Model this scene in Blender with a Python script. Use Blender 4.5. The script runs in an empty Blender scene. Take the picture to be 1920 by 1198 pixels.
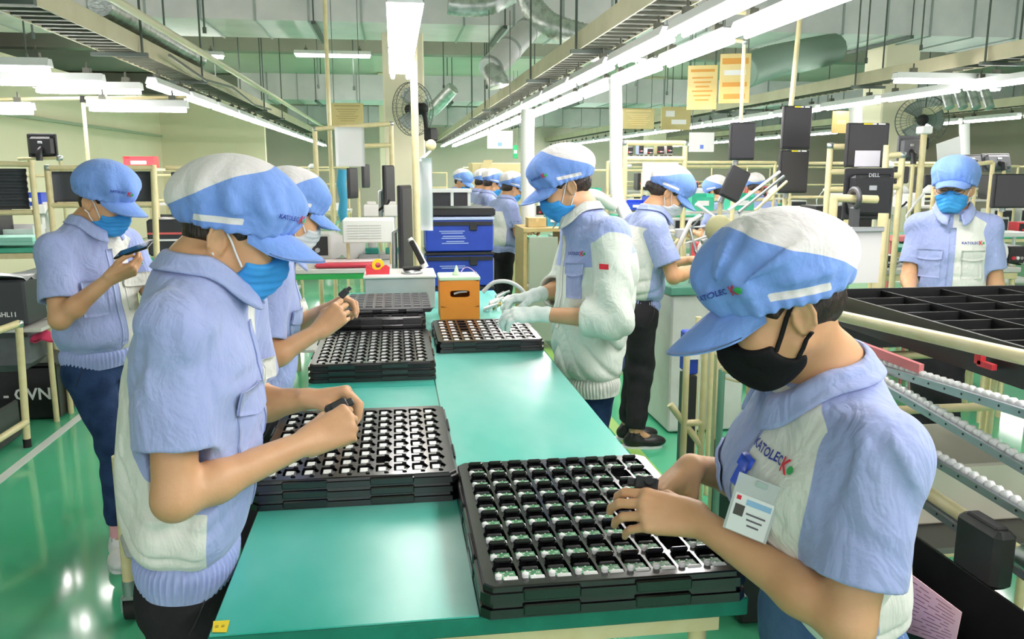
LAMP_E, WORLD, EXPO = 20.0, .66, 1.18
import bpy, math, random
import numpy as np
from mathutils import Vector, Matrix, Euler
random.seed(7)
SC = bpy.context.scene
COL = SC.collection
PI = math.pi
V = lambda *a: np.array(a, dtype=np.float64)

# ------------------------------------------------------------------ camera
F_PX, CAM_Z = 1550.0, 1.55
PITCH = math.atan(281 / F_PX)
YAW = math.atan(222 * math.cos(PITCH) / F_PX)
FW = V(math.sin(YAW) * math.cos(PITCH), math.cos(YAW) * math.cos(PITCH), -math.sin(PITCH))
UPV = V(math.sin(YAW) * math.sin(PITCH), math.cos(YAW) * math.sin(PITCH), math.cos(PITCH))
RTV = V(math.cos(YAW), -math.sin(YAW), 0)
EYE = V(0, 0, CAM_Z)


def ray(x, y):
    return FW + RTV * (x - 960) / F_PX + UPV * (599 - y) / F_PX


def atd(x, y, d):
    """the point at depth d seen at a spot of the 1920 x 1198 frame"""
    return EYE + ray(x, y) * d


def aty(x, y, Y):
    r = ray(x, y)
    return EYE + r * Y / r[1]


def atx(x, y, X):
    r = ray(x, y)
    return EYE + r * X / r[0]


def atz(x, y, z):
    r = ray(x, y)
    return EYE + r * (z - CAM_Z) / r[2]


cam_data = bpy.data.cameras.new('camera')
cam_data.sensor_width = 36.0
cam_data.lens = F_PX / 1920 * 36.0
cam_data.clip_start = 0.05
cam_data.clip_end = 200
cam = bpy.data.objects.new('camera', cam_data)
COL.objects.link(cam)
cam.matrix_world = Matrix(((RTV[0], UPV[0], -FW[0], EYE[0]), (RTV[1], UPV[1], -FW[1], EYE[1]),
                           (RTV[2], UPV[2], -FW[2], EYE[2]), (0, 0, 0, 1)))
SC.camera = cam


# ------------------------------------------------------------------ materials
def lin(c):
    c = c / 255.0
    return c / 12.92 if c <= 0.04045 else ((c + 0.055) / 1.055) ** 2.4


def rgb(c):
    if isinstance(c, str):
        c = tuple(int(c[i:i + 2], 16) for i in (0, 2, 4))
    return (lin(c[0]), lin(c[1]), lin(c[2]), 1.0)


MATS = {}


def mat(name, col, rough=0.5, metal=0.0, col2=None, nscale=8.0, bump=0.0, bscale=60.0, emit=0.0, spec=0.5,
        attr=None, colw=None, stretch=None, alpha=1.0, trans=0.0, sss=0.0, sheen=0.0, mottled=(0.4, 0.65), crease=0.0):
    """One procedural material: a base colour varied by noise, bump from a second noise, and optionally a second
    colour chosen by the mesh attribute ATTR (cloth panels)."""
    if name in MATS:
        return MATS[name]
    m = bpy.data.materials.new(name)
    m.use_nodes = True
    nt = m.node_tree
    b = nt.nodes['Principled BSDF']
    b.inputs['Roughness'].default_value = rough
    b.inputs['Metallic'].default_value = metal
    b.inputs['Specular IOR Level'].default_value = spec
    L = nt.links.new
    tc = nt.nodes.new('ShaderNodeTexCoord')
    src = tc.outputs['Object']
    if stretch:
        mp = nt.nodes.new('ShaderNodeMapping')
        mp.inputs['Scale'].default_value = stretch
        L(src, mp.inputs['Vector'])
        src = mp.outputs['Vector']

    def varied(c, c2):
        if c2 is None:
            r = nt.nodes.new('ShaderNodeRGB')
            r.outputs[0].default_value = rgb(c)
            return r.outputs[0]
        n = nt.nodes.new('ShaderNodeTexNoise')
        n.inputs['Scale'].default_value = nscale
        n.inputs['Detail'].default_value = 4
        L(src, n.inputs['Vector'])
        ramp = nt.nodes.new('ShaderNodeValToRGB')
        ramp.color_ramp.elements[0].position = mottled[0]
        ramp.color_ramp.elements[1].position = mottled[1]
        ramp.color_ramp.elements[0].color = rgb(c)
        ramp.color_ramp.elements[1].color = rgb(c2)
        L(n.outputs['Fac'], ramp.inputs['Fac'])
        return ramp.outputs['Color']
    out = varied(col, col2)
    if attr:
        at = nt.nodes.new('ShaderNodeAttribute')
        at.attribute_name = attr
        st = nt.nodes.new('ShaderNodeMapRange')
        st.inputs['From Min'].default_value = -0.0006
        st.inputs['From Max'].default_value = 0.0006
        L(at.outputs['Fac'], st.inputs['Value'])
        mx = nt.nodes.new('ShaderNodeMix')
        mx.data_type = 'RGBA'
        L(st.outputs['Result'], mx.inputs[0])
        L(out, mx.inputs[6])
        w = nt.nodes.new('ShaderNodeRGB')
        w.outputs[0].default_value = rgb(colw)
        L(w.outputs[0], mx.inputs[7])
        out = mx.outputs[2]
    L(out, b.inputs['Base Color'])
    if bump > 0:
        n = nt.nodes.new('ShaderNodeTexNoise')
        n.inputs['Scale'].default_value = bscale
        n.inputs['Detail'].default_value = 3
        L(src, n.inputs['Vector'])
        bp = nt.nodes.new('ShaderNodeBump')
        bp.inputs['Strength'].default_value = bump
        bp.inputs['Distance'].default_value = 0.01
        h_out = n.outputs['Fac']
        if crease > 0:
            n2_ = nt.nodes.new('ShaderNodeTexNoise')
            n2_.inputs['Scale'].default_value = 9
            n2_.inputs['Detail'].default_value = 3
            n2_.inputs['Distortion'].default_value = 1.6
            mp2 = nt.nodes.new('ShaderNodeMapping')
            mp2.inputs['Scale'].default_value = (1.3, 1.3, .75)
            mp2.inputs['Rotation'].default_value = (.5, .4, .3)
            L(tc.outputs['Object'], mp2.inputs['Vector'])
            L(mp2.outputs['Vector'], n2_.inputs['Vector'])
            rm = nt.nodes.new('ShaderNodeMath')
            rm.operation = 'MULTIPLY_ADD'
            rm.inputs[1].default_value = crease
            L(n2_.outputs['Fac'], rm.inputs[0])
            L(h_out, rm.inputs[2])
            h_out = rm.outputs[0]
        L(h_out, bp.inputs['Height'])
        L(bp.outputs['Normal'], b.inputs['Normal'])
    if emit > 0:
        b.inputs['Emission Color'].default_value = rgb(col)
        b.inputs['Emission Strength'].default_value = emit
    if sss > 0:
        b.inputs['Subsurface Weight'].default_value = sss
        b.inputs['Subsurface Radius'].default_value = (0.012, 0.005, 0.003)
        b.inputs['Subsurface Scale'].default_value = 1.0
    if sheen > 0:
        b.inputs['Sheen Weight'].default_value = sheen
    if alpha < 1:
        b.inputs['Alpha'].default_value = alpha
    if trans > 0:
        b.inputs['Transmission Weight'].default_value = trans
    m.diffuse_color = rgb(col)
    MATS[name] = m
    return m


# ------------------------------------------------------------------ mesh builder
def frame(z, x=None):
    """3x3 with columns x, y, z; z given"""
    z = np.asarray(z, float)
    z = z / np.linalg.norm(z)
    if x is None:
        x = V(1, 0, 0) if abs(z[0]) < 0.9 else V(0, 1, 0)
    x = np.asarray(x, float)
    x = x - z * (x @ z)
    x = x / np.linalg.norm(x)
    return np.stack([x, np.cross(z, x), z], axis=1)


def rotz(a):
    c, s = math.cos(a), math.sin(a)
    return np.array([[c, -s, 0], [s, c, 0], [0, 0, 1.0]])


def rotx(a):
    c, s = math.cos(a), math.sin(a)
    return np.array([[1.0, 0, 0], [0, c, -s], [0, s, c]])


def roty(a):
    c, s = math.cos(a), math.sin(a)
    return np.array([[c, 0, s], [0, 1.0, 0], [-s, 0, c]])


class MB:
    def __init__(self):
        self.v, self.f, self.m, self.s = [], [], [], []

    def add(self, vs, fs, m=0, smooth=False, R=None, o=None):
        n = len(self.v)
        for p in vs:
            p = np.asarray(p, float)
            if R is not None:
                p = R @ p
            if o is not None:
                p = p + np.asarray(o, float)
            self.v.append(tuple(p))
        for f in fs:
            self.f.append(tuple(i + n for i in f))
            self.m.append(m)
            self.s.append(smooth)
        return self

    def box(self, c, size, m=0, R=None, bev=0.0, top=None):
        """box about c; bev: chamfer of all edges; top: scale of the upper face"""
        x, y, z = (s / 2 for s in size)
        if bev <= 0:
            t = top or (1, 1)
            vs = [(-x, -y, -z), (x, -y, -z), (x, y, -z), (-x, y, -z),
                  (-x * t[0], -y * t[1], z), (x * t[0], -y * t[1], z), (x * t[0], y * t[1], z), (-x * t[0], y * t[1], z)]
            fs = [(3, 2, 1, 0), (4, 5, 6, 7), (0, 1, 5, 4), (1, 2, 6, 5), (2, 3, 7, 6), (3, 0, 4, 7)]
            return self.add(vs, fs, m, False, R, c)
        b = min(bev, x * .95, y * .95, z * .95)

        def ring(hx, hy, zz, cb):
            return [(-hx + cb, -hy, zz), (hx - cb, -hy, zz), (hx, -hy + cb, zz), (hx, hy - cb, zz),
                    (hx - cb, hy, zz), (-hx + cb, hy, zz), (-hx, hy - cb, zz), (-hx, -hy + cb, zz)]
        vs = ring(x - b, y - b, -z, b * .4) + ring(x, y, -z + b, b) + ring(x, y, z - b, b) + ring(x - b, y - b, z, b * .4)
        fs = [tuple(range(7, -1, -1)), tuple(range(24, 32))]
        for k in range(3):
            for i in range(8):
                j = (i + 1) % 8
                fs.append((k * 8 + i, k * 8 + j, k * 8 + 8 + j, k * 8 + 8 + i))
        return self.add(vs, fs, m, False, R, c)

    def cyl(self, a, b, r, m=0, n=12, r2=None, caps=True, smooth=True):
        a, b = np.asarray(a, float), np.asarray(b, float)
        r2 = r if r2 is None else r2
        R = frame(b - a)
        L = np.linalg.norm(b - a)
        vs, fs = [], []
        for k in range(n):
            t = 2 * PI * k / n
            vs.append((r * math.cos(t), r * math.sin(t), 0))
        for k in range(n):
            t = 2 * PI * k / n
            vs.append((r2 * math.cos(t), r2 * math.sin(t), L))
        self.add(vs, [(k, (k + 1) % n, n + (k + 1) % n, n + k) for k in range(n)], m, smooth, R, a)
        if caps:
            self.add(vs, [tuple(range(n - 1, -1, -1)), tuple(range(n, 2 * n))], m, False, R, a)
        return self

    def tube(self, pts, r, m=0, n=8, smooth=True, closed=False, caps=True, flat=1.0):
        """tube along a path; r a number or one per point"""
        P = [np.asarray(p, float) for p in pts]
        k = len(P)
        rs = r if hasattr(r, '__len__') else [r] * k
        T = []
        for i in range(k):
            a = P[(i - 1) % k] if closed or i > 0 else P[i]
            b = P[(i + 1) % k] if closed or i < k - 1 else P[i]
            t = b - a
            T.append(t / (np.linalg.norm(t) + 1e-12))
        R = frame(T[0])
        x = R[:, 0]
        vs = []
        for i in range(k):
            x = x - T[i] * (x @ T[i])
            x = x / (np.linalg.norm(x) + 1e-12)
            y = np.cross(T[i], x)
            for j in range(n):
                t = 2 * PI * j / n
                vs.append(P[i] + rs[i] * (math.cos(t) * x + flat * math.sin(t) * y))
        fs = []
        for i in range(k if closed else k - 1):
            q = (i + 1) % k
            for j in range(n):
                fs.append((i * n + j, i * n + (j + 1) % n, q * n + (j + 1) % n, q * n + j))
        self.add(vs, fs, m, smooth)
        if not closed and caps:
            self.add(vs, [tuple(range(n - 1, -1, -1)), tuple(range((k - 1) * n, k * n))], m, False)
        return self

    def lathe(self, prof, o, m=0, n=16, R=None, smooth=True):
        """profile of (radius, height) about z"""
        vs, fs = [], []
        k = len(prof)
        for (r, z) in prof:
            for j in range(n):
                t = 2 * PI * j / n
                vs.append((r * math.cos(t), r * math.sin(t), z))
        for i in range(k - 1):
            for j in range(n):
                fs.append((i * n + j, i * n + (j + 1) % n, (i + 1) * n + (j + 1) % n, (i + 1) * n + j))
        fs += [tuple(range(n - 1, -1, -1)), tuple(range((k - 1) * n, k * n))]
        return self.add(vs, fs, m, smooth, R, o)

    def prism(self, poly, h, o=(0, 0, 0), R=None, m=0, smooth=False):
        """polygon in xy, thickness h along z"""
        n = len(poly)
        vs = [(p[0], p[1], 0) for p in poly] + [(p[0], p[1], h) for p in poly]
        fs = [tuple(range(n - 1, -1, -1)), tuple(range(n, 2 * n))] + [(i, (i + 1) % n, n + (i + 1) % n, n + i) for i in range(n)]
        return self.add(vs, fs, m, smooth, R, o)

    def grid(self, fn, nu, nv, m=0, smooth=True, thick=None):
        """surface fn(u,v) -> point, u,v in 0..1; thick(u,v) -> offset vector closes it into a solid"""
        A = [[np.asarray(fn(i / nu, j / nv), float) for j in range(nv + 1)] for i in range(nu + 1)]
        idx = lambda i, j: i * (nv + 1) + j
        vs = [A[i][j] for i in range(nu + 1) for j in range(nv + 1)]
        fs = [(idx(i, j), idx(i + 1, j), idx(i + 1, j + 1), idx(i, j + 1)) for i in range(nu) for j in range(nv)]
        if thick is None:
            return self.add(vs, fs, m, smooth)
        N = len(vs)
        vs2 = [A[i][j] + np.asarray(thick(i / nu, j / nv), float) for i in range(nu + 1) for j in range(nv + 1)]
        fs2 = [tuple(N + q for q in reversed(f)) for f in fs]
        rim = [idx(i, 0) for i in range(nu + 1)] + [idx(nu, j) for j in range(1, nv + 1)] + \
              [idx(i, nv) for i in range(nu - 1, -1, -1)] + [idx(0, j) for j in range(nv - 1, 0, -1)]
        fr = [(rim[q], N + rim[q], N + rim[(q + 1) % len(rim)], rim[(q + 1) % len(rim)]) for q in range(len(rim))]
        fr = [tuple(reversed(f)) for f in fr]
        return self.add(vs + vs2, fs + fs2 + fr, m, smooth)

    def build(self, name, mats, parent=None, loc=None):
        """one mesh object; loc becomes its origin"""
        mats = mats if isinstance(mats, (list, tuple)) else [mats]
        me = bpy.data.meshes.new(name)
        vs = np.array(self.v, float)
        if loc is None:
            loc = V(0, 0, 0) if parent is not None else V(*( (vs[:, :2].min(0) + vs[:, :2].max(0)) / 2), vs[:, 2].min())
        loc = np.asarray(loc, float)
        wl = loc if parent is None else loc + PW.get(parent.name, V(0, 0, 0))
        me.from_pydata([tuple(p) for p in vs - wl], [], self.f)
        me.polygons.foreach_set('material_index', self.m)
        me.polygons.foreach_set('use_smooth', self.s)
        for q in mats:
            me.materials.append(q)
        o = bpy.data.objects.new(name, me)
        o.location = tuple(loc)
        COL.objects.link(o)
        PW[o.name] = wl
        if parent is not None:
            o.parent = parent
        return o


PW = {}     # world position of each object's origin (no rotation above it)


def empty(name, loc):
    o = bpy.data.objects.new(name, None)
    o.empty_display_size = 0.1
    o.location = tuple(loc)
    COL.objects.link(o)
    PW[o.name] = np.asarray(loc, float)
    return o


def tag(o, label, cat, group=None):
    o['label'] = label
    o['category'] = cat
    if group:
        o['group'] = group
    return o


def thing(name, loc, label, cat, group=None):
    return tag(empty(name, loc), label, cat, group)


def struct(o, label=None):
    o['kind'] = 'structure'
    if label:
        o['label'] = label
        o['category'] = 'building'
    return o


def copy_tree(o, loc, label=None, group=None, parent=None, rot=None):
    c = o.copy()
    COL.objects.link(c)
    if parent is None:
        c.location = tuple(loc)
        PW[c.name] = np.asarray(loc, float)
        if rot is not None:
            c.rotation_euler = rot
        if label:
            c['label'] = label
        if group:
            c['group'] = group
    else:
        c.parent = parent
    for ch in list(o.children):
        copy_tree(ch, None, parent=c)
    return c


def text_mesh(txt, size, depth=0.0, bold=0.022):
    """verts (n,3) and faces of flat lettering, centred on x, baseline 0"""
    cu = bpy.data.curves.new('lettering', 'FONT')
    cu.body = txt
    cu.size = size
    cu.align_x = 'CENTER'
    cu.resolution_u = 2
    cu.extrude = depth
    cu.offset = size * bold
    o = bpy.data.objects.new('lettering', cu)
    COL.objects.link(o)
    dg = bpy.context.evaluated_depsgraph_get()
    me = bpy.data.meshes.new_from_object(o.evaluated_get(dg))
    vs = np.array([v.co[:] for v in me.vertices]) if len(me.vertices) else np.zeros((0, 3))
    fs = [tuple(p.vertices) for p in me.polygons]
    bpy.data.objects.remove(o)
    bpy.data.curves.remove(cu)
    bpy.data.meshes.remove(me)
    return vs, fs


def lettering(mb, txt, size, o, x, y, m=0, lift=0.001):
    """flat lettering on the plane through o spanned by x (reading direction) and y (up)"""
    x = np.asarray(x, float) / np.linalg.norm(x)
    y = np.asarray(y, float) / np.linalg.norm(y)
    n = np.cross(x, y)
    vs, fs = text_mesh(txt, size)
    if len(vs):
        mb.add([np.asarray(o) + x * p[0] + y * p[1] + n * lift for p in vs], fs, m)
    return mb
# ------------------------------------------------------------------ distance fields for bodies and cloth
class Pr:
    __slots__ = ('f', 'c', 'r', 'k', 'op')

    def __init__(self, f, c, r, k=0.01, op='u'):
        self.f, self.c, self.r, self.k, self.op = f, np.asarray(c, float), r, k, op


def n2(q):
    return np.sqrt(np.einsum('ij,ij->i', q, q))


def rc(a, b, ra, rb, k=0.01, op='u', nrm=None, flat=1.0):
    """tapered capsule; flattened by FLAT along nrm"""
    a, b = np.asarray(a, float), np.asarray(b, float)
    ba = b - a
    bb = max(ba @ ba, 1e-12)
    if nrm is not None:
        nrm = np.asarray(nrm, float) / np.linalg.norm(nrm)

    def f(P):
        pa = P - a
        t = np.clip(pa @ ba / bb, 0, 1)
        q = pa - t[:, None] * ba
        if nrm is not None:
            q = q + (q @ nrm)[:, None] * nrm * (1 / flat - 1)
        return n2(q) - (ra + (rb - ra) * t)
    return Pr(f, (a + b) / 2, math.sqrt(bb) / 2 + max(ra, rb), k, op)


def el(c, r, R=None, k=0.01, op='u'):
    c = np.asarray(c, float)
    r = np.asarray(r, float)

    def f(P):
        q = P - c
        if R is not None:
            q = q @ R
        k0 = n2(q / r)
        k1 = n2(q / (r * r)) + 1e-9
        return k0 * (k0 - 1) / k1
    return Pr(f, c, r.max(), k, op)


def resample(A, n=28):
    """Catmull-Rom through the rows of A"""
    A = np.asarray(A, float)
    m = len(A)
    out = []
    for t in np.linspace(0, m - 1, n):
        i = min(int(t), m - 2)
        u = t - i
        p0, p1, p2, p3 = A[max(i - 1, 0)], A[i], A[i + 1], A[min(i + 2, m - 1)]
        out.append(0.5 * (2 * p1 + (p2 - p0) * u + (2 * p0 - 5 * p1 + 4 * p2 - p3) * u * u + (3 * p1 - p0 - 3 * p2 + p3) * u ** 3))
    return np.array(out)


def loft(st, side, fwd, k=0.02, op='u', pw=2.3, rnd=0.012):
    """stations (centre xyz, half width, half depth) from bottom to top"""
    A = resample([list(s[0]) + [s[1], s[2]] for s in st])
    ax = A[-1, :3] - A[0, :3]
    L = np.linalg.norm(ax)
    ax = ax / L
    s = (A[:, :3] - A[0, :3]) @ ax
    s = np.maximum.accumulate(s + np.arange(len(s)) * 1e-6)
    c0 = A[0, :3].copy()
    side = np.asarray(side, float) / np.linalg.norm(side)
    fwd = np.asarray(fwd, float) / np.linalg.norm(fwd)

    def f(P):
        t = (P - c0) @ ax
        tc = np.clip(t, s[0], s[-1])
        cen = np.stack([np.interp(tc, s, A[:, i]) for i in range(3)], 1)
        a = np.interp(tc, s, A[:, 3])
        b = np.interp(tc, s, A[:, 4])
        q = P - cen
        q = q - (q @ ax)[:, None] * ax * 0.0
        xs = np.abs(q @ side) / a
        xf = np.abs(q @ fwd) / b
        r = (xs ** pw + xf ** pw) ** (1 / pw)
        d = (r - 1) * np.minimum(a, b)
        e = np.maximum(s[0] - t, t - s[-1])
        h = np.clip(0.5 + 0.5 * (d - e) / rnd, 0, 1)
        return e + (d - e) * h + rnd * h * (1 - h)
    mid = (A[0, :3] + A[-1, :3]) / 2
    return Pr(f, mid, L / 2 + max(A[:, 3].max(), A[:, 4].max()), k, op)


def cut(pr, p, n, rnd=0.004):
    """keep the part of a field on the side of plane (p, n) that n points away from"""
    p = np.asarray(p, float)
    n = np.asarray(n, float) / np.linalg.norm(n)
    g = pr.f

    def f(P):
        d = g(P)
        e = (P - p) @ n
        h = np.clip(0.5 + 0.5 * (d - e) / rnd, 0, 1)
        return e + (d - e) * h + rnd * h * (1 - h)
    return Pr(f, pr.c, pr.r, pr.k, pr.op)


def ev(prims, P):
    d = np.full(len(P), 1e3)
    for p in prims:
        v = p.f(P)
        k = p.k
        if p.op == 'u':
            h = np.clip(0.5 + 0.5 * (v - d) / k, 0, 1)
            d = v + (d - v) * h - k * h * (1 - h)
        elif p.op == 'd':
            d = d + v
        elif p.op == 's':
            v = -v
            h = np.clip(0.5 + 0.5 * (d - v) / k, 0, 1)
            d = v + (d - v) * h + k * h * (1 - h)
        else:
            h = np.clip(0.5 + 0.5 * (d - v) / k, 0, 1)
            d = v + (d - v) * h + k * h * (1 - h)
    return d


def surface(prims, h, disp=None, smooth=2, B=12, pad=0.0):
    """surface of a distance field as quads, by sparse blocks (surface nets)"""
    add = [p for p in prims if p.op == 'u']
    lo = np.min([p.c - p.r for p in add], axis=0) - 3 * h - pad
    hi = np.max([p.c + p.r for p in add], axis=0) + 3 * h + pad
    bs = h * B
    nb = np.ceil((hi - lo) / bs).astype(int)
    I = np.indices(nb).reshape(3, -1).T
    Cn = lo + (I + 0.5) * bs
    hd = bs * 0.5 * math.sqrt(3)
    keep = np.abs(ev(prims, Cn)) < hd * 1.9 + 0.02 + pad
    I, Cn = I[keep], Cn[keep]
    N = nb * B + 4
    g = np.stack(np.meshgrid(*[np.arange(B + 1)] * 3, indexing='ij'), -1)
    gl = g.reshape(-1, 3)
    keys, verts, quads = [], [], []
    key = lambda a: ((a[..., 0] + 1) * N[1] + a[..., 1] + 1) * N[2] + a[..., 2] + 1
    corners = [(a, b, c) for a in (0, 1) for b in (0, 1) for c in (0, 1)]
    edges = [(i, j) for i in range(8) for j in range(i + 1, 8) if sum(abs(corners[i][q] - corners[j][q]) for q in range(3)) == 1]
    pc = np.array([p.c for p in prims])
    pr_ = np.array([p.r + p.k for p in prims]) + hd + 0.03
    for bi, c in zip(I, Cn):
        near = np.nonzero(((pc - c) ** 2).sum(1) < pr_ ** 2)[0]
        sel = [prims[i] for i in near]
        if not any(p.op == 'u' for p in sel):
            continue
        P = lo + (bi * B + gl) * h
        d = ev(sel, P)
        if disp is not None:
            d = d + disp(P)
        if d.min() > 0 or d.max() < 0:
            continue
        d = d.reshape(B + 1, B + 1, B + 1)
        ins = d < 0
        cs = np.zeros((B, B, B), int)
        for (a, b, e) in corners:
            cs += ins[a:B + a, b:B + b, e:B + e]
        ci = np.argwhere((cs > 0) & (cs < 8))
        if len(ci) == 0:
            continue
        dv = np.stack([d[ci[:, 0] + a, ci[:, 1] + b, ci[:, 2] + e] for (a, b, e) in corners], 1)
        acc = np.zeros((len(ci), 3))
        cnt = np.zeros(len(ci))
        for (i, j) in edges:
            x, y = dv[:, i], dv[:, j]
            w = (x < 0) != (y < 0)
            t = np.where(w, x / np.where(w, x - y, 1), 0)
            pi_, pj = np.array(corners[i], float), np.array(corners[j], float)
            acc += w[:, None] * (pi_ + t[:, None] * (pj - pi_))
            cnt += w
        gi = ci + bi * B
        keys.append(key(gi))
        verts.append(lo + (gi + acc / cnt[:, None]) * h)
        for ax in range(3):
            u, v = (ax + 1) % 3, (ax + 2) % 3
            sh = [slice(0, B)] * 3
            sh2 = list(sh)
            sh2[ax] = slice(1, B + 1)
            a, b = ins[tuple(sh)], ins[tuple(sh2)]
            for flip, msk in ((False, a & ~b), (True, b & ~a)):
                q = np.argwhere(msk)
                if len(q) == 0:
                    continue
                q = q + bi * B
                du, dw = np.zeros(3, int), np.zeros(3, int)
                du[u] = 1
                dw[v] = 1
                qs = [key(q - du - dw), key(q - dw), key(q), key(q - du)]
                if flip:
                    qs = qs[::-1]
                quads.append(np.stack(qs, 1))
    if not keys:
        return np.zeros((0, 3)), np.zeros((0, 4), int)
    keys = np.concatenate(keys)
    verts = np.concatenate(verts)
    quads = np.concatenate(quads)
    o = np.argsort(keys)
    ks = keys[o]
    pos = np.searchsorted(ks, quads)
    pos[pos >= len(ks)] = 0
    ok = (ks[pos] == quads).all(1)
    quads = o[pos[ok]]
    used = np.unique(quads)
    quads = np.searchsorted(used, quads)
    verts = verts[used]
    for _ in range(smooth):
        e = np.concatenate([quads[:, [0, 1]], quads[:, [1, 2]], quads[:, [2, 3]], quads[:, [3, 0]]])
        cnt = np.bincount(e[:, 0], minlength=len(verts)) + np.bincount(e[:, 1], minlength=len(verts))
        s = np.stack([np.bincount(e[:, 0], verts[e[:, 1], i], len(verts)) + np.bincount(e[:, 1], verts[e[:, 0], i], len(verts)) for i in range(3)], 1)
        verts = 0.5 * verts + 0.5 * s / np.maximum(cnt, 1)[:, None]
    return verts, quads


def solid(name, prims, h, mats, parent, disp=None, attrs=None, smooth=2, mid=None, pad=0.0):
    """a distance field as one smooth mesh object, attrs: {name: fn(points)}; mid(points) -> material index per face"""
    vs, fs = surface(prims, h, disp, smooth, pad=pad)
    wl = PW[parent.name] if parent is not None else V(0, 0, 0)
    me = bpy.data.meshes.new(name)
    me.vertices.add(len(vs))
    me.vertices.foreach_set('co', (vs - wl).astype(np.float32).ravel())
    me.loops.add(len(fs) * 4)
    me.loops.foreach_set('vertex_index', fs.astype(np.int32).ravel())
    me.polygons.add(len(fs))
    me.polygons.foreach_set('loop_start', np.arange(0, len(fs) * 4, 4, dtype=np.int32))
    me.polygons.foreach_set('use_smooth', np.ones(len(fs), dtype=bool))
    mats = mats if isinstance(mats, (list, tuple)) else [mats]
    for q in mats:
        me.materials.append(q)
    if mid is not None:
        me.polygons.foreach_set('material_index', mid(vs[fs].mean(1)).astype(np.int32))
    me.update(calc_edges=True)
    for an, fn in (attrs or {}).items():
        a = me.attributes.new(an, 'FLOAT', 'POINT')
        a.data.foreach_set('value', fn(vs).astype(np.float32))
    o = bpy.data.objects.new(name, me)
    COL.objects.link(o)
    PW[o.name] = wl
    if parent is not None:
        o.parent = parent
    return o


def trace(prims, x, y, t=.55):
    """where the sight line through a spot of the frame meets a surface"""
    r = ray(x, y)
    for _ in range(60):
        d = ev(prims, (EYE + r * t)[None])[0]
        if d < .001:
            return EYE + r * t
        t += d * .8
        if t > 8:
            break
    return None


def folds(prims, lst):
    """cloth folds laid along short runs on a surface: (x0, y0, x1, y1, width, depth)"""
    out = []
    for x0, y0, x1, y1, w, d in lst:
        pts = [trace(prims, x0 + (x1 - x0) * k / 4, y0 + (y1 - y0) * k / 4) for k in range(5)]
        for k in range(4):
            if pts[k] is not None and pts[k + 1] is not None and np.linalg.norm(pts[k] - pts[k + 1]) < .15:
                out.append((pts[k], pts[k + 1], w, d * (.6 if k in (0, 3) else 1)))
    return out


def fold_field(P, lst):
    d = np.zeros(len(P))
    if not lst:
        return d
    lo = P.min(0) - .06
    hi = P.max(0) + .06
    for a, b, w, dd in lst:
        if (np.maximum(a, b) < lo).any() or (np.minimum(a, b) > hi).any():
            continue
        v = dd * np.exp(-(seg(P, a, b) / w) ** 2)
        d = np.where(np.abs(v) > np.abs(d), v, d)
    return d


def press(prims, P, n, off, disp=None, start=0.06, it=14):
    """slide points along -n until they lie OFF outside the surface"""
    P = np.asarray(P, float) + np.asarray(n) * start
    for _ in range(it):
        d = ev(prims, P)
        if disp is not None:
            d = d + disp(P)
        P = P - (d - off)[:, None] * 0.85 * np.asarray(n)
    return P


def patch(mb, prims, o, x, y, poly_or_wh, m=0, off=0.003, th=0.004, nu=8, nv=8, disp=None, warp=None, start=0.06):
    """a cloth patch (pocket, flap, emblem) laid on a surface; spanned by x, y around o"""
    x = np.asarray(x, float) / np.linalg.norm(x)
    y = np.asarray(y, float)
    y = y - x * (x @ y)
    y = y / np.linalg.norm(y)
    n = np.cross(x, y)
    w, h = poly_or_wh
    uv = np.array([((i / nu - .5) * w, (j / nv - .5) * h) for i in range(nu + 1) for j in range(nv + 1)])
    if warp is not None:
        uv = np.array([warp(a, b) for a, b in uv])
    P = np.asarray(o) + uv[:, :1] * x + uv[:, 1:] * y
    T = press(prims, P, n, off, disp, start)
    top = {(i, j): T[i * (nv + 1) + j] for i in range(nu + 1) for j in range(nv + 1)}
    mb.grid(lambda a, b: top[(round(a * nu), round(b * nv))], nu, nv, m, True, thick=lambda a, b: -n * th)
    return n


def press_text(mb, prims, txt, size, o, x, y, m=0, off=0.003, disp=None):
    x = np.asarray(x, float) / np.linalg.norm(x)
    y = np.asarray(y, float)
    y = y - x * (x @ y)
    y = y / np.linalg.norm(y)
    n = np.cross(x, y)
    vs, fs = text_mesh(txt, size)
    P = press(prims, np.asarray(o) + vs[:, :1] * x + vs[:, 1:2] * y, n, off, disp)
    mb.add(P, fs, m)


def press_poly(mb, prims, poly, o, x, y, m=0, off=0.003, disp=None):
    x = np.asarray(x, float) / np.linalg.norm(x)
    y = np.asarray(y, float)
    y = y - x * (x @ y)
    y = y / np.linalg.norm(y)
    n = np.cross(x, y)
    P = press(prims, np.array([np.asarray(o) + a * x + b * y for a, b in poly]), n, off, disp)
    mb.add(P, [tuple(range(len(P)))], m)
# ------------------------------------------------------------------ people
SKIN = mat('skin', 'd8a880', 0.45, col2='ce9b72', nscale=9, bump=0.05, bscale=120, sss=0.06)
SKIN_PALE = mat('skin_pale', 'e0ae84', 0.45, col2='d6a076', nscale=9, bump=0.05, bscale=120, sss=0.06)
NAIL = mat('nail', 'e6b29a', 0.3)
HAIR = mat('hair', '1d1512', 0.45, col2='3a2a22', nscale=60, bump=0.6, bscale=160, stretch=(1, 1, .25))
EYEDARK = mat('eye_dark', '201612', 0.3)
SHIRT = mat('work_shirt_cloth', 'a6b3e1', 0.85, col2='9facdd', nscale=6, bump=0.22, bscale=70, crease=9.0, attr='panel', colw='e4e6df', sheen=0.2, spec=0.2)
SHIRT_B = mat('work_shirt_blue', 'a6b3e1', 0.85, col2='9dabdb', nscale=7, bump=0.22, bscale=70, crease=9.0, sheen=0.2, spec=0.2)
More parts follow.
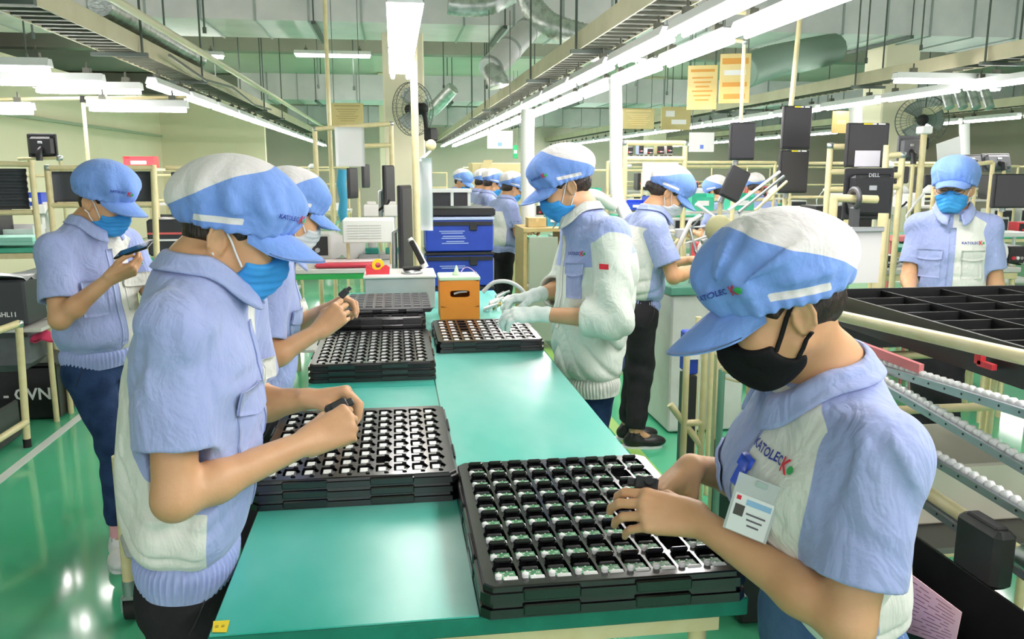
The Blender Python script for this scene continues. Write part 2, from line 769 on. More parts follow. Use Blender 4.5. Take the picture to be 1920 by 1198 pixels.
SHIRT_W = mat('work_shirt_white', 'e4e6df', 0.85, col2='d9dcd6', nscale=6, bump=0.22, bscale=70, crease=9.0, spec=0.2)
JACKET = mat('jacket_cloth', 'aab9ea', 0.85, col2='a0b0e4', nscale=6, bump=0.22, bscale=70, crease=9.0, attr='panel', colw='dfe8df', sheen=0.2, spec=0.2)
CAPM = mat('cap_cloth', '7fa4ec', 0.8, col2='769be6', nscale=6, bump=0.16, bscale=90, crease=6.0, attr='panel', colw='e9e5e6', sheen=0.2, spec=0.2)
CAPB = mat('cap_blue', '7fa4ec', 0.8, col2='779de8', nscale=6, bump=0.16, bscale=90, crease=6.0, sheen=0.2, spec=0.2)
MASKB = mat('mask_blue', '3f9be8', 0.7, col2='4aa6ee', nscale=10, bump=0.04, bscale=90, spec=0.3)
MASKK = mat('mask_black', '18181a', 0.75, bump=0.08, bscale=160, spec=0.2)
MASKW = mat('mask_white', 'd6dade', 0.7, bump=0.05, bscale=160, spec=0.2)
LOOPW = mat('loop_white', 'eceef2', 0.7)
JEANS = mat('denim', '2b4168', 0.85, col2='1d3052', nscale=14, bump=0.15, bscale=120, spec=0.2)
JEANS_L = mat('denim_light', '5f7fae', 0.85, col2='4f6e9c', nscale=14, bump=0.15, bscale=120, spec=0.2)
BLACKP = mat('black_trousers', '28272a', 0.9, col2='302e32', nscale=8, bump=0.15, bscale=70, spec=0.15)
SHOEW = mat('white_shoe', 'e8e8ea', 0.4, col2='dcdde0', nscale=20)
SHOEK = mat('black_shoe', '161617', 0.4)
SOCK = mat('pink_sock', 'e2a7b0', 0.9, bump=0.1, bscale=200)
GLOVE = mat('cotton_glove', 'eaf2ee', 0.9, col2='dde9e4', nscale=30, bump=0.25, bscale=220, spec=0.1)
RED, GREENM, NAVY, ROYAL = mat('emblem_red', 'e02a3c', 0.6), mat('emblem_green', '3aa85c', 0.6), mat('emblem_navy', '2b3a9a', 0.6), mat('royal_blue', '2a55d8', 0.45)

FLEX = {
    'pinch': [(50, 45, 20), (55, 50, 25), (62, 58, 28), (66, 62, 30)],
    'fist': [(62, 70, 35), (68, 75, 40), (72, 80, 40), (74, 80, 40)],
    'tips': [(20, 42, 22), (22, 40, 20), (26, 38, 20), (32, 36, 18)],
    'open': [(20, 22, 12), (22, 26, 14), (28, 30, 16), (34, 32, 18)],
    'hang': [(18, 28, 15), (22, 32, 18), (27, 36, 20), (32, 38, 22)],
    'cradle': [(38, 40, 18), (44, 46, 22), (52, 50, 24), (58, 52, 26)],
}
THUMB = {
    'pinch': [(.018, .022, -.012), (.048, .042, -.034), (.074, .036, -.056), (.090, .022, -.062)],
    'fist': [(.018, .022, -.012), (.050, .040, -.030), (.078, .028, -.050), (.094, .010, -.052)],
    'tips': [(.018, .022, -.010), (.050, .046, -.030), (.082, .044, -.046), (.106, .034, -.054)],
    'open': [(.018, .022, -.008), (.046, .050, -.018), (.072, .066, -.024), (.094, .074, -.028)],
    'hang': [(.018, .022, -.008), (.050, .040, -.022), (.080, .040, -.032), (.102, .034, -.038)],
    'cradle': [(.018, .022, -.010), (.050, .046, -.022), (.080, .050, -.030), (.106, .046, -.034)],
}


def hand(w, X, Z, side, pose, s=1.0, grow=0.0):
    """fields of one hand, the tips of thumb and index, and the nails"""
    X = np.asarray(X, float) / np.linalg.norm(X)
    Z = np.asarray(Z, float)
    Z = Z - X * (X @ Z)
    Z = Z / np.linalg.norm(Z)
    Y = np.cross(Z, X) * (1 if side == 'R' else -1)
    T = lambda a, b, c: w + s * (a * X + b * Y + c * Z)
    g = grow
    pr, nails = [], []
    kn = [(.088, .029, .0), (.091, .008, .003), (.086, -.013, .001), (.078, -.031, -.004)]
    rk = [.0118, .0122, .0115, .0105]
    for i, (a, b, c) in enumerate(kn):
        pr.append(rc(T(-.004, b * .55, .0), T(a, b, c), .0165 * s + g, rk[i] * s * 1.02 + g, .013))
    pr.append(rc(T(.014, .018, -.010), T(.055, .022, -.014), .015 * s + g, .014 * s + g, .014))
    pr.append(rc(T(.014, -.016, -.010), T(.060, -.026, -.012), .014 * s + g, .011 * s + g, .012))
    ln = [(.042, .025, .020), (.046, .029, .021), (.042, .027, .021), (.034, .021, .019)]
    rf = [(.0098, .0090, .0082, .0072), (.0100, .0092, .0084, .0074), (.0095, .0088, .0080, .0070), (.0085, .0078, .0070, .0062)]
    tips = []
    for i in range(4):
        p = T(*kn[i])
        th = 0
        yaw = [.05, .0, -.05, -.10][i]
        for j in range(3):
            th += math.radians(FLEX[pose][i][j])
            d = math.cos(th) * (X * math.cos(yaw) + Y * math.sin(yaw)) - math.sin(th) * Z
            q = p + d * ln[i][j] * s
            pr.append(rc(p, q, rf[i][j] * s + g, rf[i][j + 1] * s + g, .0022 if j == 0 else .0016))
            if j == 0:
                pr.append(el(p, (rf[i][0] * s * 1.12 + g,) * 3, None, .005))
            p = q
        nz = math.sin(th) * X + math.cos(th) * Z
        nails.append((p - d * .003 * s, nz, d))
        tips.append(p)
    tp = [T(*q) for q in THUMB[pose]]
    rt_ = [.0150, .0112, .0098, .0082]
    for j in range(3):
        pr.append(rc(tp[j], tp[j + 1], rt_[j] * s + g, rt_[j + 1] * s + g, .010 if j == 0 else .002))
    return pr, tp[-1], tips[0], nails, (X, Y, Z)


def head_prims(H, R, s, simple=False):
    W = lambda a, b, c: H + R @ (V(a, b, c) * s)
    E_ = lambda c, r, k=.02, op='u': el(W(*c), np.array(r) * s, R, k, op)
    C_ = lambda a, b, ra, rb, k=.02, op='u': rc(W(*a), W(*b), ra * s, rb * s, k, op)
    p = [E_((-.012, 0, .035), (.094, .074, .086)), E_((.030, 0, -.026), (.060, .060, .076), .03),
         C_((.064, -.010, -.084), (.064, .010, -.084), .021, .021, .02)]
    for y in (1, -1):
        p += [C_((.002, .052 * y, -.046), (.055, .020 * y, -.085), .018, .018, .025),
              E_((.056, .034 * y, -.026), (.030, .030, .028), .02)]
    p += [C_((.085, 0, .004), (.101, 0, -.034), .009, .0125, .012)]
    if not simple:
        for y in (1, -1):
            p += [E_((.098, .012 * y, -.040), (.009, .008, .007), .006), C_((.078, .042 * y, .020), (.088, .012 * y, .020), .011, .012, .015),
                  E_((.098, .033 * y, .002), (.016, .019, .011), .012, 's'), E_((.075, .033 * y, .0005), (.0165, .0165, .0125), .004)]
        p += [E_((.090, 0, -.058), (.012, .024, .006), .006), E_((.088, 0, -.066), (.012, .020, .007), .006)]
        for y in (1, -1):
            Re = R @ rotz(-.35 * y) @ roty(-.2)
            p += [el(W(-.018, .077 * y, -.004), np.array((.019, .0075, .031)) * s, Re, .006),
                  el(W(-.012, .087 * y, .000), np.array((.010, .0075, .018)) * s, Re, .004, 's'),
                  C_((-.004, .074 * y, -.004), (-.006, .075 * y, -.012), .006, .005, .004)]
            rim = [(-.018 + .0165 * math.cos(a), -.002 + .029 * math.sin(a)) for a in np.linspace(-1.0, 3.6, 8)]
            for (a0, b0), (a1, b1) in zip(rim, rim[1:]):
                p.append(rc(H + Re @ (V(a0 + .018, 0, b0 + .004) * s) + R @ (V(-.018, .083 * y, -.004) * s), H + Re @ (V(a1 + .018, 0, b1 + .004) * s) + R @ (V(-.018, .083 * y, -.004) * s), .0034 * s, .0034 * s, .003))
    return p


def seg(P, a, b):
    a, b = np.asarray(a, float), np.asarray(b, float)
    ba = b - a
    t = np.clip((P - a) @ ba / (ba @ ba), 0, 1)
    return n2(P - a - t[:, None] * ba)


def person(J, label, h=0.004, group=None, hh=None):
    """J: joints in metres. One person: body (one continuous surface), hair, cap, mask, shirt, trousers, shoes."""
    hh = hh or h * 0.66
    hip, chest, neck, H = J['hip'], J['chest'], J['neck'] + V(0, 0, .012), J['head']
    root = thing('person', V(hip[0], hip[1], 0), label, 'person', group)
    skin = J.get('skin', SKIN)
    s = J.get('hs', 1.0)
    far = J.get('far', False)
    # frames
    x = np.asarray(J['hf'], float)
    x = x / np.linalg.norm(x)
    up = np.asarray(J.get('hup', (0, 0, 1)), float)
    y = np.cross(up, x)
    y = y / np.linalg.norm(y)
    R = np.stack([x, y, np.cross(x, y)], 1)
    hw = lambda a, b, c: H + R @ (V(a, b, c) * s)
    hl = lambda P: (P - H) @ R / s
    u = neck - hip
    u = u / np.linalg.norm(u)
    f = np.asarray(J['f'], float)
    f = f - u * (f @ u)
    f = f / np.linalg.norm(f)
    l = np.cross(u, f)
    Rc = np.stack([f, l, u], 1)
    cl = lambda P: (P - chest) @ Rc
    cw = lambda a, b, c: chest + Rc @ V(a, b, c)
    bk = J.get('bulk', 1.0)
    # ---------------- body
    hp = head_prims(H, R, s)
    body = list(hp)
    body.append(rc(hw(-.030, 0, -.045), neck, .047 * s, .053 * s, .03))
    body.append(rc(neck, (neck + chest) / 2, .058, .085, .04))
    body.append(loft([(hip + u * .02, .112 * bk, .076 * bk), ((hip + chest) / 2, .120 * bk, .088 * bk), (chest, .140 * bk, .098 * bk), (chest * .35 + neck * .65, .115, .075), (neck, .055, .05)], l, f, .03))
    nails, grips = [], {}
    arm_r = J.get('arm', 1.0)
    gl = {}
    for sd in 'LR':
        S_, E_, W_ = J['sh' + sd], J['el' + sd], J['wr' + sd]
        body += [rc(neck - u * .06, S_, .05, .045, .04), rc(S_, E_, .046 * arm_r, .0375 * arm_r, .03)]
        mid = E_ * .72 + W_ * .28
        body += [rc(E_, mid, .0355 * arm_r, .0375 * arm_r, .02), rc(mid, W_, .0365 * arm_r, .0235 * arm_r, .02)]
        d_, z_, pose = J['hand' + sd]
        hpr, tt, ti, nl, fr = hand(W_, d_, z_, sd, pose, J.get('hand_s', .95))
        body += hpr
        nails += nl
        grips[sd] = (tt, ti, fr)
        gl[sd] = (W_, d_, z_, pose)
    bare = J.get('bare_legs', False)
    knee = {sd: J['kn' + sd] for sd in 'LR'}
    for sd, m in (('L', 1), ('R', -1)):
        hj = hip - u * .12 + l * .078 * m
        body += [rc(hj, knee[sd], .07, .048, .03), rc(knee[sd], J['an' + sd], .046, .032, .02),
                 rc(J['an' + sd], J['an' + sd] + V(*J['f'][:2], 0) * .10 + V(0, 0, -.045), .032, .022, .02)]

    def nail_id(P):
        r = np.zeros(len(P), int)
        for c, nz, d in nails:
            q = P - c
            r[(n2(q - np.outer(q @ nz, nz)) < .0052) & (q @ nz > .002)] = 1
        return r
    solid('body', body, hh, [skin, NAIL], root, mid=None if far else nail_id)
    # ---------------- brows and lashes
    if not far:
        for y_ in (1, -1):
            mb = MB()
            pts = press(hp, np.array([hw(.09, (.012 + .036 * t) * y_, .019 + .006 * math.sin(PI * t * .8)) for t in np.linspace(0, 1, 7)]), R[:, 0], .0005)
            mb.tube(pts, [.0022, .003, .0032, .003, .0026, .002, .001], 0, 6)
            mb.build('eyebrow', HAIR, root)
        for y_ in (1, -1):
            mb = MB()
            pts = press(hp, np.array([hw(.09, (.033 + .0165 * t) * y_, -.0035 - .002 * (1 - t * t)) for t in np.linspace(-1, 1, 9)]), R[:, 0], .0006)
            mb.tube(pts, [.0008, .0015, .002, .0022, .0022, .0022, .002, .0016, .0009], 0, 6)
            mb.build('eyelashes', EYEDARK, root)
    # ---------------- hair
    hr = [el(hw(-.016, 0, .028), np.array((.093, .0755, .084)) * s, R, .01), el(hw(-.066, 0, -.014 + J.get('nape', 0)), np.array((.034, .052, .036)) * s, R, .03)]
    for y_ in (1, -1):
        hr.append(rc(hw(.026, .0655 * y_, .030), hw(.014, .069 * y_, .006), .008 * s, .003 * s, .010))
    if J.get('bun'):
        hr.append(el(hw(-.105, 0, -.012), np.array((.036, .036, .034)) * s, R, .015))

    def hcut(P):
        q = hl(P)
        return np.zeros(len(P))
    hr = [Pr((lambda g: lambda P: np.maximum(g(P), np.maximum(hl(P)[:, 0] - .052 - 2.0 * np.maximum(hl(P)[:, 2] - .02, 0), (hl(P)[:, 2] - .07)) * .7 * s))(p.f), p.c, p.r, p.k, p.op) for p in hr]
    for y_ in (1, -1):
        hr.append(el(hw(-.002, .085 * y_, -.014), np.array((.026, .034, .036)) * s, R, .006, 's'))
    hr.append(el(hw(.012, 0, -.058), np.array((.052, .10, .058)) * s, R, .006, 's'))
    solid('hair', hr, max(hh, .0035), HAIR, root, disp=lambda P: .0012 * np.sin(hl(P)[:, 2] * 260 + 90 * hl(P)[:, 1]))
    # ---------------- cap
    cz = lambda q: q[:, 2] - (J.get('cap_z', .022) + .13 * q[:, 0] + .22 * np.maximum(q[:, 0] - .06, 0))
    ck = J.get('cap_k', 1.0)
    cp = [el(hw(-.006, 0, .05 + .038 * ck), np.array((.126 * ck, .106 * ck, .086 * ck)) * s, R, .02), el(hw(-.066 * ck, 0, .058), np.array((.086 * ck, .098 * ck, .068)) * s, R, .03),
          el(hw(-.010, 0, .034), np.array((.112, .099, .086)) * s, R, .012)]
    cp += J.get('cap_extra', lambda hw, R, s: [])(hw, R, s)
    band = Pr(lambda P: -cz(hl(P)) * s, H, 1.0, .006, 'i')
    inner = el(hw(-.010, 0, .026), np.array((.097, .079, .090)) * s, R, .006, 's')
    cph = J.get('cap_seed', 0.0)
    cfold = folds(cp, J.get('cap_folds', []))

    def cdisp(P):
        q = hl(P)
        a = np.arctan2(q[:, 1], q[:, 0] + .01)
        zz = cz(q)
        near = np.exp(-np.maximum(zz, 0) / .030)
        rip = np.sin(24 * a + cph + 2 * np.sin(3 * a + cph)) * near * .0022
        big = .006 * np.sin(7 * a + 24 * q[:, 2] + 2.2 * np.sin(18 * q[:, 0] + cph) + cph) * np.exp(-((zz - .055) / .05) ** 2)
        fold = .0035 * np.exp(-((zz - .030 - .012 * np.sin(5 * a + cph)) / .008) ** 2) * (0.6 + .4 * np.sin(4 * a + cph))
        return (rip + big + fold) * s + fold_field(P, cfold)

    def cpanel(P):
        q = hl(P)
        top = q[:, 2] - .140 - .85 * q[:, 0] - .006 * np.sin(40 * q[:, 1] + 20 * q[:, 0])
        st = np.minimum(.0065 - np.abs(q[:, 2] - .046 - .22 * q[:, 0]) + .0 * q[:, 0], np.minimum(q[:, 0] + .072, .022 - q[:, 0]))
        st = np.minimum(st, .0015 + (.022 - q[:, 0]) * .10)
        return np.maximum(top, st)
    cap = solid('cap', cp + [band, inner], max(hh, .003), J.get('capm', CAPM), root, disp=cdisp, attrs={'panel': cpanel}, pad=.004)

    # visor
    vl = J.get('visor', .092)

    def vis(a, b, lift=0.0):
        an = (a - .5) * 2 * 1.16
        e = .5 + .5 * math.cos(an / 1.16 * PI / 2)
        bx, by = .098 * math.cos(an) - .004, .088 * math.sin(an)
        ln = vl * (math.cos(an / 1.16 * PI / 2) ** .38 if abs(an) < 1.159 else 0.0) + .002
        xx = bx + b * ln * (.75 + .25 * math.cos(an))
        yy = by * (1 - .10 * b)
        zz = .044 - .008 * (1 - math.cos(an)) - b * ln * .26 - 5.2 * yy * yy * (.35 + .65 * b) - .8 * b * b * ln * .1
        return hw(xx, yy, zz + lift)
    mb = MB()
    mb.grid(lambda a, b: vis(a, b), 28 if not far else 12, 8 if not far else 4, 0, True, thick=lambda a, b: R[:, 2] * .0035 * s)
    mb.build('visor', J.get('visorm', CAPB), cap)
    if J.get('cap_logo'):
        mb = MB()
        ya = J['cap_logo']
        dirn = R @ V(math.cos(ya), math.sin(ya), .12)
        xd = R @ V(-math.sin(ya), math.cos(ya), 0)
        o = H + R @ (V(math.cos(ya) * .125, math.sin(ya) * .11, .080) * s) + 0
        press_text(mb, cp, 'KATOLEC', .013 * s, o - xd * .016, xd, R[:, 2], 0, .0045, cdisp)
        press_text(mb, cp, 'K', .024 * s, o + xd * .024 - R[:, 2] * .004, xd, R[:, 2], 1, .0045, cdisp)
        pol = [(.006 * math.cos(t), .006 * math.sin(t)) for t in np.linspace(0, 2 * PI, 9)[:-1]]
        press_poly(mb, cp, pol, o + xd * .034 + R[:, 2] * .002, xd, R[:, 2], 2, .005, cdisp)
        mb.build('emblem', [NAVY, RED, GREENM], cap)
    # ---------------- mask
    mk = J.get('mask')
    if mk:
        sm = head_prims(H, R, s, True)
        off = {'b': .007, 'k': .0065, 'w': .008}[mk]
        sm = [Pr((lambda g: lambda P: g(P) - off)(p.f), p.c, p.r + off, max(p.k, .022), p.op) for p in sm]

        def reg(P):
            q = hl(P)
            ay = np.abs(q[:, 1])
            top = q[:, 2] + .001 + .40 * ay + .0 * q[:, 0]
            bot = -.112 - q[:, 2] + .12 * q[:, 0] * 0
            rear = -.004 - q[:, 0] + .10 * (q[:, 2] + .07)
            return np.maximum(np.maximum(top, bot), rear) * s
        sm.append(rc(hw(.086, 0, -.014), hw(.090, 0, -.062), .016 * s, .019 * s, .03))
        mpr = sm + [Pr(reg, H, 1.0, .006, 'i')]
        for y_ in (1, -1):
            mpr.append(el(hw(.006, .083 * y_, -.036), np.array((.040 if mk != 'k' else .036, .05, .030)) * s, R, .008, 's'))

        def mdisp(P):
            q = hl(P)
            if mk == 'k':
                return -.003 * np.exp(-(q[:, 1] / .004) ** 2) * s
            return .0010 * np.sin(q[:, 2] * 330 + 120 * np.abs(q[:, 1])) * np.clip((q[:, 0] - .02) * 30, 0, 1) * s
        mo = solid('mask', mpr, max(hh * .9, .003), {'b': MASKB, 'k': MASKK, 'w': MASKW}[mk], root, disp=mdisp)
        if not far:
            for y_ in (1, -1):
                n = R[:, 1] * y_
                for path in ([(.040, -.040), (.024, -.020), (.006, .006), (-.006, .022)], [(.012, -.064), (.000, -.050), (-.010, -.038), (-.020, -.028)]):
                    mb = MB()
                    pts = press(hp + [], np.array([hw(a, .09 * y_, b) for a, b in path]), n, .0025)
                    mb.tube(pts, .0022 if mk != 'k' else .004, 0, 6, flat=1 if mk != 'k' else .5)
                    mb.build('ear_loop', MASKK if mk == 'k' else LOOPW, mo)
    # ---------------- shirt
    sp = []
    hem = J.get('hem', hip + u * .0)
    w0 = J.get('w', (.158, .188, .178, .182, .165))      # hem, blouse, waist, bust, shoulder half widths
    d0 = J.get('d', (.118, .150, .140, .138, .095))
    bl = hem + u * .055
    sp.append(loft([(hem, w0[0], d0[0]), (bl, w0[1], d0[1]), ((hem + chest) / 2 + u * .02, w0[2], d0[2]), (chest, w0[3], d0[3]),
                    (chest * .45 + neck * .55, w0[4], d0[4]), (neck + u * .0, .078, .076)], l, f, .02))
    sh = {}
    inners = []
    for sd in 'LR':
        S_, E_, W_ = J['sh' + sd], J['el' + sd], J['wr' + sd]
        sp.append(rc(neck - u * .062, S_, .062, .060, .05))
        a = E_ - S_
        La = np.linalg.norm(a)
        a = a / La
        rs = J.get('slr', (.061, .072))
        if J.get('long'):
            q = E_ * .62 + W_ * .38
            fd = (W_ - E_) / np.linalg.norm(W_ - E_)
            pr1, pr2 = rc(S_, E_, rs[0], rs[0] * .98, .03), cut(rc(E_, q + fd * .05, rs[0] * .98, rs[1] * .85, .03), q, fd)
            sp += [pr1, pr2]
            inners.append(rc(q - fd * .05, q + fd * .06, rs[1] * .85 - .014, rs[1] * .85 - .009, .004, 's'))
            sh[sd] = (S_, E_, q, fd)
        else:
            q = S_ + a * La * J.get('slen', .74)
            pr1 = cut(rc(S_, q + a * .06, rs[0], rs[1], .035), q, a)
            sp.append(pr1)
            inners.append(rc(q - a * .035, q + a * .07, rs[1] - .016, rs[1] - .009, .004, 's'))
            sh[sd] = (S_, q, q, a)
    sp.append(rc(neck + u * .0, neck + u * .12 + (H - neck) * .15, .060, .066, .01, 's'))
    ph = J.get('seed', 1.0)
    amp = J.get('wrinkle', 1.0)
    sfold = []
    crs = [(cw(*a), cw(*b), w, d) for a, b, w, d in J.get('creases', [])] + list(J.get('wcreases', []))

    def sdisp(P):
        q = cl(P)
        warp = .9 * np.sin(9 * q[:, 0] + 5 * q[:, 2] + ph) + .7 * np.sin(13 * q[:, 1] - 7 * q[:, 2] + 2 * ph)
        w1 = np.sin(34 * q[:, 2] + 16 * np.abs(q[:, 1]) - 12 * q[:, 0] + 2.0 * warp + ph)
        w2 = np.sin(52 * q[:, 0] - 24 * q[:, 2] + 1.6 * warp + 3 * ph)
        w3 = np.sin(22 * q[:, 1] + 30 * q[:, 2] * np.sign(q[:, 1]) + 2.4 * warp)
        m1 = .5 + .5 * np.sin(11 * q[:, 2] + 7 * q[:, 0] + 5 * q[:, 1] + ph)
        low = np.clip((.06 - q[:, 2]) / .2, .25, 1)
        d = amp * 1.5 * (.0032 * (1 - np.abs(w1)) ** 2 * m1 * low * 2 - .0028 * w2 * (1 - m1) * low + .0022 * w3 * m1)
        for a, b, w, dd in crs:
            d = d + dd * np.exp(-(seg(P, a, b) / w) ** 2)
        d = d + fold_field(P, sfold)
        for sd in 'LR':
            t = np.clip(-((P - sh[sd][2]) @ sh[sd][3]) / .12, .2, 1)
            d = d * np.where(seg(P, sh[sd][2], sh[sd][2] + sh[sd][3] * .02) < .12, t, 1)
        return d
    sp_out = list(sp)
    sp = sp[:-1] + [Pr(sdisp, chest, 1.5, 0, 'd')] + inners + sp[-1:]
    sfold += folds(sp_out, J.get('folds', []))
    wf = J.get('panel')

    def spanel(P):
        q = cl(P)
        sl = np.minimum(seg(P, sh['L'][0] + (sh['L'][1] - sh['L'][0]) * .12, sh['L'][1]), seg(P, sh['R'][0] + (sh['R'][1] - sh['R'][0]) * .12, sh['R'][1])) - .088
        if wf is not None:
            return wf(q, sl, P)
        front = np.minimum(q[:, 1] + .004, q[:, 0] + .03)
        yf = .215 - .6 * np.abs(q[:, 1]) - q[:, 2]
        back = np.minimum(-q[:, 0] - .035, .045 - q[:, 2])
        if J.get('low_white'):
            back = np.maximum(back, np.minimum(-.222 - q[:, 2], .05 - q[:, 0]))
        return np.minimum(np.minimum(np.maximum(np.minimum(front, yf), back), sl), .17 - q[:, 2])
    sm_ = J.get('shirtm', SHIRT)
    shirt = solid('shirt', sp, h, sm_, root, attrs={'panel': spanel}, pad=.008)
    # waistband of gathered elastic
    if J.get('band', True):
        mb = MB()
        n = 336 if not far else 40

        def bandf(a, b):
            t = a * 2 * PI
            rp = .0036 * math.sin(t * 56) * math.sin(PI * min(max(b, .04), 1)) if not far else 0
            sag = math.sin(PI * b) * .006 - .012 * (1 - min(b / .3, 1))
            c = hem + u * (.020 - .080 * b)
            k = 1 + .0
            pw_ = 2 / 2.3
            cx, sx = math.cos(t), math.sin(t)
            return c + l * (w0[0] + .007 + rp + sag) * math.copysign(abs(cx) ** pw_, cx) + f * (d0[0] + .007 + rp + sag) * math.copysign(abs(sx) ** pw_, sx)
        mb.grid(bandf, n, 6, 0, True)
        mb.build('waistband', J.get('bandm', SHIRT_B), shirt)
    # collar
    if J.get('collar', True):
        mb = MB()
        ca = J.get('collar_open', .30)
        dirH = (H - neck) / np.linalg.norm(H - neck)
        cu = (u * .7 + dirH * .3)
        cu = cu / np.linalg.norm(cu)

        def colf(a, b):
            t = ca + a * (2 * PI - 2 * ca)             # angle from the front
            tt = min(t, 2 * PI - t)
            F = min(max((1.5 - tt) / (1.5 - ca), 0), 1)
            F = F * F * (3 - 2 * F)
            fr, sn = math.cos(t), math.sin(t)
            zf = .034 - .050 * F
            if b < .4:
                k = b / .4
                r, z = .066 + .004 * k, -.020 - .030 * F + (zf + .020 + .030 * F) * k
            else:
                k = (b - .4) / .6
                r, z = .070 + .006 * min(k * 5, 1) + (.014 + .022 * F) * k, zf + .003 * min(k * 5, 1) * (1 - k) - (.036 + .016 * F) * k
            p = neck + f * (r * fr + .006 + .026 * F) + l * r * sn * 1.04 + cu * z
            dr = f * fr * .8 + l * sn * .8 + cu * 1.0
            dr = dr / np.linalg.norm(dr)
            if b > .3:
                for _ in range(5):
                    dd = ev(sp_out, p[None])[0]
                    if dd < .006:
                        p = p + dr * (.006 - dd)
            return p
        mb.grid(colf, 44 if not far else 16, 10 if not far else 5, 0, True)
        co = mb.build('collar', J.get('collarm', SHIRT_B), shirt)
        sf = co.modifiers.new('thickness', 'SOLIDIFY')
        sf.thickness = .0045
        sf.offset = 0
    # front placket, pockets, emblems
    if not far:
        mb = MB()
        zt, zb = .105, -.27
        patch(mb, sp_out, cw(.12, -.002, (zt + zb) / 2), l, u, (.030, zt - zb), 0, .003, .005, 3, 24, sdisp, start=.10)
        mb.build('placket', J.get('placketm', SHIRT_B), shirt)
        for sgn, mm in ((-1, J.get('pockR', SHIRT_B)), (1, J.get('pockL', SHIRT_W))):
            if mm is None:
                continue
            mb = MB()
            pc = cw(.10, .088 * sgn, -.055)
            xd = l - f * .35 * sgn
            patch(mb, sp_out, pc - u * .035, xd, u, (.100, .105), 0, .003, .004, 8, 8, sdisp, start=.08)
            fl = lambda a, b: (a, b * (1.0 + .35 * math.cos(a / .11 * PI) if b < 0 else 1))
            patch(mb, sp_out, pc + u * .030, xd, u, (.112, .044), 0, .009, .005, 8, 4, sdisp, warp=fl, start=.08)
            mb.build('pocket', mm, shirt)
        if J.get('logo', True):
            mb = MB()
            o = cw(.11, J.get('emblem_l', .085), J.get('emblem_up', .028))
            xd = l - f * .35
            press_text(mb, sp_out, 'KATOLEC', .0175, o - xd / np.linalg.norm(xd) * .009, xd, u, 0, .003, sdisp)
            press_text(mb, sp_out, 'K', .028, o + xd / np.linalg.norm(xd) * .040 - u * .004, xd, u, 1, .003, sdisp)
            pol = [(.006 * math.cos(t), .006 * math.sin(t)) for t in np.linspace(0, 2 * PI, 9)[:-1]]
            press_poly(mb, sp_out, pol, o + xd / np.linalg.norm(xd) * .054 + u * .004, xd, u, 2, .0035, sdisp)
            mb.build('emblem', [NAVY, RED, GREENM], shirt)
    # ---------------- trousers
    tp_ = []
    tw = J.get('tw', 1.0)
    tp_.append(loft([(hip - u * .12, .150 * tw, .112 * tw), (hip - u * .06, .152 * tw, .114 * tw), (hip - u * .02, .142 * tw, .104 * tw), (hip + u * .03, .132 * tw, .094 * tw)], l, f, .03))
    for sd, m in (('L', 1), ('R', -1)):
        hj = hip - u * .085 + l * .080 * m
        kn, an = knee[sd], J['an' + sd]
        rk, ra = J.get('leg', (.072, .056))
        end = kn + (an - kn) * J.get('tlen', .93)
        tp_ += [rc(hj, kn, .094 * tw, rk, .04), cut(rc(kn, an, rk, ra, .03), end, an - kn)]

    def tdisp(P):
        z = P[:, 2]
        return .004 * np.sin(42 * z + 18 * P[:, 0] + 2.2 * np.sin(14 * P[:, 1] + 9 * z + ph)) * np.exp(-((z - knee['L'][2]) / .16) ** 2) \
            + .0035 * np.sin(60 * z + 25 * P[:, 1] + 2 * np.sin(12 * P[:, 0])) * np.exp(-((z - .16) / .10) ** 2)
    tr = solid('trousers', tp_, max(h, .005), J.get('trom', BLACKP), root, disp=tdisp, pad=.005)
    if not far:
        for m in (1, -1):
            mb = MB()
            pts = np.array([hip + l * (.135 * m) * (1 + .1 * t) + f * (.08 - .06 * t) - u * (-.02 + .14 * t) for t in np.linspace(0, 1, 8)])
            n = l * m + f * .5
            mb.tube(press(tp_, pts, n / np.linalg.norm(n), .001, tdisp), .0014, 0, 4)
            mb.build('pocket_seam', J.get('seamt', mat('black_stitch', '39383a', .9)), tr)
    # ---------------- shoes
    ff = V(J['f'][0], J['f'][1], 0)
    ff = ff / np.linalg.norm(ff)
    for sd, m in (('L', 1), ('R', -1)):
        an = J['an' + sd]
        ft = J.get('toe' + sd, ff)
        ft = np.asarray(ft, float) / np.linalg.norm(ft)
        g = V(an[0], an[1], an[2] - .085)
        fs = [el(g + ft * .095 + V(0, 0, .035), (.085, .046, .036), frame((0, 0, 1), ft), .03), el(g - ft * .01 + V(0, 0, .042), (.058, .040, .042), frame((0, 0, 1), ft), .03),
              rc(g + V(0, 0, .05), g + V(0, 0, .085), .044, .040, .02), rc(g + V(0, 0, .065), g + V(0, 0, .13), .034, .034, .006, 's'),
              Pr(lambda P, z0=g[2]: z0 + .012 - P[:, 2], g, .4, .004, 'i')]
        so = solid('shoe', fs, max(h, .004), J.get('shoem', SHOEK), root)
        mb = MB()
        F2 = frame((0, 0, 1), ft)
        out = [(-.062 + .0, 0)] and [(.045 + .128 * math.cos(t) - .012 * math.cos(2 * t), .044 * math.sin(t) * (1 + .12 * math.cos(t))) for t in np.linspace(0, 2 * PI, 21)[:-1]]
        mb.prism(out, .014, g, F2)
        mb.build('sole', J.get('solem', SHOEW), so)
        if J.get('socks'):
            mb = MB()
            mb.tube([an + V(0, 0, -.02), an + V(0, 0, .03), an + (knee[sd] - an) * .17], [.038, .036, .038], 0, 14)
            mb.build('sock', J['socks'], root)
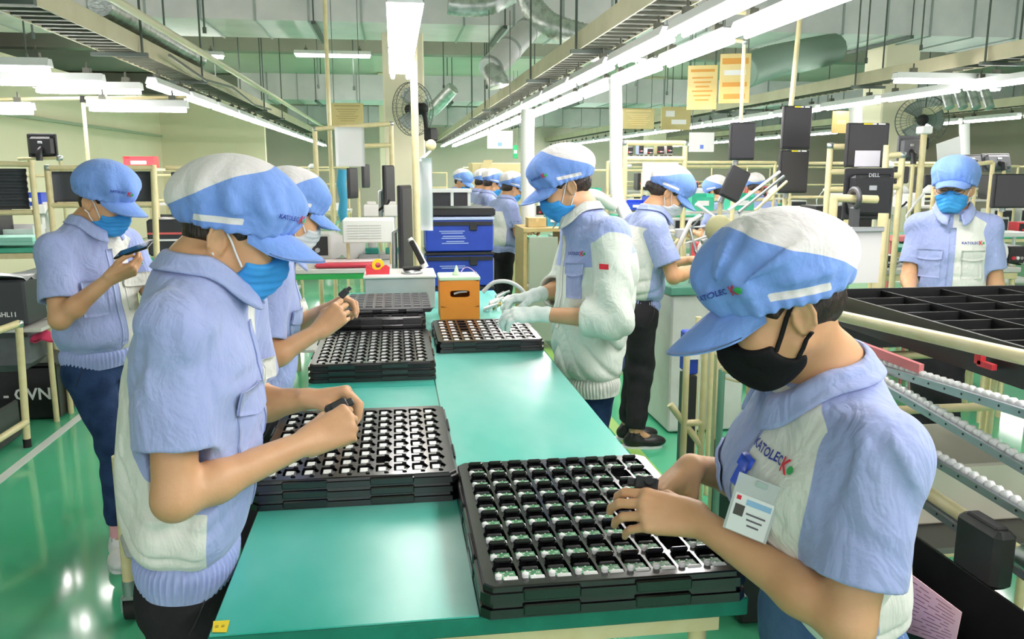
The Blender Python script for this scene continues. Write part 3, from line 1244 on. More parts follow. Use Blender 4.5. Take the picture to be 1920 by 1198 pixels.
    # ---------------- gloves
    for sd in J.get('gloves', ''):
        W_, d_, z_, pose = gl[sd]
        gp, _, _, _, _ = hand(W_, d_, z_, sd, pose, J.get('hand_s', .95), .0035)
        back = (J['el' + sd] - W_) / np.linalg.norm(J['el' + sd] - W_)
        gp.append(rc(W_, W_ + back * .055, .027, .033, .02))
        solid('glove', gp, max(hh, .003), GLOVE, root, disp=lambda P: .0012 * np.sin(P[:, 0] * 150 + 60 * P[:, 2]))
    J['grips'] = grips
    J['shirt_prims'] = (sp_out, sdisp)
    J['cw'], J['Rc'] = cw, Rc
    J['root'], J['shirt'] = root, shirt
    J['hw'], J['hR'], J['hp'] = hw, R, hp
    return root
# ------------------------------------------------------------------ bench, trays and modules
TZ = 0.78
TEAL = mat('teal_mat', '2fae9c', 0.28, col2='74cdbf', nscale=2.2, bump=0.02, bscale=300, mottled=(.40, .72), stretch=(1, .55, 1))  # whitish mottle paints glossy reflections into the colour, along with wear
TEAL2 = mat('teal_mat_light', '64cbbb', 0.26, col2='98dbd0', nscale=2.0, mottled=(.38, .70), stretch=(1, .5, 1))  # second colour paints pale reflections, mixed with wear
TEALD = mat('teal_edge', '14745f', 0.45, col2='1a8069', nscale=20)
CREAM = mat('cream_pipe', 'e9dcae', 0.35, col2='e2d3a0', nscale=20)
STEEL = mat('steel', 'b9bdc0', 0.32, metal=0.85)
CHROME = mat('joint_metal', 'c9ccd0', 0.28, metal=0.9)
BLACKPL = mat('black_tray_plastic', '0f0f12', 0.20, col2='151418', nscale=12, spec=0.9)
BLACKPL2 = mat('black_bin_plastic', '191a1b', 0.42, col2='202122', nscale=12)
DARKP = mat('dark_plastic', '2a2a2d', .45)
RUBBER = mat('black_rubber', '1b1b1c', 0.7)
PCB = mat('circuit_board_green', '2f7a4a', 0.45, col2='4a9a62', nscale=260, mottled=(.45, .55))
WHITEP = mat('white_plastic', 'f6f6f6', 0.30)
SILVER = mat('silver_part', 'd8d8dc', 0.25, metal=0.6)
GREYM = mat('grey_metal_case', 'c2c5c8', 0.4, metal=0.25, col2='b6babd', nscale=5)
LGREY = mat('light_grey_case', 'd9d8d4', 0.5, col2='cfcdc8', nscale=6)
ORANGE = mat('orange_board', 'e88a2a', 0.55, col2='e08024', nscale=5, bump=.03, bscale=40)
MINT = mat('mint_lid', 'cfeac9', 0.5)
YEL = mat('yellow_sticker', 'f3d61f', 0.5)
PAPER = mat('white_paper', 'f2f2f2', 0.7)
INK = mat('ink', '5a5560', 0.8)
PINKP = mat('pink_paper', 'eebfc8', 0.75, col2='e9b6c0', nscale=4)
REDP = mat('red_plastic', 'd43a44', 0.45)
PINKR = mat('pink_red_plastic', 'ee8a8e', 0.5)

X0, X1, Y0, Y1 = -.330, .628, 1.330, 5.30
t = thing('workbench', (.15, 3.3, 0), 'long workbench with a dark green edge and worn teal top holding the trays', 'workbench')
mb = MB()
mb.box(((X0 + X1) / 2, (Y0 + Y1) / 2, TZ - .022), (X1 - X0, Y1 - Y0, .036), 0, None, .003)
mb.build('tabletop', TEALD, t)
mb = MB()
for y in (Y0 + .06, Y1 - .08):
    mb.box(((X0 + X1) / 2, y, TZ - .065), (X1 - X0 - .08, .045, .045))
for x in (X0 + .06, X1 - .06):
    mb.box((x, (Y0 + Y1) / 2, TZ - .065), (.045, Y1 - Y0 - .12, .045))
mb.build('apron_frame', CREAM, t)
for x in (X0 + .07, X1 - .07):
    for y in (Y0 + .07, 3.3, Y1 - .1):
        mb = MB()
        mb.cyl((x, y, .03), (x, y, TZ - .08), .018, 0, 12)
        mb.cyl((x, y, 0), (x, y, .035), .024, 0, 12)
        mb.build('leg', CREAM, t)
mb = MB()
mb.box((-.0985, (Y0 + 2.90) / 2 + .01, TZ - .0015), (.455, 2.90 - Y0 + .02, .003), 0)
tag(mb.build('table_mat', TEAL), 'worn teal rubber mat under the tray stack beside the bending woman', 'mat')
mb = MB()
mb.box((-.0985, 4.11, TZ - .0015), (.455, 2.37, .003), 0)
tag(mb.build('table_mat', TEAL), 'teal rubber mat under the trays further along the bench by the grey case', 'mat')
mb = MB()
mb.box((.379, 3.31, TZ - .002), (.490, 3.93, .002), 0)
tag(mb.build('table_mat', TEAL2), 'pale shiny teal mat running along the bench edge beside the gloved man', 'mat')

mb = MB()
P = [atz(398, 1186, TZ + .001), atz(425, 1186, TZ + .001), atz(431, 1163, TZ + .001), atz(400, 1165, TZ + .001)]
mb.add([p + V(0, 0, .0006) for p in P], [(0, 1, 2, 3)])
c = sum(P) / 4
for dx in (-.006, .004):
    mb.box(c + V(dx, 0, .0009), (.005, .007, .0004), 1)
tag(mb.build('sticker', [YEL, mat('faded_print', 'b59b1c', .6)]), 'yellow sticker at the near corner of the teal bench', 'sticker')


def tray_mesh(mb, W, D, H, nx, ny, kind, deep=.016, open_grid=False):
    """moulded tray: rim, grid of shaped pockets with walls and floors, stepped skirt with handles"""
    rim = .018
    x0, y0 = -W / 2 + rim, -D / 2 + rim
    px, py = (W - 2 * rim) / nx, (D - 2 * rim) / ny
    # top rim
    cc = .016
    out = [(-W / 2 + cc, -D / 2), (W / 2 - cc, -D / 2), (W / 2, -D / 2 + cc), (W / 2, D / 2 - cc), (W / 2 - cc, D / 2), (-W / 2 + cc, D / 2), (-W / 2, D / 2 - cc), (-W / 2, -D / 2 + cc)]
    a, b = W / 2 - rim, D / 2 - rim
    inn = [(-a, -b), (a, -b), (a, -b), (a, b), (a, b), (-a, b), (-a, b), (-a, -b)]
    vs = [(p[0], p[1], H) for p in out] + [(p[0], p[1], H) for p in inn]
    mb.add(vs, [(i, (i + 1) % 8, 8 + (i + 1) % 8, 8 + i) if inn[i] != inn[(i + 1) % 8] else (i, (i + 1) % 8, 8 + i) for i in range(8)], 0)
    # skirt: rounded shoulder, step, foot
    lev = [(0, H), (.0022, H - .0022), (.003, H * .62), (.0075, H * .58), (.0085, 0)]
    rings = []
    for g, z in lev:
        rings += [(p[0] + (math.copysign(g, p[0])), p[1] + math.copysign(g, p[1]), z) for p in out]
    fs = [(k * 8 + (i + 1) % 8, k * 8 + i, k * 8 + 8 + i, k * 8 + 8 + (i + 1) % 8) for k in range(4) for i in range(8)]
    mb.add(rings, fs, 0)
    # handles on the two ends and sides
    for sx in (-.25, .18):
        for sy in (-1, 1):
            mb.box((sx * W, sy * (D / 2 + .007), H * .45), (W * .22, .006, H * .78), 0, None, .0025)
    for sy in (-.2, .2):
        for s_ in (-1, 1):
            mb.box((s_ * (W / 2 + .007), sy * D, H * .45), (.006, D * .16, H * .78), 0, None, .0025)
    for i in range(nx):
        for j in range(ny):
            cx, cy = x0 + (i + .5) * px, y0 + (j + .5) * py
            hx, hy = px / 2, py / 2
            o8 = [(-hx, -hy), (0, -hy), (hx, -hy), (hx, 0), (hx, hy), (0, hy), (-hx, hy), (-hx, 0)]
            if kind == 'long':       # deep pocket with a notch at the back corner
                i8 = [(-hx * .84, -hy * .90), (0, -hy * .90), (hx * .88, -hy * .90), (hx * .88, -hy * .1), (hx * .78, hy * .78), (-hx * .1, hy * .86), (-hx * .66, hy * .72), (-hx * .96, hy * .30)]
            elif kind == 'arrow':    # pocket with a pointed end
                i8 = [(-hx * .86, -hy * .82), (0, -hy * .86), (hx * .56, -hy * .70), (hx * .97, 0), (hx * .56, hy * .70), (0, hy * .86), (-hx * .86, hy * .82), (-hx * .92, 0)]
            else:
                i8 = [(-hx * .8, -hy * .8), (0, -hy * .8), (hx * .8, -hy * .8), (hx * .8, 0), (hx * .8, hy * .8), (0, hy * .8), (-hx * .8, hy * .8), (-hx * .8, 0)]
            vs = [(cx + p[0], cy + p[1], H) for p in o8] + [(cx + p[0], cy + p[1], H) for p in i8] + [(cx + p[0] * .95, cy + p[1] * .95, H - deep) for p in i8]
            fs = [(q, (q + 1) % 8, 8 + (q + 1) % 8, 8 + q) for q in range(8)] + [(8 + q, 8 + (q + 1) % 8, 16 + (q + 1) % 8, 16 + q) for q in range(8)] + [tuple(range(16, 24))]
            mb.add(vs, fs, 0)
            if kind == 'arrow':     # small ridge between rows
                mb.box((cx + hx * .30, cy - hy * .98, H + .0015), (px * .26, py * .16, .004), 0, None, .0018)
            if kind == 'long':      # raised ridge behind each pocket
                if j < ny:
                    mb.box((cx - hx * .05, cy + hy * .84, H + .004), (px * .72, py * .12, .012), 0, None, .004)
    return [(x0 + (i + .5) * px, y0 + (j + .5) * py) for j in range(ny) for i in range(nx)], px, py


def tray_stack(cx, cy, W, D, H, n, nx, ny, kind, labels, group, rot=0, z=TZ):
    mb = MB()
    cells, px, py = tray_mesh(mb, W, D, H, nx, ny, kind)
    proto = None
    for k in range(n):
        loc = (cx, cy, z + .0005 + k * (H + .0006))
        if proto is None:
            mb.v = [(v[0] + loc[0], v[1] + loc[1], v[2] + loc[2]) for v in mb.v]
            proto = tag(mb.build('parts_tray', BLACKPL, None, loc), labels[k], 'tray', group)
        else:
            copy_tree(proto, loc, labels[k], group)
    ztop = z + .0005 + (n - 1) * (H + .0006) + H
    return [(cx + a, cy + b) for a, b in cells], ztop, px, py


# nearest stack, full of boards
cells, zt, px, py = tray_stack(.374, 1.630, .470, .620, .0285, 2, 9, 8, 'long',
                               ['lower black tray under the full tray of green boards at the bench corner', 'top black tray of green circuit boards under the hands of the black-masked worker'],
                               'black trays stacked at the bench corner')
MODL = 'small camera module with green board and white connector in the bench corner tray'
base = None
rnd = random.Random(3)
for q, (x, y) in enumerate(cells):
    loc = (x - px * .02, y - py * .20, zt - .0125)
    if base is None:
        base = thing('camera_module', loc, MODL, 'electronic part', 'camera modules with green boards')
        L = V(*loc)
        mb = MB()
        mb.box(L + V(0, .004, .0085), (px * .76, py * .46, .0030), 0, rotx(-.12), .0006)
        for k in range(9):
            mb.box(L + V(rnd.uniform(-.011, .013), rnd.uniform(-.006, .018), .0105), (.003, .002, .0012), 1)
        mb.build('circuit_board', [PCB, WHITEP], base)
        mb = MB()
        mb.box(L + V(.007, -.0150, .0105), (px * .54, .0110, .0070), 0, None, .001)
        mb.box(L + V(.007, -.0150, .0145), (px * .46, .0040, .0012), 0)
        mb.build('connector', WHITEP, base)
        mb = MB()
        mb.cyl(L + V(-.0145, -.012, .004), L + V(-.0145, -.012, .0165), .0060, 0, 12)
        mb.lathe([(.0060, 0), (.0066, .001), (.0064, .003), (.004, .0044), (.0005, .0048)], L + V(-.0145, -.012, .0165), 0, 12)
        mb.build('lens_pin', WHITEP, base)
        mb = MB()
        mb.box(L + V(.0, .0262, .006), (px * .62, .010, .010), 0, None, .002)
        mb.build('housing', DARKP, base)
    else:
        if q in (16, 61):
            continue
        copy_tree(base, loc)

# stack beside the bending woman
cells, zt, px, py = tray_stack(-.105, 2.135, .464, .560, .0228, 3, 10, 9, 'arrow',
                               ['bottom black tray of the stack under the hands of the bending woman', 'middle black tray of the stack under the hands of the bending woman', 'top black tray of white-topped modules under the hands of the bending woman'],
                               'black trays stacked beside the bending woman')


def flat_module(loc, px, py, label, group, cat='electronic part'):
    mb = MB()
    L = V(*loc)
    mb.box(L + V(-px * .08, 0, .006), (px * .56, py * .62, .012), 0, None, .002)
    mb.box(L + V(-px * .10, 0, .0122), (px * .42, py * .44, .0018), 1, None, .0008)
    mb.box(L + V(px * .26, 0, .006), (px * .16, py * .30, .008), 0, None, .001)
    mb.box(L + V(px * .12, -py * .31, .0105), (px * .14, py * .10, .003), 1, None, .0008)
    return tag(mb.build('camera_module', [DARKP, WHITEP], None, loc), label, cat, group)


base = None
for q, (x, y) in enumerate(cells):
    if q in (16, 25, 1, 2, 11, 12, 13, 20, 21, 30):
        if q in (16,):
            continue
    loc = (x, y, zt - .0150)
    if base is None:
        base = flat_module(loc, px, py, 'white-topped module in the top tray beside the bending woman', 'white-topped modules')
    else:
        copy_tree(base, loc)

# stack further along
cells, zt, px, py = tray_stack(-.095, 3.330, .450, .640, .0228, 3, 9, 10, 'arrow',
                               ['bottom black tray of the stack between the grey case and the bending woman', 'middle black tray of the stack between the grey case and the bending woman', 'top black tray of silver modules ahead of the hands of the shorter-haired woman'],
                               'black trays stacked midway along the bench')
base = None
for q, (x, y) in enumerate(cells):
    loc = (x, y, zt - .0150)
    if base is None:
        base = flat_module(loc, px, py, 'silver-topped module in the tray midway along the bench', 'silver-topped modules')
        base.data.materials[1] = SILVER
    else:
        copy_tree(base, loc)

# tray in front of the gloved man
cells, zt, px, py = tray_stack(.395, 3.715, .450, .520, .0240, 2, 9, 7, 'box',
                               ['lower black tray in front of the orange box', 'top black tray in front of the orange box under the gloved hand'], 'black trays in front of the orange box')
base = None
for q, (x, y) in enumerate(cells):
    if q % 9 in (2,) and q > 20:
        continue
    loc = (x, y, zt - .0150)
    if base is None:
        base = flat_module(loc, px, py, 'tiny white and rust coloured module in the tray before the orange box', 'modules before the orange box')
        base.data.materials[0] = mat('rust_brown', '5a3024', .5)
    else:
        copy_tree(base, loc)

# stack with compartments behind, grey lid tray on top
cells, zt2, px, py = tray_stack(-.100, 3.93, .440, .44, .028, 4, 6, 5, 'box',
                                ['lowest black tray under the ribbed grey tray near the grey case', 'second black tray under the ribbed grey tray near the grey case', 'third black tray under the ribbed grey tray near the grey case', 'uppermost black tray directly under the ribbed grey tray'],
                                'black trays under the ribbed grey tray')
mb = MB()
W, D, z = .400, .46, zt2 + .001
c = V(-.040, 4.05, z)
mb.box(c + V(0, 0, .012), (W, D, .024), 0, None, .006)
for k in range(9):
    x = -W / 2 + W * (k + .5) / 9
    mb.box(c + V(x, 0, .0255), (W / 9 * .78, D * .88, .003), 1, None, .001)
    for j in range(8):
        mb.box(c + V(x, -D * .42 + D * .12 * j, .028), (W / 9 * .70, .006, .003), 0)
mb.box(c + V(0, -D / 2 - .002, .018), (W + .012, .008, .010), 0, None, .003)
for sx in (-.28, .02, .3):
    mb.box(c + V(sx * W, -D / 2 - .004, .008), (W * .2, .010, .014), 0, None, .003)
tag(mb.build('ribbed_tray', [mat('dark_grey_tray', '3c3c40', .35), mat('grey_tray_rib', '55555a', .35)]), 'dark grey ribbed tray lying on the black trays before the grey case', 'tray')

# orange box with handle hole and mint lid
ob = thing('parts_box', (.323, 4.34, TZ), 'orange box with a black oval handle hole and mint green lid', 'box')
bx0, bx1, by0, by1, bz = .222, .428, 4.245, 4.44, TZ + .205
mb = MB()
hz, hw_, hh_ = TZ + .135, .050, .018
hole = [(hw_ * math.copysign(min(1, abs(math.cos(t)) * 1.25), math.cos(t)), hh_ * math.copysign(min(1, abs(math.sin(t)) * 1.2), math.sin(t))) for t in np.linspace(0, 2 * PI, 25)[:-1]]
cx = (bx0 + bx1) / 2
outr = []
for (a, b) in hole:
    t = math.atan2(b / (hh_), a / (hw_))
    k = 1 / max(abs(math.cos(t)) / ((bx1 - bx0) / 2), abs(math.sin(t)) / .0701)
    outr.append((k * math.cos(t), k * math.sin(t)))
for yy, sg in ((by0, 1), (by0 + .006, -1)):
    vs = [(cx + a, yy, hz + b) for a, b in outr] + [(cx + a, yy, hz + b) for a, b in hole]
    mb.add(vs, [tuple([i, (i + 1) % 24, 24 + (i + 1) % 24, 24 + i][::sg]) for i in range(24)], 0)
mb.add([(cx + a, by0, hz + b) for a, b in hole] + [(cx + a, by0 + .006, hz + b) for a, b in hole], [(i, (i + 1) % 24, 24 + (i + 1) % 24, 24 + i) for i in range(24)], 0)
mb.box((cx, by0 + .003, (TZ + hz - .0701) / 2 + .0005), (bx1 - bx0, .006, hz - .0701 - TZ - .001), 0)
mb.box((cx, by1 - .003, (TZ + bz) / 2), (bx1 - bx0, .006, bz - TZ - .002), 0)
for x in (bx0 + .003, bx1 - .003):
    mb.box((x, (by0 + by1) / 2, (TZ + bz) / 2), (.006, by1 - by0 - .002, bz - TZ - .002), 0)
mb.box((cx, (by0 + by1) / 2, TZ + .004), (bx1 - bx0 - .012, by1 - by0 - .012, .006), 0)
mb.build('box_body', ORANGE, ob)
mb = MB()
mb.box((cx, (by0 + by1) / 2, bz + .010), (bx1 - bx0 + .008, by1 - by0 + .008, .020), 0, None, .004)
mb.build('lid', MINT, ob)
mb = MB()
mb.tube([(cx - .03, by0 + .025, hz - .002), (cx + .0, by0 + .028, hz + .006), (cx + .04, by0 + .024, hz + .008)], .006, 0, 8)
tag(mb.build('white_part', WHITEP), 'white plastic part seen inside the handle hole of the orange box', 'part')
mb = MB()
o = V(cx - .012, by0 + .07, bz + .0205)
mb.lathe([(.022, 0), (.022, .006), (.012, .018), (.009, .034), (.003, .048), (.001, .052)], o, 0, 14)
tag(mb.build('nozzle', mat('pale_green_plastic', 'c8e3c0', .45)), 'pale green plastic nozzle standing on the orange box lid', 'nozzle')
mb = MB()
pts = [o + V(.02 + .085 * t, -.005 + .05 * math.sin(t * 5), .008 + .028 * math.sin(t * PI)) for t in np.linspace(0.05, 1, 20)]
mb.tube(pts, .0028, 0, 6)
tag(mb.build('wire', mat('lilac_wire', 'b59ad0', .5)), 'lilac wire curling over the mint lid of the orange box', 'wire')

# grey instrument case with things on top
gc = thing('instrument_case', (.03, 4.78, TZ), 'large grey metal case at the bench end behind the trays', 'case')
mb = MB()
mb.box((.020, 4.80, TZ + .088), (.390, .36, .170), 0, None, .004)
mb.build('case_body', GREYM, gc)
mb = MB()
mb.box((.020, 4.80, TZ + .180), (.405, .38, .012), 0, None, .003)
mb.build('case_lid', LGREY, gc)
ztop = TZ + .187
td = thing('tape_dispenser', (-.105, 4.72, ztop), 'red tape dispenser with a roll of yellow tape on the grey case', 'tape dispenser')
b_ = V(-.105, 4.72, ztop)
mb = MB()
side = [(-.062, 0), (.066, 0), (.070, .036), (.050, .050), (.030, .044), (.014, .026), (-.012, .026), (-.034, .040), (-.052, .052), (-.066, .040)]
for yy in (-.022, .014):
    mb.prism(side, .008, b_ + V(0, yy + .008, .0005), rotx(PI / 2))
mb.box(b_ + V(.002, -.004, .008), (.130, .030, .014))
mb.build('dispenser_body', REDP, td)
mb = MB()
for r0, r1 in ((.034, .016),):
    vs = []
    for yy in (-.012, .004):
        for r in (r0, r1):
            vs += [b_ + V(.004 + r * math.cos(a), yy, .052 + r * math.sin(a)) for a in np.linspace(0, 2 * PI, 25)[:-1]]
    f_ = []
    for i in range(24):
        j = (i + 1) % 24
        f_ += [(i, j, 24 + j, 24 + i), (48 + j, 48 + i, 72 + i, 72 + j), (j, i, 48 + i, 48 + j), (24 + i, 24 + j, 72 + j, 72 + i)]
    mb.add(vs, f_, 0, False)
mb.build('tape_roll', YEL, td)
mb = MB()
mb.box((-.10, 4.66, ztop + .001), (.11, .05, .0012), 0)
tag(mb.build('label_sheet', mat('pale_pink', 'f6e3e6', .7)), 'pale pink sheet lying on the grey case before the tape dispenser', 'paper')
sc_ = thing('scanner_stand', (.10, 4.74, ztop), 'black hand scanner leaning in its stand on the grey case', 'scanner')
b_ = V(.09, 4.74, ztop)
mb = MB()
mb.lathe([(.060, .0005), (.062, .008), (.050, .018), (.030, .022), (.026, .030)], b_, 0, 20)
mb.build('stand_base', STEEL, sc_)
mb = MB()
mb.tube([b_ + V(.075, 0, .030), b_ + V(.055, 0, .075), b_ + V(.02, 0, .150), b_ + V(-.01, 0, .200)], [.022, .020, .018, .014], 0, 10, flat=.6)
mb.build('scanner_handle', WHITEP, sc_)
mb = MB()
mb.box(b_ + V(.030, -.014, .120), (.030, .014, .15), 0, roty(-.45), .006)
mb.box(b_ + V(.002, 0, .030), (.11, .07, .014), 0, None, .005)
mb.build('scanner_head', RUBBER, sc_)
# ------------------------------------------------------------------ the hall
FLOORM = mat('green_epoxy', '46b486', 0.09, col2='5bbf93', nscale=.7, bump=.010, bscale=3.0, spec=0.6)
CEILM = mat('ceiling_paint', 'e6ded2', 0.8, col2='dcd5c8', nscale=.4)
WALLM = mat('pale_green_wall', 'efe6c8', 0.75, col2='e9e0c0', nscale=.5)
WALLG = mat('grey_green_wall', 'e4dcca', 0.75, col2='dcd4c0', nscale=.5)
COLM = mat('column_paint', 'f0e6cc', 0.7, col2='eae0c4', nscale=1.2)
GALV = mat('galvanised_sheet', 'e4e2e4', 0.45, metal=.15, col2='d8d7da', nscale=2.5)
FOIL = mat('foil_duct', 'cfd3d2', 0.3, metal=.75, col2='a8afad', nscale=14, bump=.35, bscale=40)
BEIGE = mat('beige_channel', 'c9c2a6', 0.6, col2='beb79a', nscale=3)
BRACK = mat('dark_bracket', '5f6256', 0.6)
REFL = mat('white_reflector', 'eef2f2', 0.35)
LAMP = mat('lamp_tube', 'fff8f6', 0.4, emit=LAMP_E)
WCORR = mat('white_corrugated', 'f1f2f0', 0.5)
ROD = mat('hanger_rod', '56605a', 0.6)

mb = MB()
mb.box((3, 16, -.05), (34, 44, .1))
struct(mb.build('floor', FLOORM))
mb = MB()
mb.box((3, 16, 4.25), (34, 44, .1))
struct(mb.build('ceiling', CEILM))
mb = MB()
mb.box((3, 28.9, 2.1), (34, .2, 4.2))
struct(mb.build('wall_back', WALLG))
mb = MB()
mb.box((-5.8, 14.0, 1.63), (.2, 16.2, 3.25))
struct(mb.build('wall_left', WALLM))
mb = MB()
mb.box((-4.45, 22.1, 1.63), (2.5, .2, 3.25))
struct(mb.build('wall_partition', WALLM))
mb = MB()
mb.box((-12.0, 16, 2.1), (.2, 40, 4.2))
struct(mb.build('wall_far_left', WALLG))
mb = MB()
mb.box((19.5, 16, 2.1), (.2, 40, 4.2))
struct(mb.build('wall_right', WALLG))
mb = MB()
mb.box((-5.66, 14, 2.36), (.06, 15.8, .05))
struct(mb.build('trim_left', mat('trim_grey', 'b5bfa6', .6)))
mb = MB()
for (y, z, hgt) in ((16.4, 3.93, .5), (25.0, 3.9, .5)):
    mb = MB()
    mb.box((3, y, z), (30, .35, hgt))
    struct(mb.build('ceiling_beam', mat('beam_grey', 'a8a599', .8, col2='97958a', nscale=1)))
c1 = aty(759, 250, 11.35)
c2 = aty(1682, 250, 11.35)
for c, nm in ((c1, 'column'), (c2, 'column'), (V(-.1, 24, 0), 'column'), (V(7.7, 24, 0), 'column')):
    mb = MB()
    mb.box((c[0], c[1] + .27, 2.1), (.54, .54, 4.2), 0, None, .02)
    struct(mb.build(nm, COLM))
# painted lines
LINEW, LINEY = mat('white_line', 'dfe6e0', .35), mat('yellow_green_line', '9ecb66', .35)
mb = MB()
mb.box((-2.02, 5.0, .001), (.055, 7.6, .002))
struct(mb.build('floor_line', LINEW))
mb = MB()
mb.box((1.30, 5.6, .001), (.07, 4.6, .002))
struct(mb.build('floor_line', LINEY))
mb = MB()
mb.box((2.1, 6.2, .001), (1.5, .07, .002))
struct(mb.build('floor_line', LINEY))
mb = MB()
mb.box((2.6, 2.2, .001), (.07, 4.5, .002))
struct(mb.build('floor_line', LINEY))


# ---------------- air ducts
def air_duct(x0, x1, y0, y1, z0, z1, label, rods):
    t = thing('air_duct', ((x0 + x1) / 2, (y0 + y1) / 2, z0), label, 'air duct', 'square air ducts across the hall')
    mb = MB()
    mb.box(((x0 + x1) / 2, (y0 + y1) / 2, (z0 + z1) / 2), (x1 - x0, y1 - y0, z1 - z0))
    mb.build('duct_body', GALV, t)
    mb = MB()
    x = x0 + .6
    while x < x1:
        for yy in (y0 - .008, y1 + .008):
            mb.box((x, yy, (z0 + z1) / 2), (.025, .016, z1 - z0 + .03))
        mb.box((x, (y0 + y1) / 2, z0 - .008), (.025, y1 - y0 + .03, .016))
        x += .62
    mb.build('seam', mat('seam_grey', 'a4acab', .4, metal=.5), t)
    for x in rods:
        mb = MB()
        mb.box((x, (y0 + y1) / 2, z0 - .03), (.05, y1 - y0 + .16, .04))
        for yy in (y0 - .06, y1 + .06):
            mb.cyl((x, yy, z0 - .03), (x, yy, 4.2), .009, 0, 6)
        mb.build('hanger', ROD, t)


air_duct(-9, 15, 10.6, 12.0, 3.30, 3.86, 'large square galvanised air duct crossing above the column with the fan', [-6.4, -3.6, -.9, 1.4, 4.2, 6.8, 9.4])
air_duct(-3.2, 15, 18.6, 20.0, 3.02, 3.55, 'second square galvanised duct crossing further down the hall', [-1.6, 1.3, 4.1, 7.0, 10])
air_duct(-3.2, 15, 27.0, 28.4, 2.95, 3.5, 'third square galvanised duct crossing near the far end of the hall', [0, 4, 8])
for i, (x, y) in enumerate([(-3.3, 8.6), (-1.9, 9.3), (-2.6, 13.3), (1.5, 13.5), (2.3, 13.7), (3.0, 13.9), (3.9, 13.4), (4.7, 14.2), (5.4, 9.2), (6.2, 9.4), (-1.2, 14.5), (-.6, 14.0), (-4.0, 10.2), (.9, 14.9), (8.3, 13.5), (9.1, 13.9)]):
    mb = MB()
    z = 2.75 + .25 * ((i * 7) % 4) / 4
    mb.cyl((x, y, z), (x, y, 4.2), .010, 0, 6)
    mb.cyl((x, y, z), (x, y, z + .06), .02, 0, 6)
    tag(mb.build('hanger_rod', ROD), 'thin dark rod hanging from the ceiling between the ducts', 'rod', 'thin rods hanging from the ceiling')


def ribbed(path, r, pitch=.03, n=14, amp=.10):
    """corrugated hose: path resampled, radius rippled"""
    A = resample(np.array(path), 60)
    L = np.cumsum([0] + [np.linalg.norm(A[i + 1] - A[i]) for i in range(len(A) - 1)])
    k = max(int(L[-1] / pitch * 2), 8)
    s = np.linspace(0, L[-1], k)
    P = np.stack([np.interp(s, L, A[:, i]) for i in range(3)], 1)
    return P, [r * (1 + (amp if i % 2 else 0)) for i in range(k)]


def hose(name, path, r, m, label, cat='hose', pitch=.03, amp=.1, group=None):
    P, R_ = ribbed(path, r, pitch, amp=amp)
    mb = MB()
    mb.tube(P, R_, 0, 14)
    return tag(mb.build(name, m), label, cat, group)


hose('flexible_duct', [aty(985, -20, 9.6), aty(1000, 15, 9.6), aty(1030, 45, 9.5), aty(1075, 62, 9.4), aty(1130, 72, 9.3), aty(1190, 60, 9.2)], .125, FOIL, 'silver foil flexible duct drooping beside the square duct towards the light rail', 'air duct', .05)
hose('flexible_duct', [aty(840, 8, 9.2), aty(880, 12, 9.2), aty(920, 8, 9.2), aty(960, -12, 9.2)], .10, FOIL, 'short silver flexible duct bowing at the very top beside the hanging lamp', 'air duct', .05)
t = thing('branch_duct', aty(985, 60, 10.2), 'round galvanised branch duct sloping down from the big square duct', 'air duct')
mb = MB()
a, b = aty(1000, 45, 10.3), aty(918, 132, 9.7)
mb.cyl(a, b, .145, 0, 24)
mb.build('pipe', GALV, t)
mb = MB()
for k in (.15, .55, .95):
    p = a + (b - a) * k
    d = (b - a) / np.linalg.norm(b - a)
    mb.cyl(p - d * .02, p + d * .02, .152, 0, 24)
mb.build('collar', STEEL, t)
elb = hose('flexible_duct', [aty(922, 130, 9.7), aty(932, 150, 9.6), aty(936, 163, 9.58)], .115, FOIL, 'silver elbow duct bending from the round branch duct to the light rail', 'air duct', .045)
for k_ in ('label', 'category'):
    del elb[k_]
elb.name = 'elbow'
elb.parent = t
elb.location = tuple(np.array(elb.location) - PW[t.name])
hose('hanging_duct', [aty(800, 215, 15.), aty(822, 195, 14.8), aty(850, 165, 14.6)], .11, FOIL, 'short far silver duct dropping under the second square duct', 'air duct', .05)
hose('hanging_duct', [aty(1395, 135, 9.0), aty(1440, 118, 9.2), aty(1500, 105, 9.4), aty(1560, 92, 10.0)], .17, mat('green_grey_duct', '8fa79a', .5, metal=.2), 'wide grey green flexible duct sloping under the square duct beside the yellow boards', 'air duct', .05)
for i, x in enumerate((1765, 1790, 1815, 1840)):
    hose('hanging_duct', [aty(x, 150, 9.5), aty(x + 8, 175, 9.4), aty(x + 16, 202, 9.3)], .05, FOIL, ['first', 'second', 'third', 'fourth'][i] + ' in the row of slanting silver ducts above the man in glasses', 'air duct', .03)
hose('flexible_duct', [V(-2.06, 6.6, 2.72), V(-2.05, 7.2, 2.725), V(-2.06, 8.2, 2.72), V(-2.05, 9.6, 2.72)], .085, FOIL, 'silver flexible duct lying on the beige cable channel', 'air duct', .05)
hose('hanging_pipe', [aty(1153, 146, 5.6), aty(1155, 230, 5.6), aty(1155, 320, 5.6), aty(1158, 372, 5.6), aty(1172, 400, 5.5), aty(1180, 420, 5.4)], .043, WCORR, 'white corrugated exhaust pipe dropping from the light rail beside the capped man with gloves', 'pipe', .020, .07)
hose('hanging_pipe', [aty(1098, 366, 5.3), aty(1118, 368, 5.4), aty(1138, 380, 5.5), aty(1152, 386, 5.53)], .040, WCORR, 'white hose joining the corrugated exhaust pipe from the side', 'pipe', .020, .07)
hose('hanging_pipe', [aty(990, 205, 7.6), aty(989, 250, 7.6), aty(989, 330, 7.6), aty(990, 420, 7.6)], .062, WCORR, 'white corrugated pipe hanging behind the cap of the gloved man', 'pipe', .03, .06)
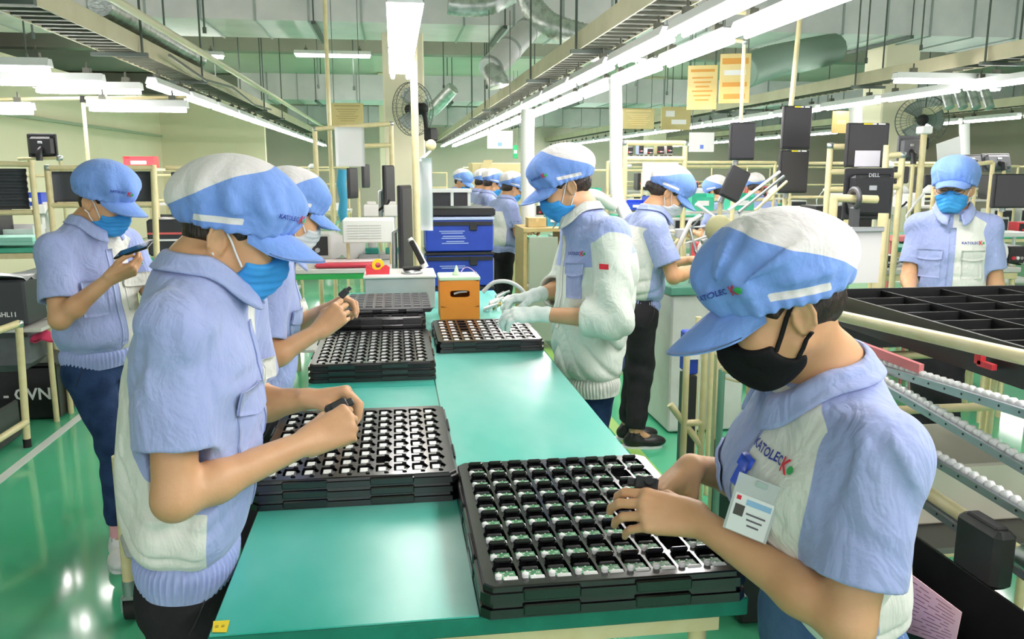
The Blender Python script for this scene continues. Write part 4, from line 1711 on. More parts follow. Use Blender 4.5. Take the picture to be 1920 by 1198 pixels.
hose('hanging_pipe', [aty(1808, 232, 9.), aty(1809, 300, 9.)], .055, WCORR, 'white pipe dropping from the far lights above the paired monitors', 'pipe', .03, .06)
hose('hanging_pipe', [aty(1604, 200, 8.), aty(1604, 262, 8.)], .06, WCORR, 'white pipe dropping from the lights behind the black tablet monitor', 'pipe', .03, .06)


# ---------------- cable channels and light rails
def channel(x, z, y0, y1, w, h, label, extra=0.0):
    t = thing('cable_channel', (x, (y0 + y1) / 2, z), label, 'cable channel')
    mb = MB()
    mb.box((x, (y0 + y1) / 2, z), (.012, y1 - y0, h))
    mb.box((x + w, (y0 + y1) / 2, z), (.012, y1 - y0, h))
    mb.box((x + w / 2, (y0 + y1) / 2, z + h / 2 - .01), (w, y1 - y0, .012))
    mb.build('side_rails', BEIGE, t)
    mb = MB()
    y = y0 + .2
    while y < y1:
        mb.box((x + w / 2, y, z - h / 2 + .01), (w, .05, .016), 0)
        y += .15
    mb.build('slats', BRACK, t)
    mb = MB()
    for k in range(3):
        pts = [V(x + w * (.25 + .25 * k), y, z - h * .12 + .012 * math.sin(y * 2 + k * 2)) for y in np.linspace(y0, y1, 24)]
        mb.tube(pts, .014, 0, 6)
    mb.build('cables', mat('dark_green_cable', '49584a', .6), t)
    y = y0 + .7
    while y < min(y1, 16):
        if 10.3 < y < 12.3:
            y += 2.1
            continue
        mb = MB()
        for xx in (x - .03, x + w + .03):
            mb.cyl((xx, y, z - h / 2), (xx, y, 4.2), .010, 0, 6)
        mb.box((x + w / 2, y, z - h / 2 - .018), (w + .14, .045, .03))
        mb.build('hanger', ROD, t)
        y += 2.1
    return t


channel(-2.24, 2.52, 2.2, 22, .28, .13, 'beige cable channel running above the woman with the phone')
channel(1.40, 2.50, 1.4, 30, .24, .13, 'beige cable channel above the bright double row of lamps')
channel(5.20, 2.55, 2.0, 30, .26, .13, 'beige cable channel running above the monitors')
channel(9.20, 2.55, 5.0, 30, .26, .13, 'far beige cable channel above the man in glasses')
mb = MB()
mb.tube([V(-1.74, 2.0, 2.62), V(-1.74, 24, 2.62)], .030, 0, 10)
tag(mb.build('hanging_conduit', mat('beige_pipe', 'd5cfb2', .5)), 'long beige conduit running alongside the cable channel over the phone woman', 'conduit')
mb = MB()
mb.tube([V(-1.85, 7.6, 2.5), V(-1.86, 9, 2.44), V(-1.85, 10.4, 2.50), V(-1.86, 12, 2.42), V(-1.85, 13.5, 2.46)], .014, 0, 6)
tag(mb.build('hanging_cable', BRACK), 'loose dark cable sagging under the beige cable channel', 'cable')


def light(loc, along='y', length=1.18, w=.15, label='', group=None, proto={}):
    key = (along, length, w)
    if key in proto:
        return copy_tree(proto[key], loc, label, group)
    t = thing('ceiling_light', loc, label, 'light', group)
    L = V(*loc)
    E_ = (lambda a, b, c: V(b, a, c)) if along == 'y' else (lambda a, b, c: V(a, b, c))
    mb = MB()
    prof = [(-w * .36, 0), (-w * .22, .05), (w * .22, .05), (w * .36, 0)]
    vs = []
    for a in (-length / 2, length / 2):
        vs += [L + E_(a, p[0], p[1] - .02) for p in prof]
    vs2 = [v + V(0, 0, .006) for v in vs]
    f_ = [(0, 1, 5, 4), (1, 2, 6, 5), (2, 3, 7, 6)]
    mb.add(vs + vs2, f_ + [tuple(8 + i for i in reversed(q)) for q in f_] + [(0, 4, 12, 8), (3, 7, 15, 11)], 0)
    for a in (-length / 2, length / 2):
        mb.add([L + E_(a, p[0], p[1] - .02) for p in prof], [(0, 1, 2, 3)], 0)
    mb.build('reflector', REFL, t)
    for s_ in (-.25, .25):
        mb = MB()
        mb.cyl(L + E_(-length / 2 + .02, s_ * w, -.042), L + E_(length / 2 - .02, s_ * w, -.042), .014, 0, 8)
        mb.build('tube', LAMP, t)
    for a in (-.35, .35):
        mb = MB()
        mb.box(L + E_(a * length, 0, .05), tuple(np.abs(E_(.05, .05, 1.0)) * V(1, 1, .05)), 0)
        mb.cyl(L + E_(a * length, 0, .06), L + E_(a * length, 0, .115), .008, 0, 6)
        mb.build('bracket', BRACK, t)
    proto[key] = t
    return t


n = 0
for k, y in enumerate(np.arange(.04, 27, 1.32)):
    for x in (1.56, 1.92):
        light((x, y, 2.32), label='fluorescent lamp in the bright double row over the gloved man', group='lamps in the bright double row')
for y in np.arange(-1.6, 6, 1.30):
    if y < 2.6 or y > 3.2:
        pass
for y in (-1.0,):  # added lamp, out of view behind the camera, for soft light
    light((.06, y, 2.30), w=.20, label='white reflector lamp in line over the workbench', group='lamps in line over the workbench')
light((.06, 3.95, 2.20), w=.20, label='near white reflector lamp hanging over the workbench beside the cream pole')
light((.06, 5.20, 2.20), w=.20, label='second white reflector lamp hanging over the workbench beyond its twin')
mb = MB()
mb.box((.06, 4.55, 2.312), (.05, 2.6, .04))
tag(mb.build('lamp_rail', REFL), 'white rail carrying the two hanging lamps over the workbench', 'rail')
for y in np.arange(8.3, 26, 1.32):
    light((-2.04, y, 2.30), label='fluorescent lamp in the row under the channel over the phone woman', group='lamps under the channel over the phone woman')
for y in np.arange(5.4, 28, 1.32):
    light((5.32, y, 2.33), label='fluorescent lamp in the row above the monitors', group='lamps above the monitors')
for y in np.arange(8.2, 28, 1.32):
    light((9.32, y, 2.36), label='fluorescent lamp in the far row above the man in glasses', group='lamps in the far row')
for (x, y, z) in ((-3.0, 13.0, 3.2), (-.9, 13.8, 3.35), (3.6, 13.3, 3.3), (6.2, 12.9, 3.3), (-6, 25, 3.0), (11, 15, 3.1)):
    light((x, y, z), 'x', 1.18, .22, 'ceiling lamp hanging crosswise between the air ducts', 'crosswise lamps between the ducts')
light(tuple(aty(1790, 145, 7.2)), 'x', 1.18, .15, 'long lamp hanging crosswise above the man in glasses')
# cross lamps over the left stations, with their pipe frame
fr = thing('lamp_gantry', (-3.1, 7.2, 0), 'cream pipe frame carrying lamps over the black screens', 'pipe frame')
pz = aty(155, 185, 7.2)
mb = MB()
mb.tube([aty(-60, 187, 7.2), aty(350, 182, 7.2)], .013, 0, 8)
mb.build('cross_pipe', CREAM, fr)
mb = MB()
mb.tube([pz, V(pz[0], pz[1], 0)], .015, 0, 8)
mb.build('post', CREAM, fr)
mb = MB()
mb.cyl(pz - V(0, 0, .03), pz + V(0, 0, .02), .022, 0, 8)
mb.build('joint', RUBBER, fr)
for i, (xa, xb, y, Y, nm) in enumerate([(-80, 95, 118, 6.3, 'topmost'), (-10, 195, 146, 6.8, 'longest'), (66, 266, 162, 7.3, 'slender'), (165, 352, 196, 7.2, 'end'), (-120, 62, 200, 7.2, 'lowest')]):
    a, b = aty(xa, y, Y), aty(xb, y, Y)
    light(tuple((a + b) / 2), 'x', round(max(b[0] - a[0], .45), 2), .15, nm + ' lamp of the set hanging crosswise over the black screens')

# ---------------- wall fans
def wall_fan(c, r, yaw, label):
    t = thing('wall_fan', c, label, 'fan')
    R_ = rotz(yaw) @ rotx(PI / 2)
    P = lambda a, b, d: c + R_ @ V(a, b, d)
    mb = MB()
    for q, (rr, d) in enumerate([(r, 0), (r * .995, .06), (r * .8, -.05), (r * .55, -.075), (r * .3, -.085), (r * .8, .11), (r * .5, .13)]):
        mb.tube([P(rr * math.cos(a), rr * math.sin(a), d) for a in np.linspace(0, 2 * PI, 33)[:-1]], .005 if q < 2 else .0025, 0, 5, closed=True)
    for a in np.linspace(0, 2 * PI, 41)[:-1]:
        mb.tube([P(rr * math.cos(a), rr * math.sin(a), d) for rr, d in ((.06, -.09), (r * .55, -.075), (r * .8, -.05), (r, 0), (r, .06), (r * .8, .11), (r * .5, .13), (.07, .135))], .0018, 0, 4)
    mb.build('cage', ROD, t)
    for k in range(3):
        mb = MB()
        a0 = k * 2 * PI / 3
        mb.grid(lambda u, v: P((.06 + u * (r * .82 - .06)) * math.cos(a0 + (v - .5) * 1.1), (.06 + u * (r * .82 - .06)) * math.sin(a0 + (v - .5) * 1.1), .02 + .05 * (v - .5)), 6, 6, 0, True, thick=lambda u, v: R_ @ V(0, 0, .004))
        mb.build('blade', mat('fan_blade', '8a948e', .4), t)
    mb = MB()
    mb.lathe([(.03, -.09), (.06, -.07), (.06, .0), (.075, .10), (.07, .22), (.04, .26)], c, 0, 16, R_)
    mb.build('motor', RUBBER, t)
    mb = MB()
    mb.tube([P(0, 0, .2), P(0, -.12, .24), P(0, -.30, .26), P(0, -.34, .30)], [.04, .03, .03, .035], 0, 8)
    mb.box(P(0, -.32, .33), (.16, .16, .12), 0, R_, .02)
    mb.build('bracket', RUBBER, t)
    return t


wall_fan(aty(772, 205, 10.85), .33, .75, 'black wall fan on the pale column beside the cream pole')
wall_fan(aty(1728, 226, 10.9), .34, -.5, 'black wall fan on the pale column above the curved monitor')

# ---------------- boards and sheets hanging
SIGNY = mat('yellow_board', 'efdca0', .6, col2='e9cf86', nscale=3)
SIGNO = mat('orange_print', 'e2a24c', .6)
TAN = mat('tan_board', 'cdbf86', .6, col2='c2b47a', nscale=4)


def board(x0, y0, x1, y1, Y, m, label, cat='sign', marks=None, yaw=0.0, name='hanging_board', rods=True):
    a, b = aty(x0, y0, Y), aty(x1, y1, Y)
    c = (a + b) / 2
    w, h = abs(b[0] - a[0]), abs(a[2] - b[2])
    t = thing(name, c, label, cat)
    R_ = rotz(yaw)
    mb = MB()
    mb.box(c, (w, .012, h), 0, R_, .002)
    mb.build('panel', m, t)
    if marks:
        mb = MB()
        mats = []
        for (u, v, ww, hh_, mm) in marks:
            if mm not in mats:
                mats.append(mm)
            mb.box(c + R_ @ V((u - .5) * w, -.0075, (.5 - v) * h), (ww * w, .002, hh_ * h), mats.index(mm), R_)
        mb.build('print', mats, t)
    if rods:
        mb = MB()
        for s_ in (-.4, .4):
            mb.cyl(c + R_ @ V(s_ * w, 0, h / 2), V(*(c + R_ @ V(s_ * w, 0, 0))[:2], min(4.2, c[2] + h / 2 + 1.2)), .004, 0, 5)
        mb.build('hanging_wire', ROD, t)
    return t


bl = lambda m: [(.5, .12, .8, .06, m)] + [(.5, .28 + .1 * k, .7 - .12 * (k % 3), .035, m) for k in range(6)]
board(1292, 122, 1341, 206, 7.0, SIGNY, 'first yellow notice board hanging beside the bright lamps', marks=bl(SIGNO), yaw=-.35)
board(1353, 100, 1402, 194, 6.6, SIGNY, 'yellow and orange notice board hanging by the bent conduit', marks=[(.5, .15, .85, .12, SIGNO), (.5, .38, .7, .1, PAPER), (.5, .62, .8, .09, SIGNO), (.5, .86, .7, .1, SIGNO)], yaw=-.35)
board(1168, 203, 1226, 242, 9.5, TAN, 'tan board hanging behind the corrugated exhaust pipe', marks=bl(SIGNY))
board(1240, 200, 1294, 244, 9.8, TAN, 'pale tan board hanging next to the first yellow board', marks=[(.3, .3, .3, .25, PAPER), (.6, .65, .5, .2, PAPER)])
board(1561, 208, 1593, 250, 9.5, mat('brown_board', 'b29a5e', .6), 'brown board hanging behind the black tablet monitor', marks=[(.5, .5, .5, .2, TAN)], rods=False)
board(620, 193, 682, 236, 9.5, TAN, 'tan board hanging near the fan column above the white sheet', marks=bl(mat('tan_print', 'a89a66', .7)))
BLUEP = mat('pale_blue_print', '9cc4ea', .6)
board(913, 245, 961, 279, 8.8, PAPER, 'white card sign hanging near the green exit sign', marks=[(.5, .75, .16, .2, BLUEP)])
board(1293, 248, 1338, 285, 8.0, PAPER, 'white card sign with a blue dot hanging beside the tall monitor', marks=[(.5, .74, .14, .2, mat('blue_print', '6a86e0', .6))])
EX = board(962, 272, 971, 297, 14, mat('exit_green', '1f9a62', .5), 'small green exit sign beside the white card sign', marks=[(.5, .5, .6, .25, PAPER)])
mb = MB()
# ------------------------------------------------------------------ builders for the stations around
SCREENK = mat('black_screen', '3a3d44', 0.5, col2='34373d', nscale=3)
MONK = mat('monitor_black', '26262a', 0.38)
MONS = mat('monitor_screen', '38373a', 0.30)
GLASSW = mat('milky_sheet', 'e6e8ea', 0.5)
TEALB = mat('teal_bench', '35b08e', 0.35, col2='4fc0a0', nscale=3)
GREENB = mat('green_bench_edge', '2fa653', 0.4)
BLUEC = mat('blue_crate', '2347b8', 0.5, col2='1f40aa', nscale=5)
PALEB = mat('pale_blue_trim', 'b9c8ee', 0.5)
OLIVE = mat('olive_pad', '9c9a72', 0.7)
WOODB = mat('bench_wood', 'c9b27c', 0.6, col2='bda56e', nscale=8, stretch=(1, .2, 1))
REDB = mat('red_bar', 'ee6a68', 0.45)
TEALD2 = mat('dark_teal_tool', '1f7f72', 0.5)
SKYB = mat('sky_blue_cloth', '3fa2c8', 0.7, bump=.2, bscale=30)


def pipes(name, segs, label, cat, r=.014, group=None, loc=None, m=None, feet=()):
    """a rack of plastic coated pipes: each pipe a part, metal joints at shared ends"""
    P0 = loc if loc is not None else V(*np.mean([np.asarray(p, float)[:2] for s in segs for p in s[:2]], axis=0), 0)
    t = thing(name, P0, label, cat, group)
    ends = {}
    for s in segs:
        a, b = np.asarray(s[0], float), np.asarray(s[1], float)
        mb = MB()
        mb.tube([a, b], s[2] if len(s) > 2 else r, 0, 10)
        vert = abs(b[2] - a[2]) > .75 * np.linalg.norm(b - a)
        mb.build('post' if vert else 'rail', m or CREAM, t)
        for e in (a, b):
            k = tuple(np.round(e, 2))
            ends[k] = ends.get(k, 0) + 1
    for k, n_ in ends.items():
        if n_ > 1:
            mb = MB()
            mb.lathe([(.001, -.020), (.020, -.016), (.021, .016), (.001, .020)], V(*k), 0, 10)
            mb.build('joint', CHROME, t)
    for p in feet:
        mb = MB()
        mb.cyl(p, np.asarray(p) + V(0, 0, .05), .022, 0, 10)
        mb.build('foot', RUBBER, t)
    return t


def monitor(x0, y0, x1, y1, Y, label, yaw=0.0, tilt=0.0, back=False, stickers=True, roll=0.0, m=None, mount=True, group=None, paper=False, text=None, post=False):
    a, b = aty(x0, y0, Y), aty(x1, y1, Y)
    c = (a + b) / 2
    w, h = abs(b[0] - a[0]) / max(math.cos(yaw), .3), abs(a[2] - b[2]) / max(math.cos(tilt), .3)
    R_ = rotz(yaw) @ rotx(tilt) @ roty(roll)
    P = lambda x, y, z: c + R_ @ V(x, y, z)
    t = thing('monitor', c, label, 'monitor', group)
    if back:
        mb = MB()
        mb.box(P(0, 0, 0), (w, .02, h), 0, R_, .006)
        mb.box(P(0, -.025, -.02 * h), (w * .86, .04, h * .80), 0, R_ @ rotx(PI / 2) @ rotx(-PI / 2), .018)
        mb.build('back_shell', m or MONK, t)
        mb = MB()
        mb.box(P(0, -.048, h * .12), (w * .16, .006, h * .10), 0, R_, .002)
        mb.build('badge', STEEL, t)
    else:
        mb = MB()
        mb.box(P(0, .016, 0), (w, .030, h), 0, R_, .006)
        mb.build('case', m or MONK, t)
        mb = MB()
        mb.box(P(0, -.0005, .01 * h), (w * .90, .004, h * .90), 0, R_)
        mb.build('screen', MONS, t)
        if stickers:
            for u, ww, mm in ((-.02, .22, YEL), (.12, .10, WHITEP), (.30, .16, PAPER)):
                mb = MB()
                mb.box(P(u * w, -.001, h * .475), (ww * w, .003, h * .030), 0, R_)
                mb.build('sticker', mm, t)
    if paper:
        mb = MB()
        mb.box(P(0, -.006, -h * .30), (w * .60, .003, h * .36), 0, R_)
        mb.build('paper_note', mat('lilac_paper', 'e9e4f2', .7), t)
    if text:
        mb = MB()
        lettering(mb, text, w * .10, P(0, -.050 if back else -.004, h * .33), R_ @ V(1, 0, 0), R_ @ V(0, 0, 1))
        mb.build('lettering', STEEL, t)
    if mount:
        mb = MB()
        if back:
            mb.tube([P(0, -.03, -h * .1), P(0, -.08, -h * .25), P(0, -.08, -h * .62)], .022, 0, 8)
        else:
            mb.tube([P(0, .03, 0), P(0, .09, -.02), P(0, .09, -h * .62)], .018, 0, 8)
        mb.build('stand_arm', STEEL if not back else MONK, t)
    if post:
        q = P(0, .10 if not back else -.08, -h * .5)
        mb = MB()
        mb.cyl(q, (q[0], q[1], 0), .014, 0, 8)
        mb.build('post', CREAM, t)
    return t


def bench(x0, x1, y0, y1, z, label, top=None, edge=None, shelf=True, frame_z=None, group=None):
    t = thing('work_table', ((x0 + x1) / 2, (y0 + y1) / 2, 0), label, 'table', group)
    mb = MB()
    mb.box(((x0 + x1) / 2, (y0 + y1) / 2, z - .016), (x1 - x0, y1 - y0, .032), 0, None, .004)
    mb.build('tabletop', top or TEALB, t)
    mb = MB()
    for yy in (y0 + .02, y1 - .02):
        mb.box(((x0 + x1) / 2, yy, z - .052), (x1 - x0 - .04, .03, .036))
    for xx in (x0 + .02, x1 - .02):
        mb.box((xx, (y0 + y1) / 2, z - .052), (.03, y1 - y0 - .08, .036))
    mb.build('frame', edge or CREAM, t)
    for xx in (x0 + .03, x1 - .03):
        for yy in (y0 + .03, y1 - .03):
            mb = MB()
            mb.cyl((xx, yy, 0), (xx, yy, z - .034), .016, 0, 8)
            mb.build('leg', CREAM, t)
    if shelf:
        mb = MB()
        mb.box(((x0 + x1) / 2, (y0 + y1) / 2, z * .35), (x1 - x0 - .08, y1 - y0 - .08, .02))
        mb.build('shelf', LGREY, t)
    if frame_z:
        for xx in (x0 + .05, x1 - .05):
            mb = MB()
            mb.cyl((xx, y1 - .05, z), (xx, y1 - .05, frame_z), .014, 0, 8)
            mb.build('upright', CREAM, t)
        for zz in (frame_z, (frame_z + z) / 2 + .08):
            mb = MB()
            mb.cyl((x0 + .05, y1 - .05, zz - .01), (x1 - .05, y1 - .05, zz - .01), .014, 0, 8)
            mb.build('cross_rail', CREAM, t)
    return t


def device(loc, w, d, h, kind, label, group=None, m=None, cat='equipment', name=None):
    """bench top equipment; kinds: case, press, reel, bin, lamp, tool, carton"""
    L = V(*loc)
    t = thing(name or {'case': 'test_box', 'press': 'bench_press', 'reel': 'cable_reel', 'bin': 'parts_bin', 'lamp': 'bench_lamp', 'tool': 'hand_tool', 'carton': 'carton'}[kind], loc, label, cat, group)
    mb = MB()
    if kind == 'case':
        mb.box(L + V(0, 0, h / 2 + .006), (w, d, h - .012), 0, None, .006)
        mb.build('case', m or LGREY, t)
        mb = MB()
        mb.box(L + V(0, -d / 2 - .003, h * .55), (w * .88, .008, h * .70), 0, None, .002)
        mb.build('front_panel', DARKP if m is not DARKP else STEEL, t)
        for k in range(3):
            mb = MB()
            p = L + V(w * (-.25 + .22 * k), -d / 2 - .006, h * .4)
            mb.cyl(p, p - V(0, .016, 0), min(w, h) * .09, 0, 10)
            mb.build('knob', [REDP, WHITEP, STEEL][k], t)
        for sx in (-1, 1):
            mb = MB()
            mb.box(L + V(sx * w * .38, 0, .004), (w * .1, d * .8, .008))
            mb.build('foot', RUBBER, t)
    elif kind == 'press':
        mb.box(L + V(0, 0, .02), (w, d, .04), 0, None, .004)
        mb.build('base', STEEL, t)
        mb = MB()
        mb.box(L + V(0, d * .32, h * .5 + .02), (w * .34, d * .22, h * .92), 0, None, .005)
        mb.build('column', m or LGREY, t)
        mb = MB()
        mb.box(L + V(0, -.02, h * .86), (w * .55, d * .75, h * .20), 0, None, .006)
        mb.cyl(L + V(0, -d * .2, h * .76), L + V(0, -d * .2, h * .42), w * .10, 0, 10)
        mb.build('ram', m or LGREY, t)
        mb = MB()
        mb.tube([L + V(w * .28, -d * .1, h * .86), L + V(w * .62, -d * .2, h * .98), L + V(w * .70, -d * .25, h * 1.05)], .010, 0, 6)
        mb.build('lever', RUBBER, t)
        mb = MB()
        mb.box(L + V(0, -d * .2, .06), (w * .5, d * .4, .04), 0, None, .004)
        mb.build('fixture', TEALD2, t)
    elif kind == 'reel':
        mb.cyl(L + V(0, -d / 2, h / 2), L + V(0, d / 2, h / 2), h * .26, 0, 14)
        mb.build('winding', m or OLIVE, t)
        for s_ in (-1, 1):
            mb = MB()
            mb.cyl(L + V(0, s_ * d / 2 - .006, h / 2), L + V(0, s_ * d / 2 + .006, h / 2), h / 2, 0, 18)
            mb.build('flange', WHITEP, t)
    elif kind == 'bin':
        th = .006
        mb.box(L + V(0, 0, th / 2), (w * .9, d * .9, th))
        for s_ in (-1, 1):
            mb.box(L + V(s_ * (w / 2 - th), 0, h / 2), (th, d, h))
            mb.box(L + V(0, s_ * (d / 2 - th), h / 2 * (.8 if s_ < 0 else 1)), (w - 2 * th, th, h * (.8 if s_ < 0 else 1)))
        mb.build('bin_body', m or BLUEC, t)
        mb = MB()
        mb.box(L + V(0, -d / 2 - .002, h * .45), (w * .5, .004, h * .3))
        mb.build('label_card', PAPER, t)
    elif kind == 'lamp':
        mb.lathe([(w * .5, 0), (w * .5, .012), (.02, .02), (.012, .03)], L, 0, 14)
        mb.build('base', RUBBER, t)
        mb = MB()
        mb.tube([L + V(0, 0, .02), L + V(-.03, 0, h * .5), L + V(.04, -.02, h * .8), L + V(.10, -.04, h)], .009, 0, 6)
        mb.build('arm', m or WHITEP, t)
        mb = MB()
        mb.lathe([(.02, .03), (.05, .0), (.055, -.03)], L + V(.11, -.045, h - .01), 0, 12)
        mb.build('lamp_head', m or WHITEP, t)
    elif kind == 'tool':
        mb.tube([L + V(-w / 2, 0, h * .3), L + V(0, 0, h * .45), L + V(w * .3, 0, h * .55)], [h * .28, h * .3, h * .2], 0, 8)
        mb.build('grip', m or TEALD2, t)
        mb = MB()
        mb.tube([L + V(w * .3, 0, h * .55), L + V(w * .5, 0, h * .5)], h * .12, 0, 6)
        mb.box(L + V(-.0, 0, .006), (w * .7, d * .6, .012), 0, None, .002)
        mb.build('tip', STEEL, t)
    else:
        mb.box(L + V(0, 0, h / 2), (w, d, h), 0, None, .003)
        mb.build('carton_body', m or WOODB, t)
        mb = MB()
        mb.box(L + V(0, 0, h + .0006), (w * .16, d, .001))
        mb.box(L + V(0, -d / 2 - .0006, h * .8), (w * .16, .001, h * .4))
        mb.build('tape_strip', mat('packing_tape', 'd8c08a', .3), t)
    return t


# ================================================================== the far benches with their equipment
EQ = [('case', .30, .26, .20, LGREY, 'light grey test box'), ('case', .22, .24, .28, MONK, 'black test box'), ('press', .20, .26, .42, LGREY, 'light grey bench press'), ('bin', .24, .20, .12, BLUEC, 'blue parts bin'),
      ('reel', .18, .14, .20, OLIVE, 'olive cable reel'), ('carton', .26, .22, .20, WOODB, 'tan carton'), ('lamp', .12, .12, .40, WHITEP, 'white bench lamp'), ('tool', .26, .10, .12, TEALD2, 'dark teal hand tool'),
      ('bin', .20, .18, .14, TEALB, 'teal parts bin'), ('case', .34, .28, .16, GREYM, 'metal test box'), ('press', .18, .22, .34, TEALD2, 'dark teal bench press'), ('bin', .22, .2, .12, WHITEP, 'white parts bin'),
      ('case', .20, .2, .14, REDP, 'red test box')]
protos = {}
rnd = random.Random(11)


def equip_row(x0, x1, yc, z, zone, count, kinds=None):
    for k in range(count):
        e = EQ[rnd.choice(kinds) if kinds else rnd.randrange(len(EQ))]
        x = x0 + (k + .5) * (x1 - x0) / count
        loc = V(x, yc + rnd.uniform(-.03, .03), z + .001)
        lab, grp = f'{e[5]} on {zone}', f'{e[5]}s on {zone}'
        key = e[5]
        if key in protos:
            copy_tree(protos[key], loc, lab, grp)
        else:
            protos[key] = device(loc, e[1], e[2], e[3], e[0], lab, grp, e[4])


k = 0
for (xa, xb, ya, zone, fz) in [
        (1.75, 3.35, 6.3, 'the table behind the black trousered woman', 1.62), (3.7, 5.3, 6.9, 'the second row table below the upright monitors', 1.62),
        (1.45, 2.85, 8.6, 'the table behind the gloved man', 1.55), (3.1, 4.8, 9.2, 'the table behind the tilted dark panel', 1.6), (5.6, 7.4, 8.4, 'the table beside the man in glasses', 1.6),
        (7.9, 9.8, 10.2, 'the far table past the man in glasses', 1.6), (1.2, 3.0, 12.6, 'the far table before the back column', 1.6), (3.6, 5.4, 13.0, 'the far table under the square duct', 1.6),
        (6.2, 8.2, 13.6, 'the farthest table under the duct', 1.6), (-2.6, -1.0, 8.6, 'the table behind the phone woman', 1.5), (-4.8, -3.0, 8.2, 'the table by the pale wall', 1.5),
        (-2.4, -.8, 11.6, 'the table near the fan column', 1.55), (-3.0, -.8, 15.5, 'the far table by the partition', 1.6), (1.4, 4.0, 17.0, 'the farthest middle table', 1.6), (5.0, 8.6, 17.6, 'the farthest side table', 1.6), (-.2, 1.0, 14.6, 'the far table behind the group of workers', 1.5)]:
    bench(xa, xb, ya, ya + .7, .82, 'work table with cream uprights: ' + zone[4:], TEALB if k % 3 else LGREY, None, True, fz)
    near = ya < 10
    equip_row(xa + .1, xb - .1, ya + .24, .82, zone, int((xb - xa) / .42))
    if near or k % 2:
        mb = MB()
        mb.box(((xa + xb) / 2, ya + .47, 1.20), (xb - xa - .13, .30, .018))
        tag(mb.build('shelf_board', LGREY), 'grey shelf board across the uprights of ' + zone, 'shelf')
        equip_row(xa + .26, xb - .26, ya + .46, 1.21, 'the shelf over ' + zone, int((xb - xa) / .46), [1, 3, 4, 6, 8, 11, 12])
    k += 1
# ================================================================== named things to the left of the bench
pipes('screen_rack', [(V(-2.125, 5.325, 0), aty(58, 300, 5.325)), (aty(58, 308, 5.325), aty(-120, 305, 5.325)), (aty(62, 398, 5.325), aty(-120, 400, 5.325)), (aty(80, 582, 5.325), aty(15, 588, 5.325))],
      'cream pipe rack carrying the black screen at the frame edge', 'rack', .017, loc=V(-2.125, 5.325, 0))
mb = MB()
a, b = aty(-120, 316, 5.33), aty(55, 392, 5.33)
mb.grid(lambda u, v: V(a[0] + (b[0] - a[0]) * u, 5.335 + .006 * math.sin(v * 40), a[2] + (b[2] - a[2]) * v), 10, 30, 0, True, thick=lambda u, v: V(0, .006, 0))
tag(mb.build('black_screen', SCREENK), 'black cloth screen with faint folds stretched in the rack by the dark case', 'screen')
x0, x1 = aty(88, 313, 5.5)[0], aty(288, 313, 5.5)[0]
zt_, zb_ = aty(90, 315, 5.5)[2], aty(90, 385, 5.5)[2]
pipes('screen_rack', [(V(x0, 5.5, zt_), V(x1, 5.5, zt_)), (V(x0, 5.5, zb_), V(x1, 5.5, zb_)), (V(x0, 5.5, zt_), V(x0, 5.5, 0)), (V(x1, 5.5, zt_ + .02), V(x1, 5.5, 0))],
      'cream pipe rack carrying the black screen behind the phone woman', 'rack', .018)
mb = MB()
mb.grid(lambda u, v: V(x0 + .02 + (x1 - x0 - .04) * u, 5.505, zt_ - .02 + (zb_ - zt_ + .04) * v), 8, 8, 0, True, thick=lambda u, v: V(0, .006, 0))
tag(mb.build('black_screen', SCREENK), 'black screen framed in cream pipe behind the cap of the phone woman', 'screen')
x2 = x1 + .55
pipes('screen_rack', [(V(x1 + .04, 5.62, zt_), V(x2, 5.62, zt_)), (V(x1 + .04, 5.62, zb_ - .02), V(x2, 5.62, zb_ - .02)), (V(x2, 5.62, zt_), V(x2, 5.62, 0))], 'cream pipe rack between the phone woman and the bending woman', 'rack', .016)
mb = MB()
mb.box(((x1 + .06 + x2 - .02) / 2, 5.625, (zt_ + zb_) / 2 - .01), (x2 - x1 - .10, .008, zt_ - zb_ - .03))
tag(mb.build('black_screen', SCREENK), 'black screen between the phone woman and the mesh cap of the bending woman', 'screen')
monitor(50, 250, 110, 296, 6.4, 'black monitor seen from behind above the black screens', back=True)
pipes('monitor_bar', [(aty(34, 298, 6.38), aty(112, 296, 6.38)), (aty(113, 296, 6.38), V(*aty(113, 300, 6.38)[:2], 0))], 'cream pipe bar under the monitor above the black screens', 'rack', .012)
device(V(*aty(265, 306, 7.8)[:2], 1.565), .26, .16, .10, 'bin', 'red parts bin on the high shelf behind the phone woman', None, REDP)
mb = MB()
c = aty(265, 306, 7.8)
mb.box((c[0], c[1], 1.55), (1.1, .3, .02))
mb.cyl((c[0] - .5, c[1], 0), (c[0] - .5, c[1], 1.54), .014)
mb.cyl((c[0] + .5, c[1], 0), (c[0] + .5, c[1], 1.54), .014)
tag(mb.build('high_shelf', CREAM), 'high cream shelf behind the phone woman holding the red bin', 'shelf')
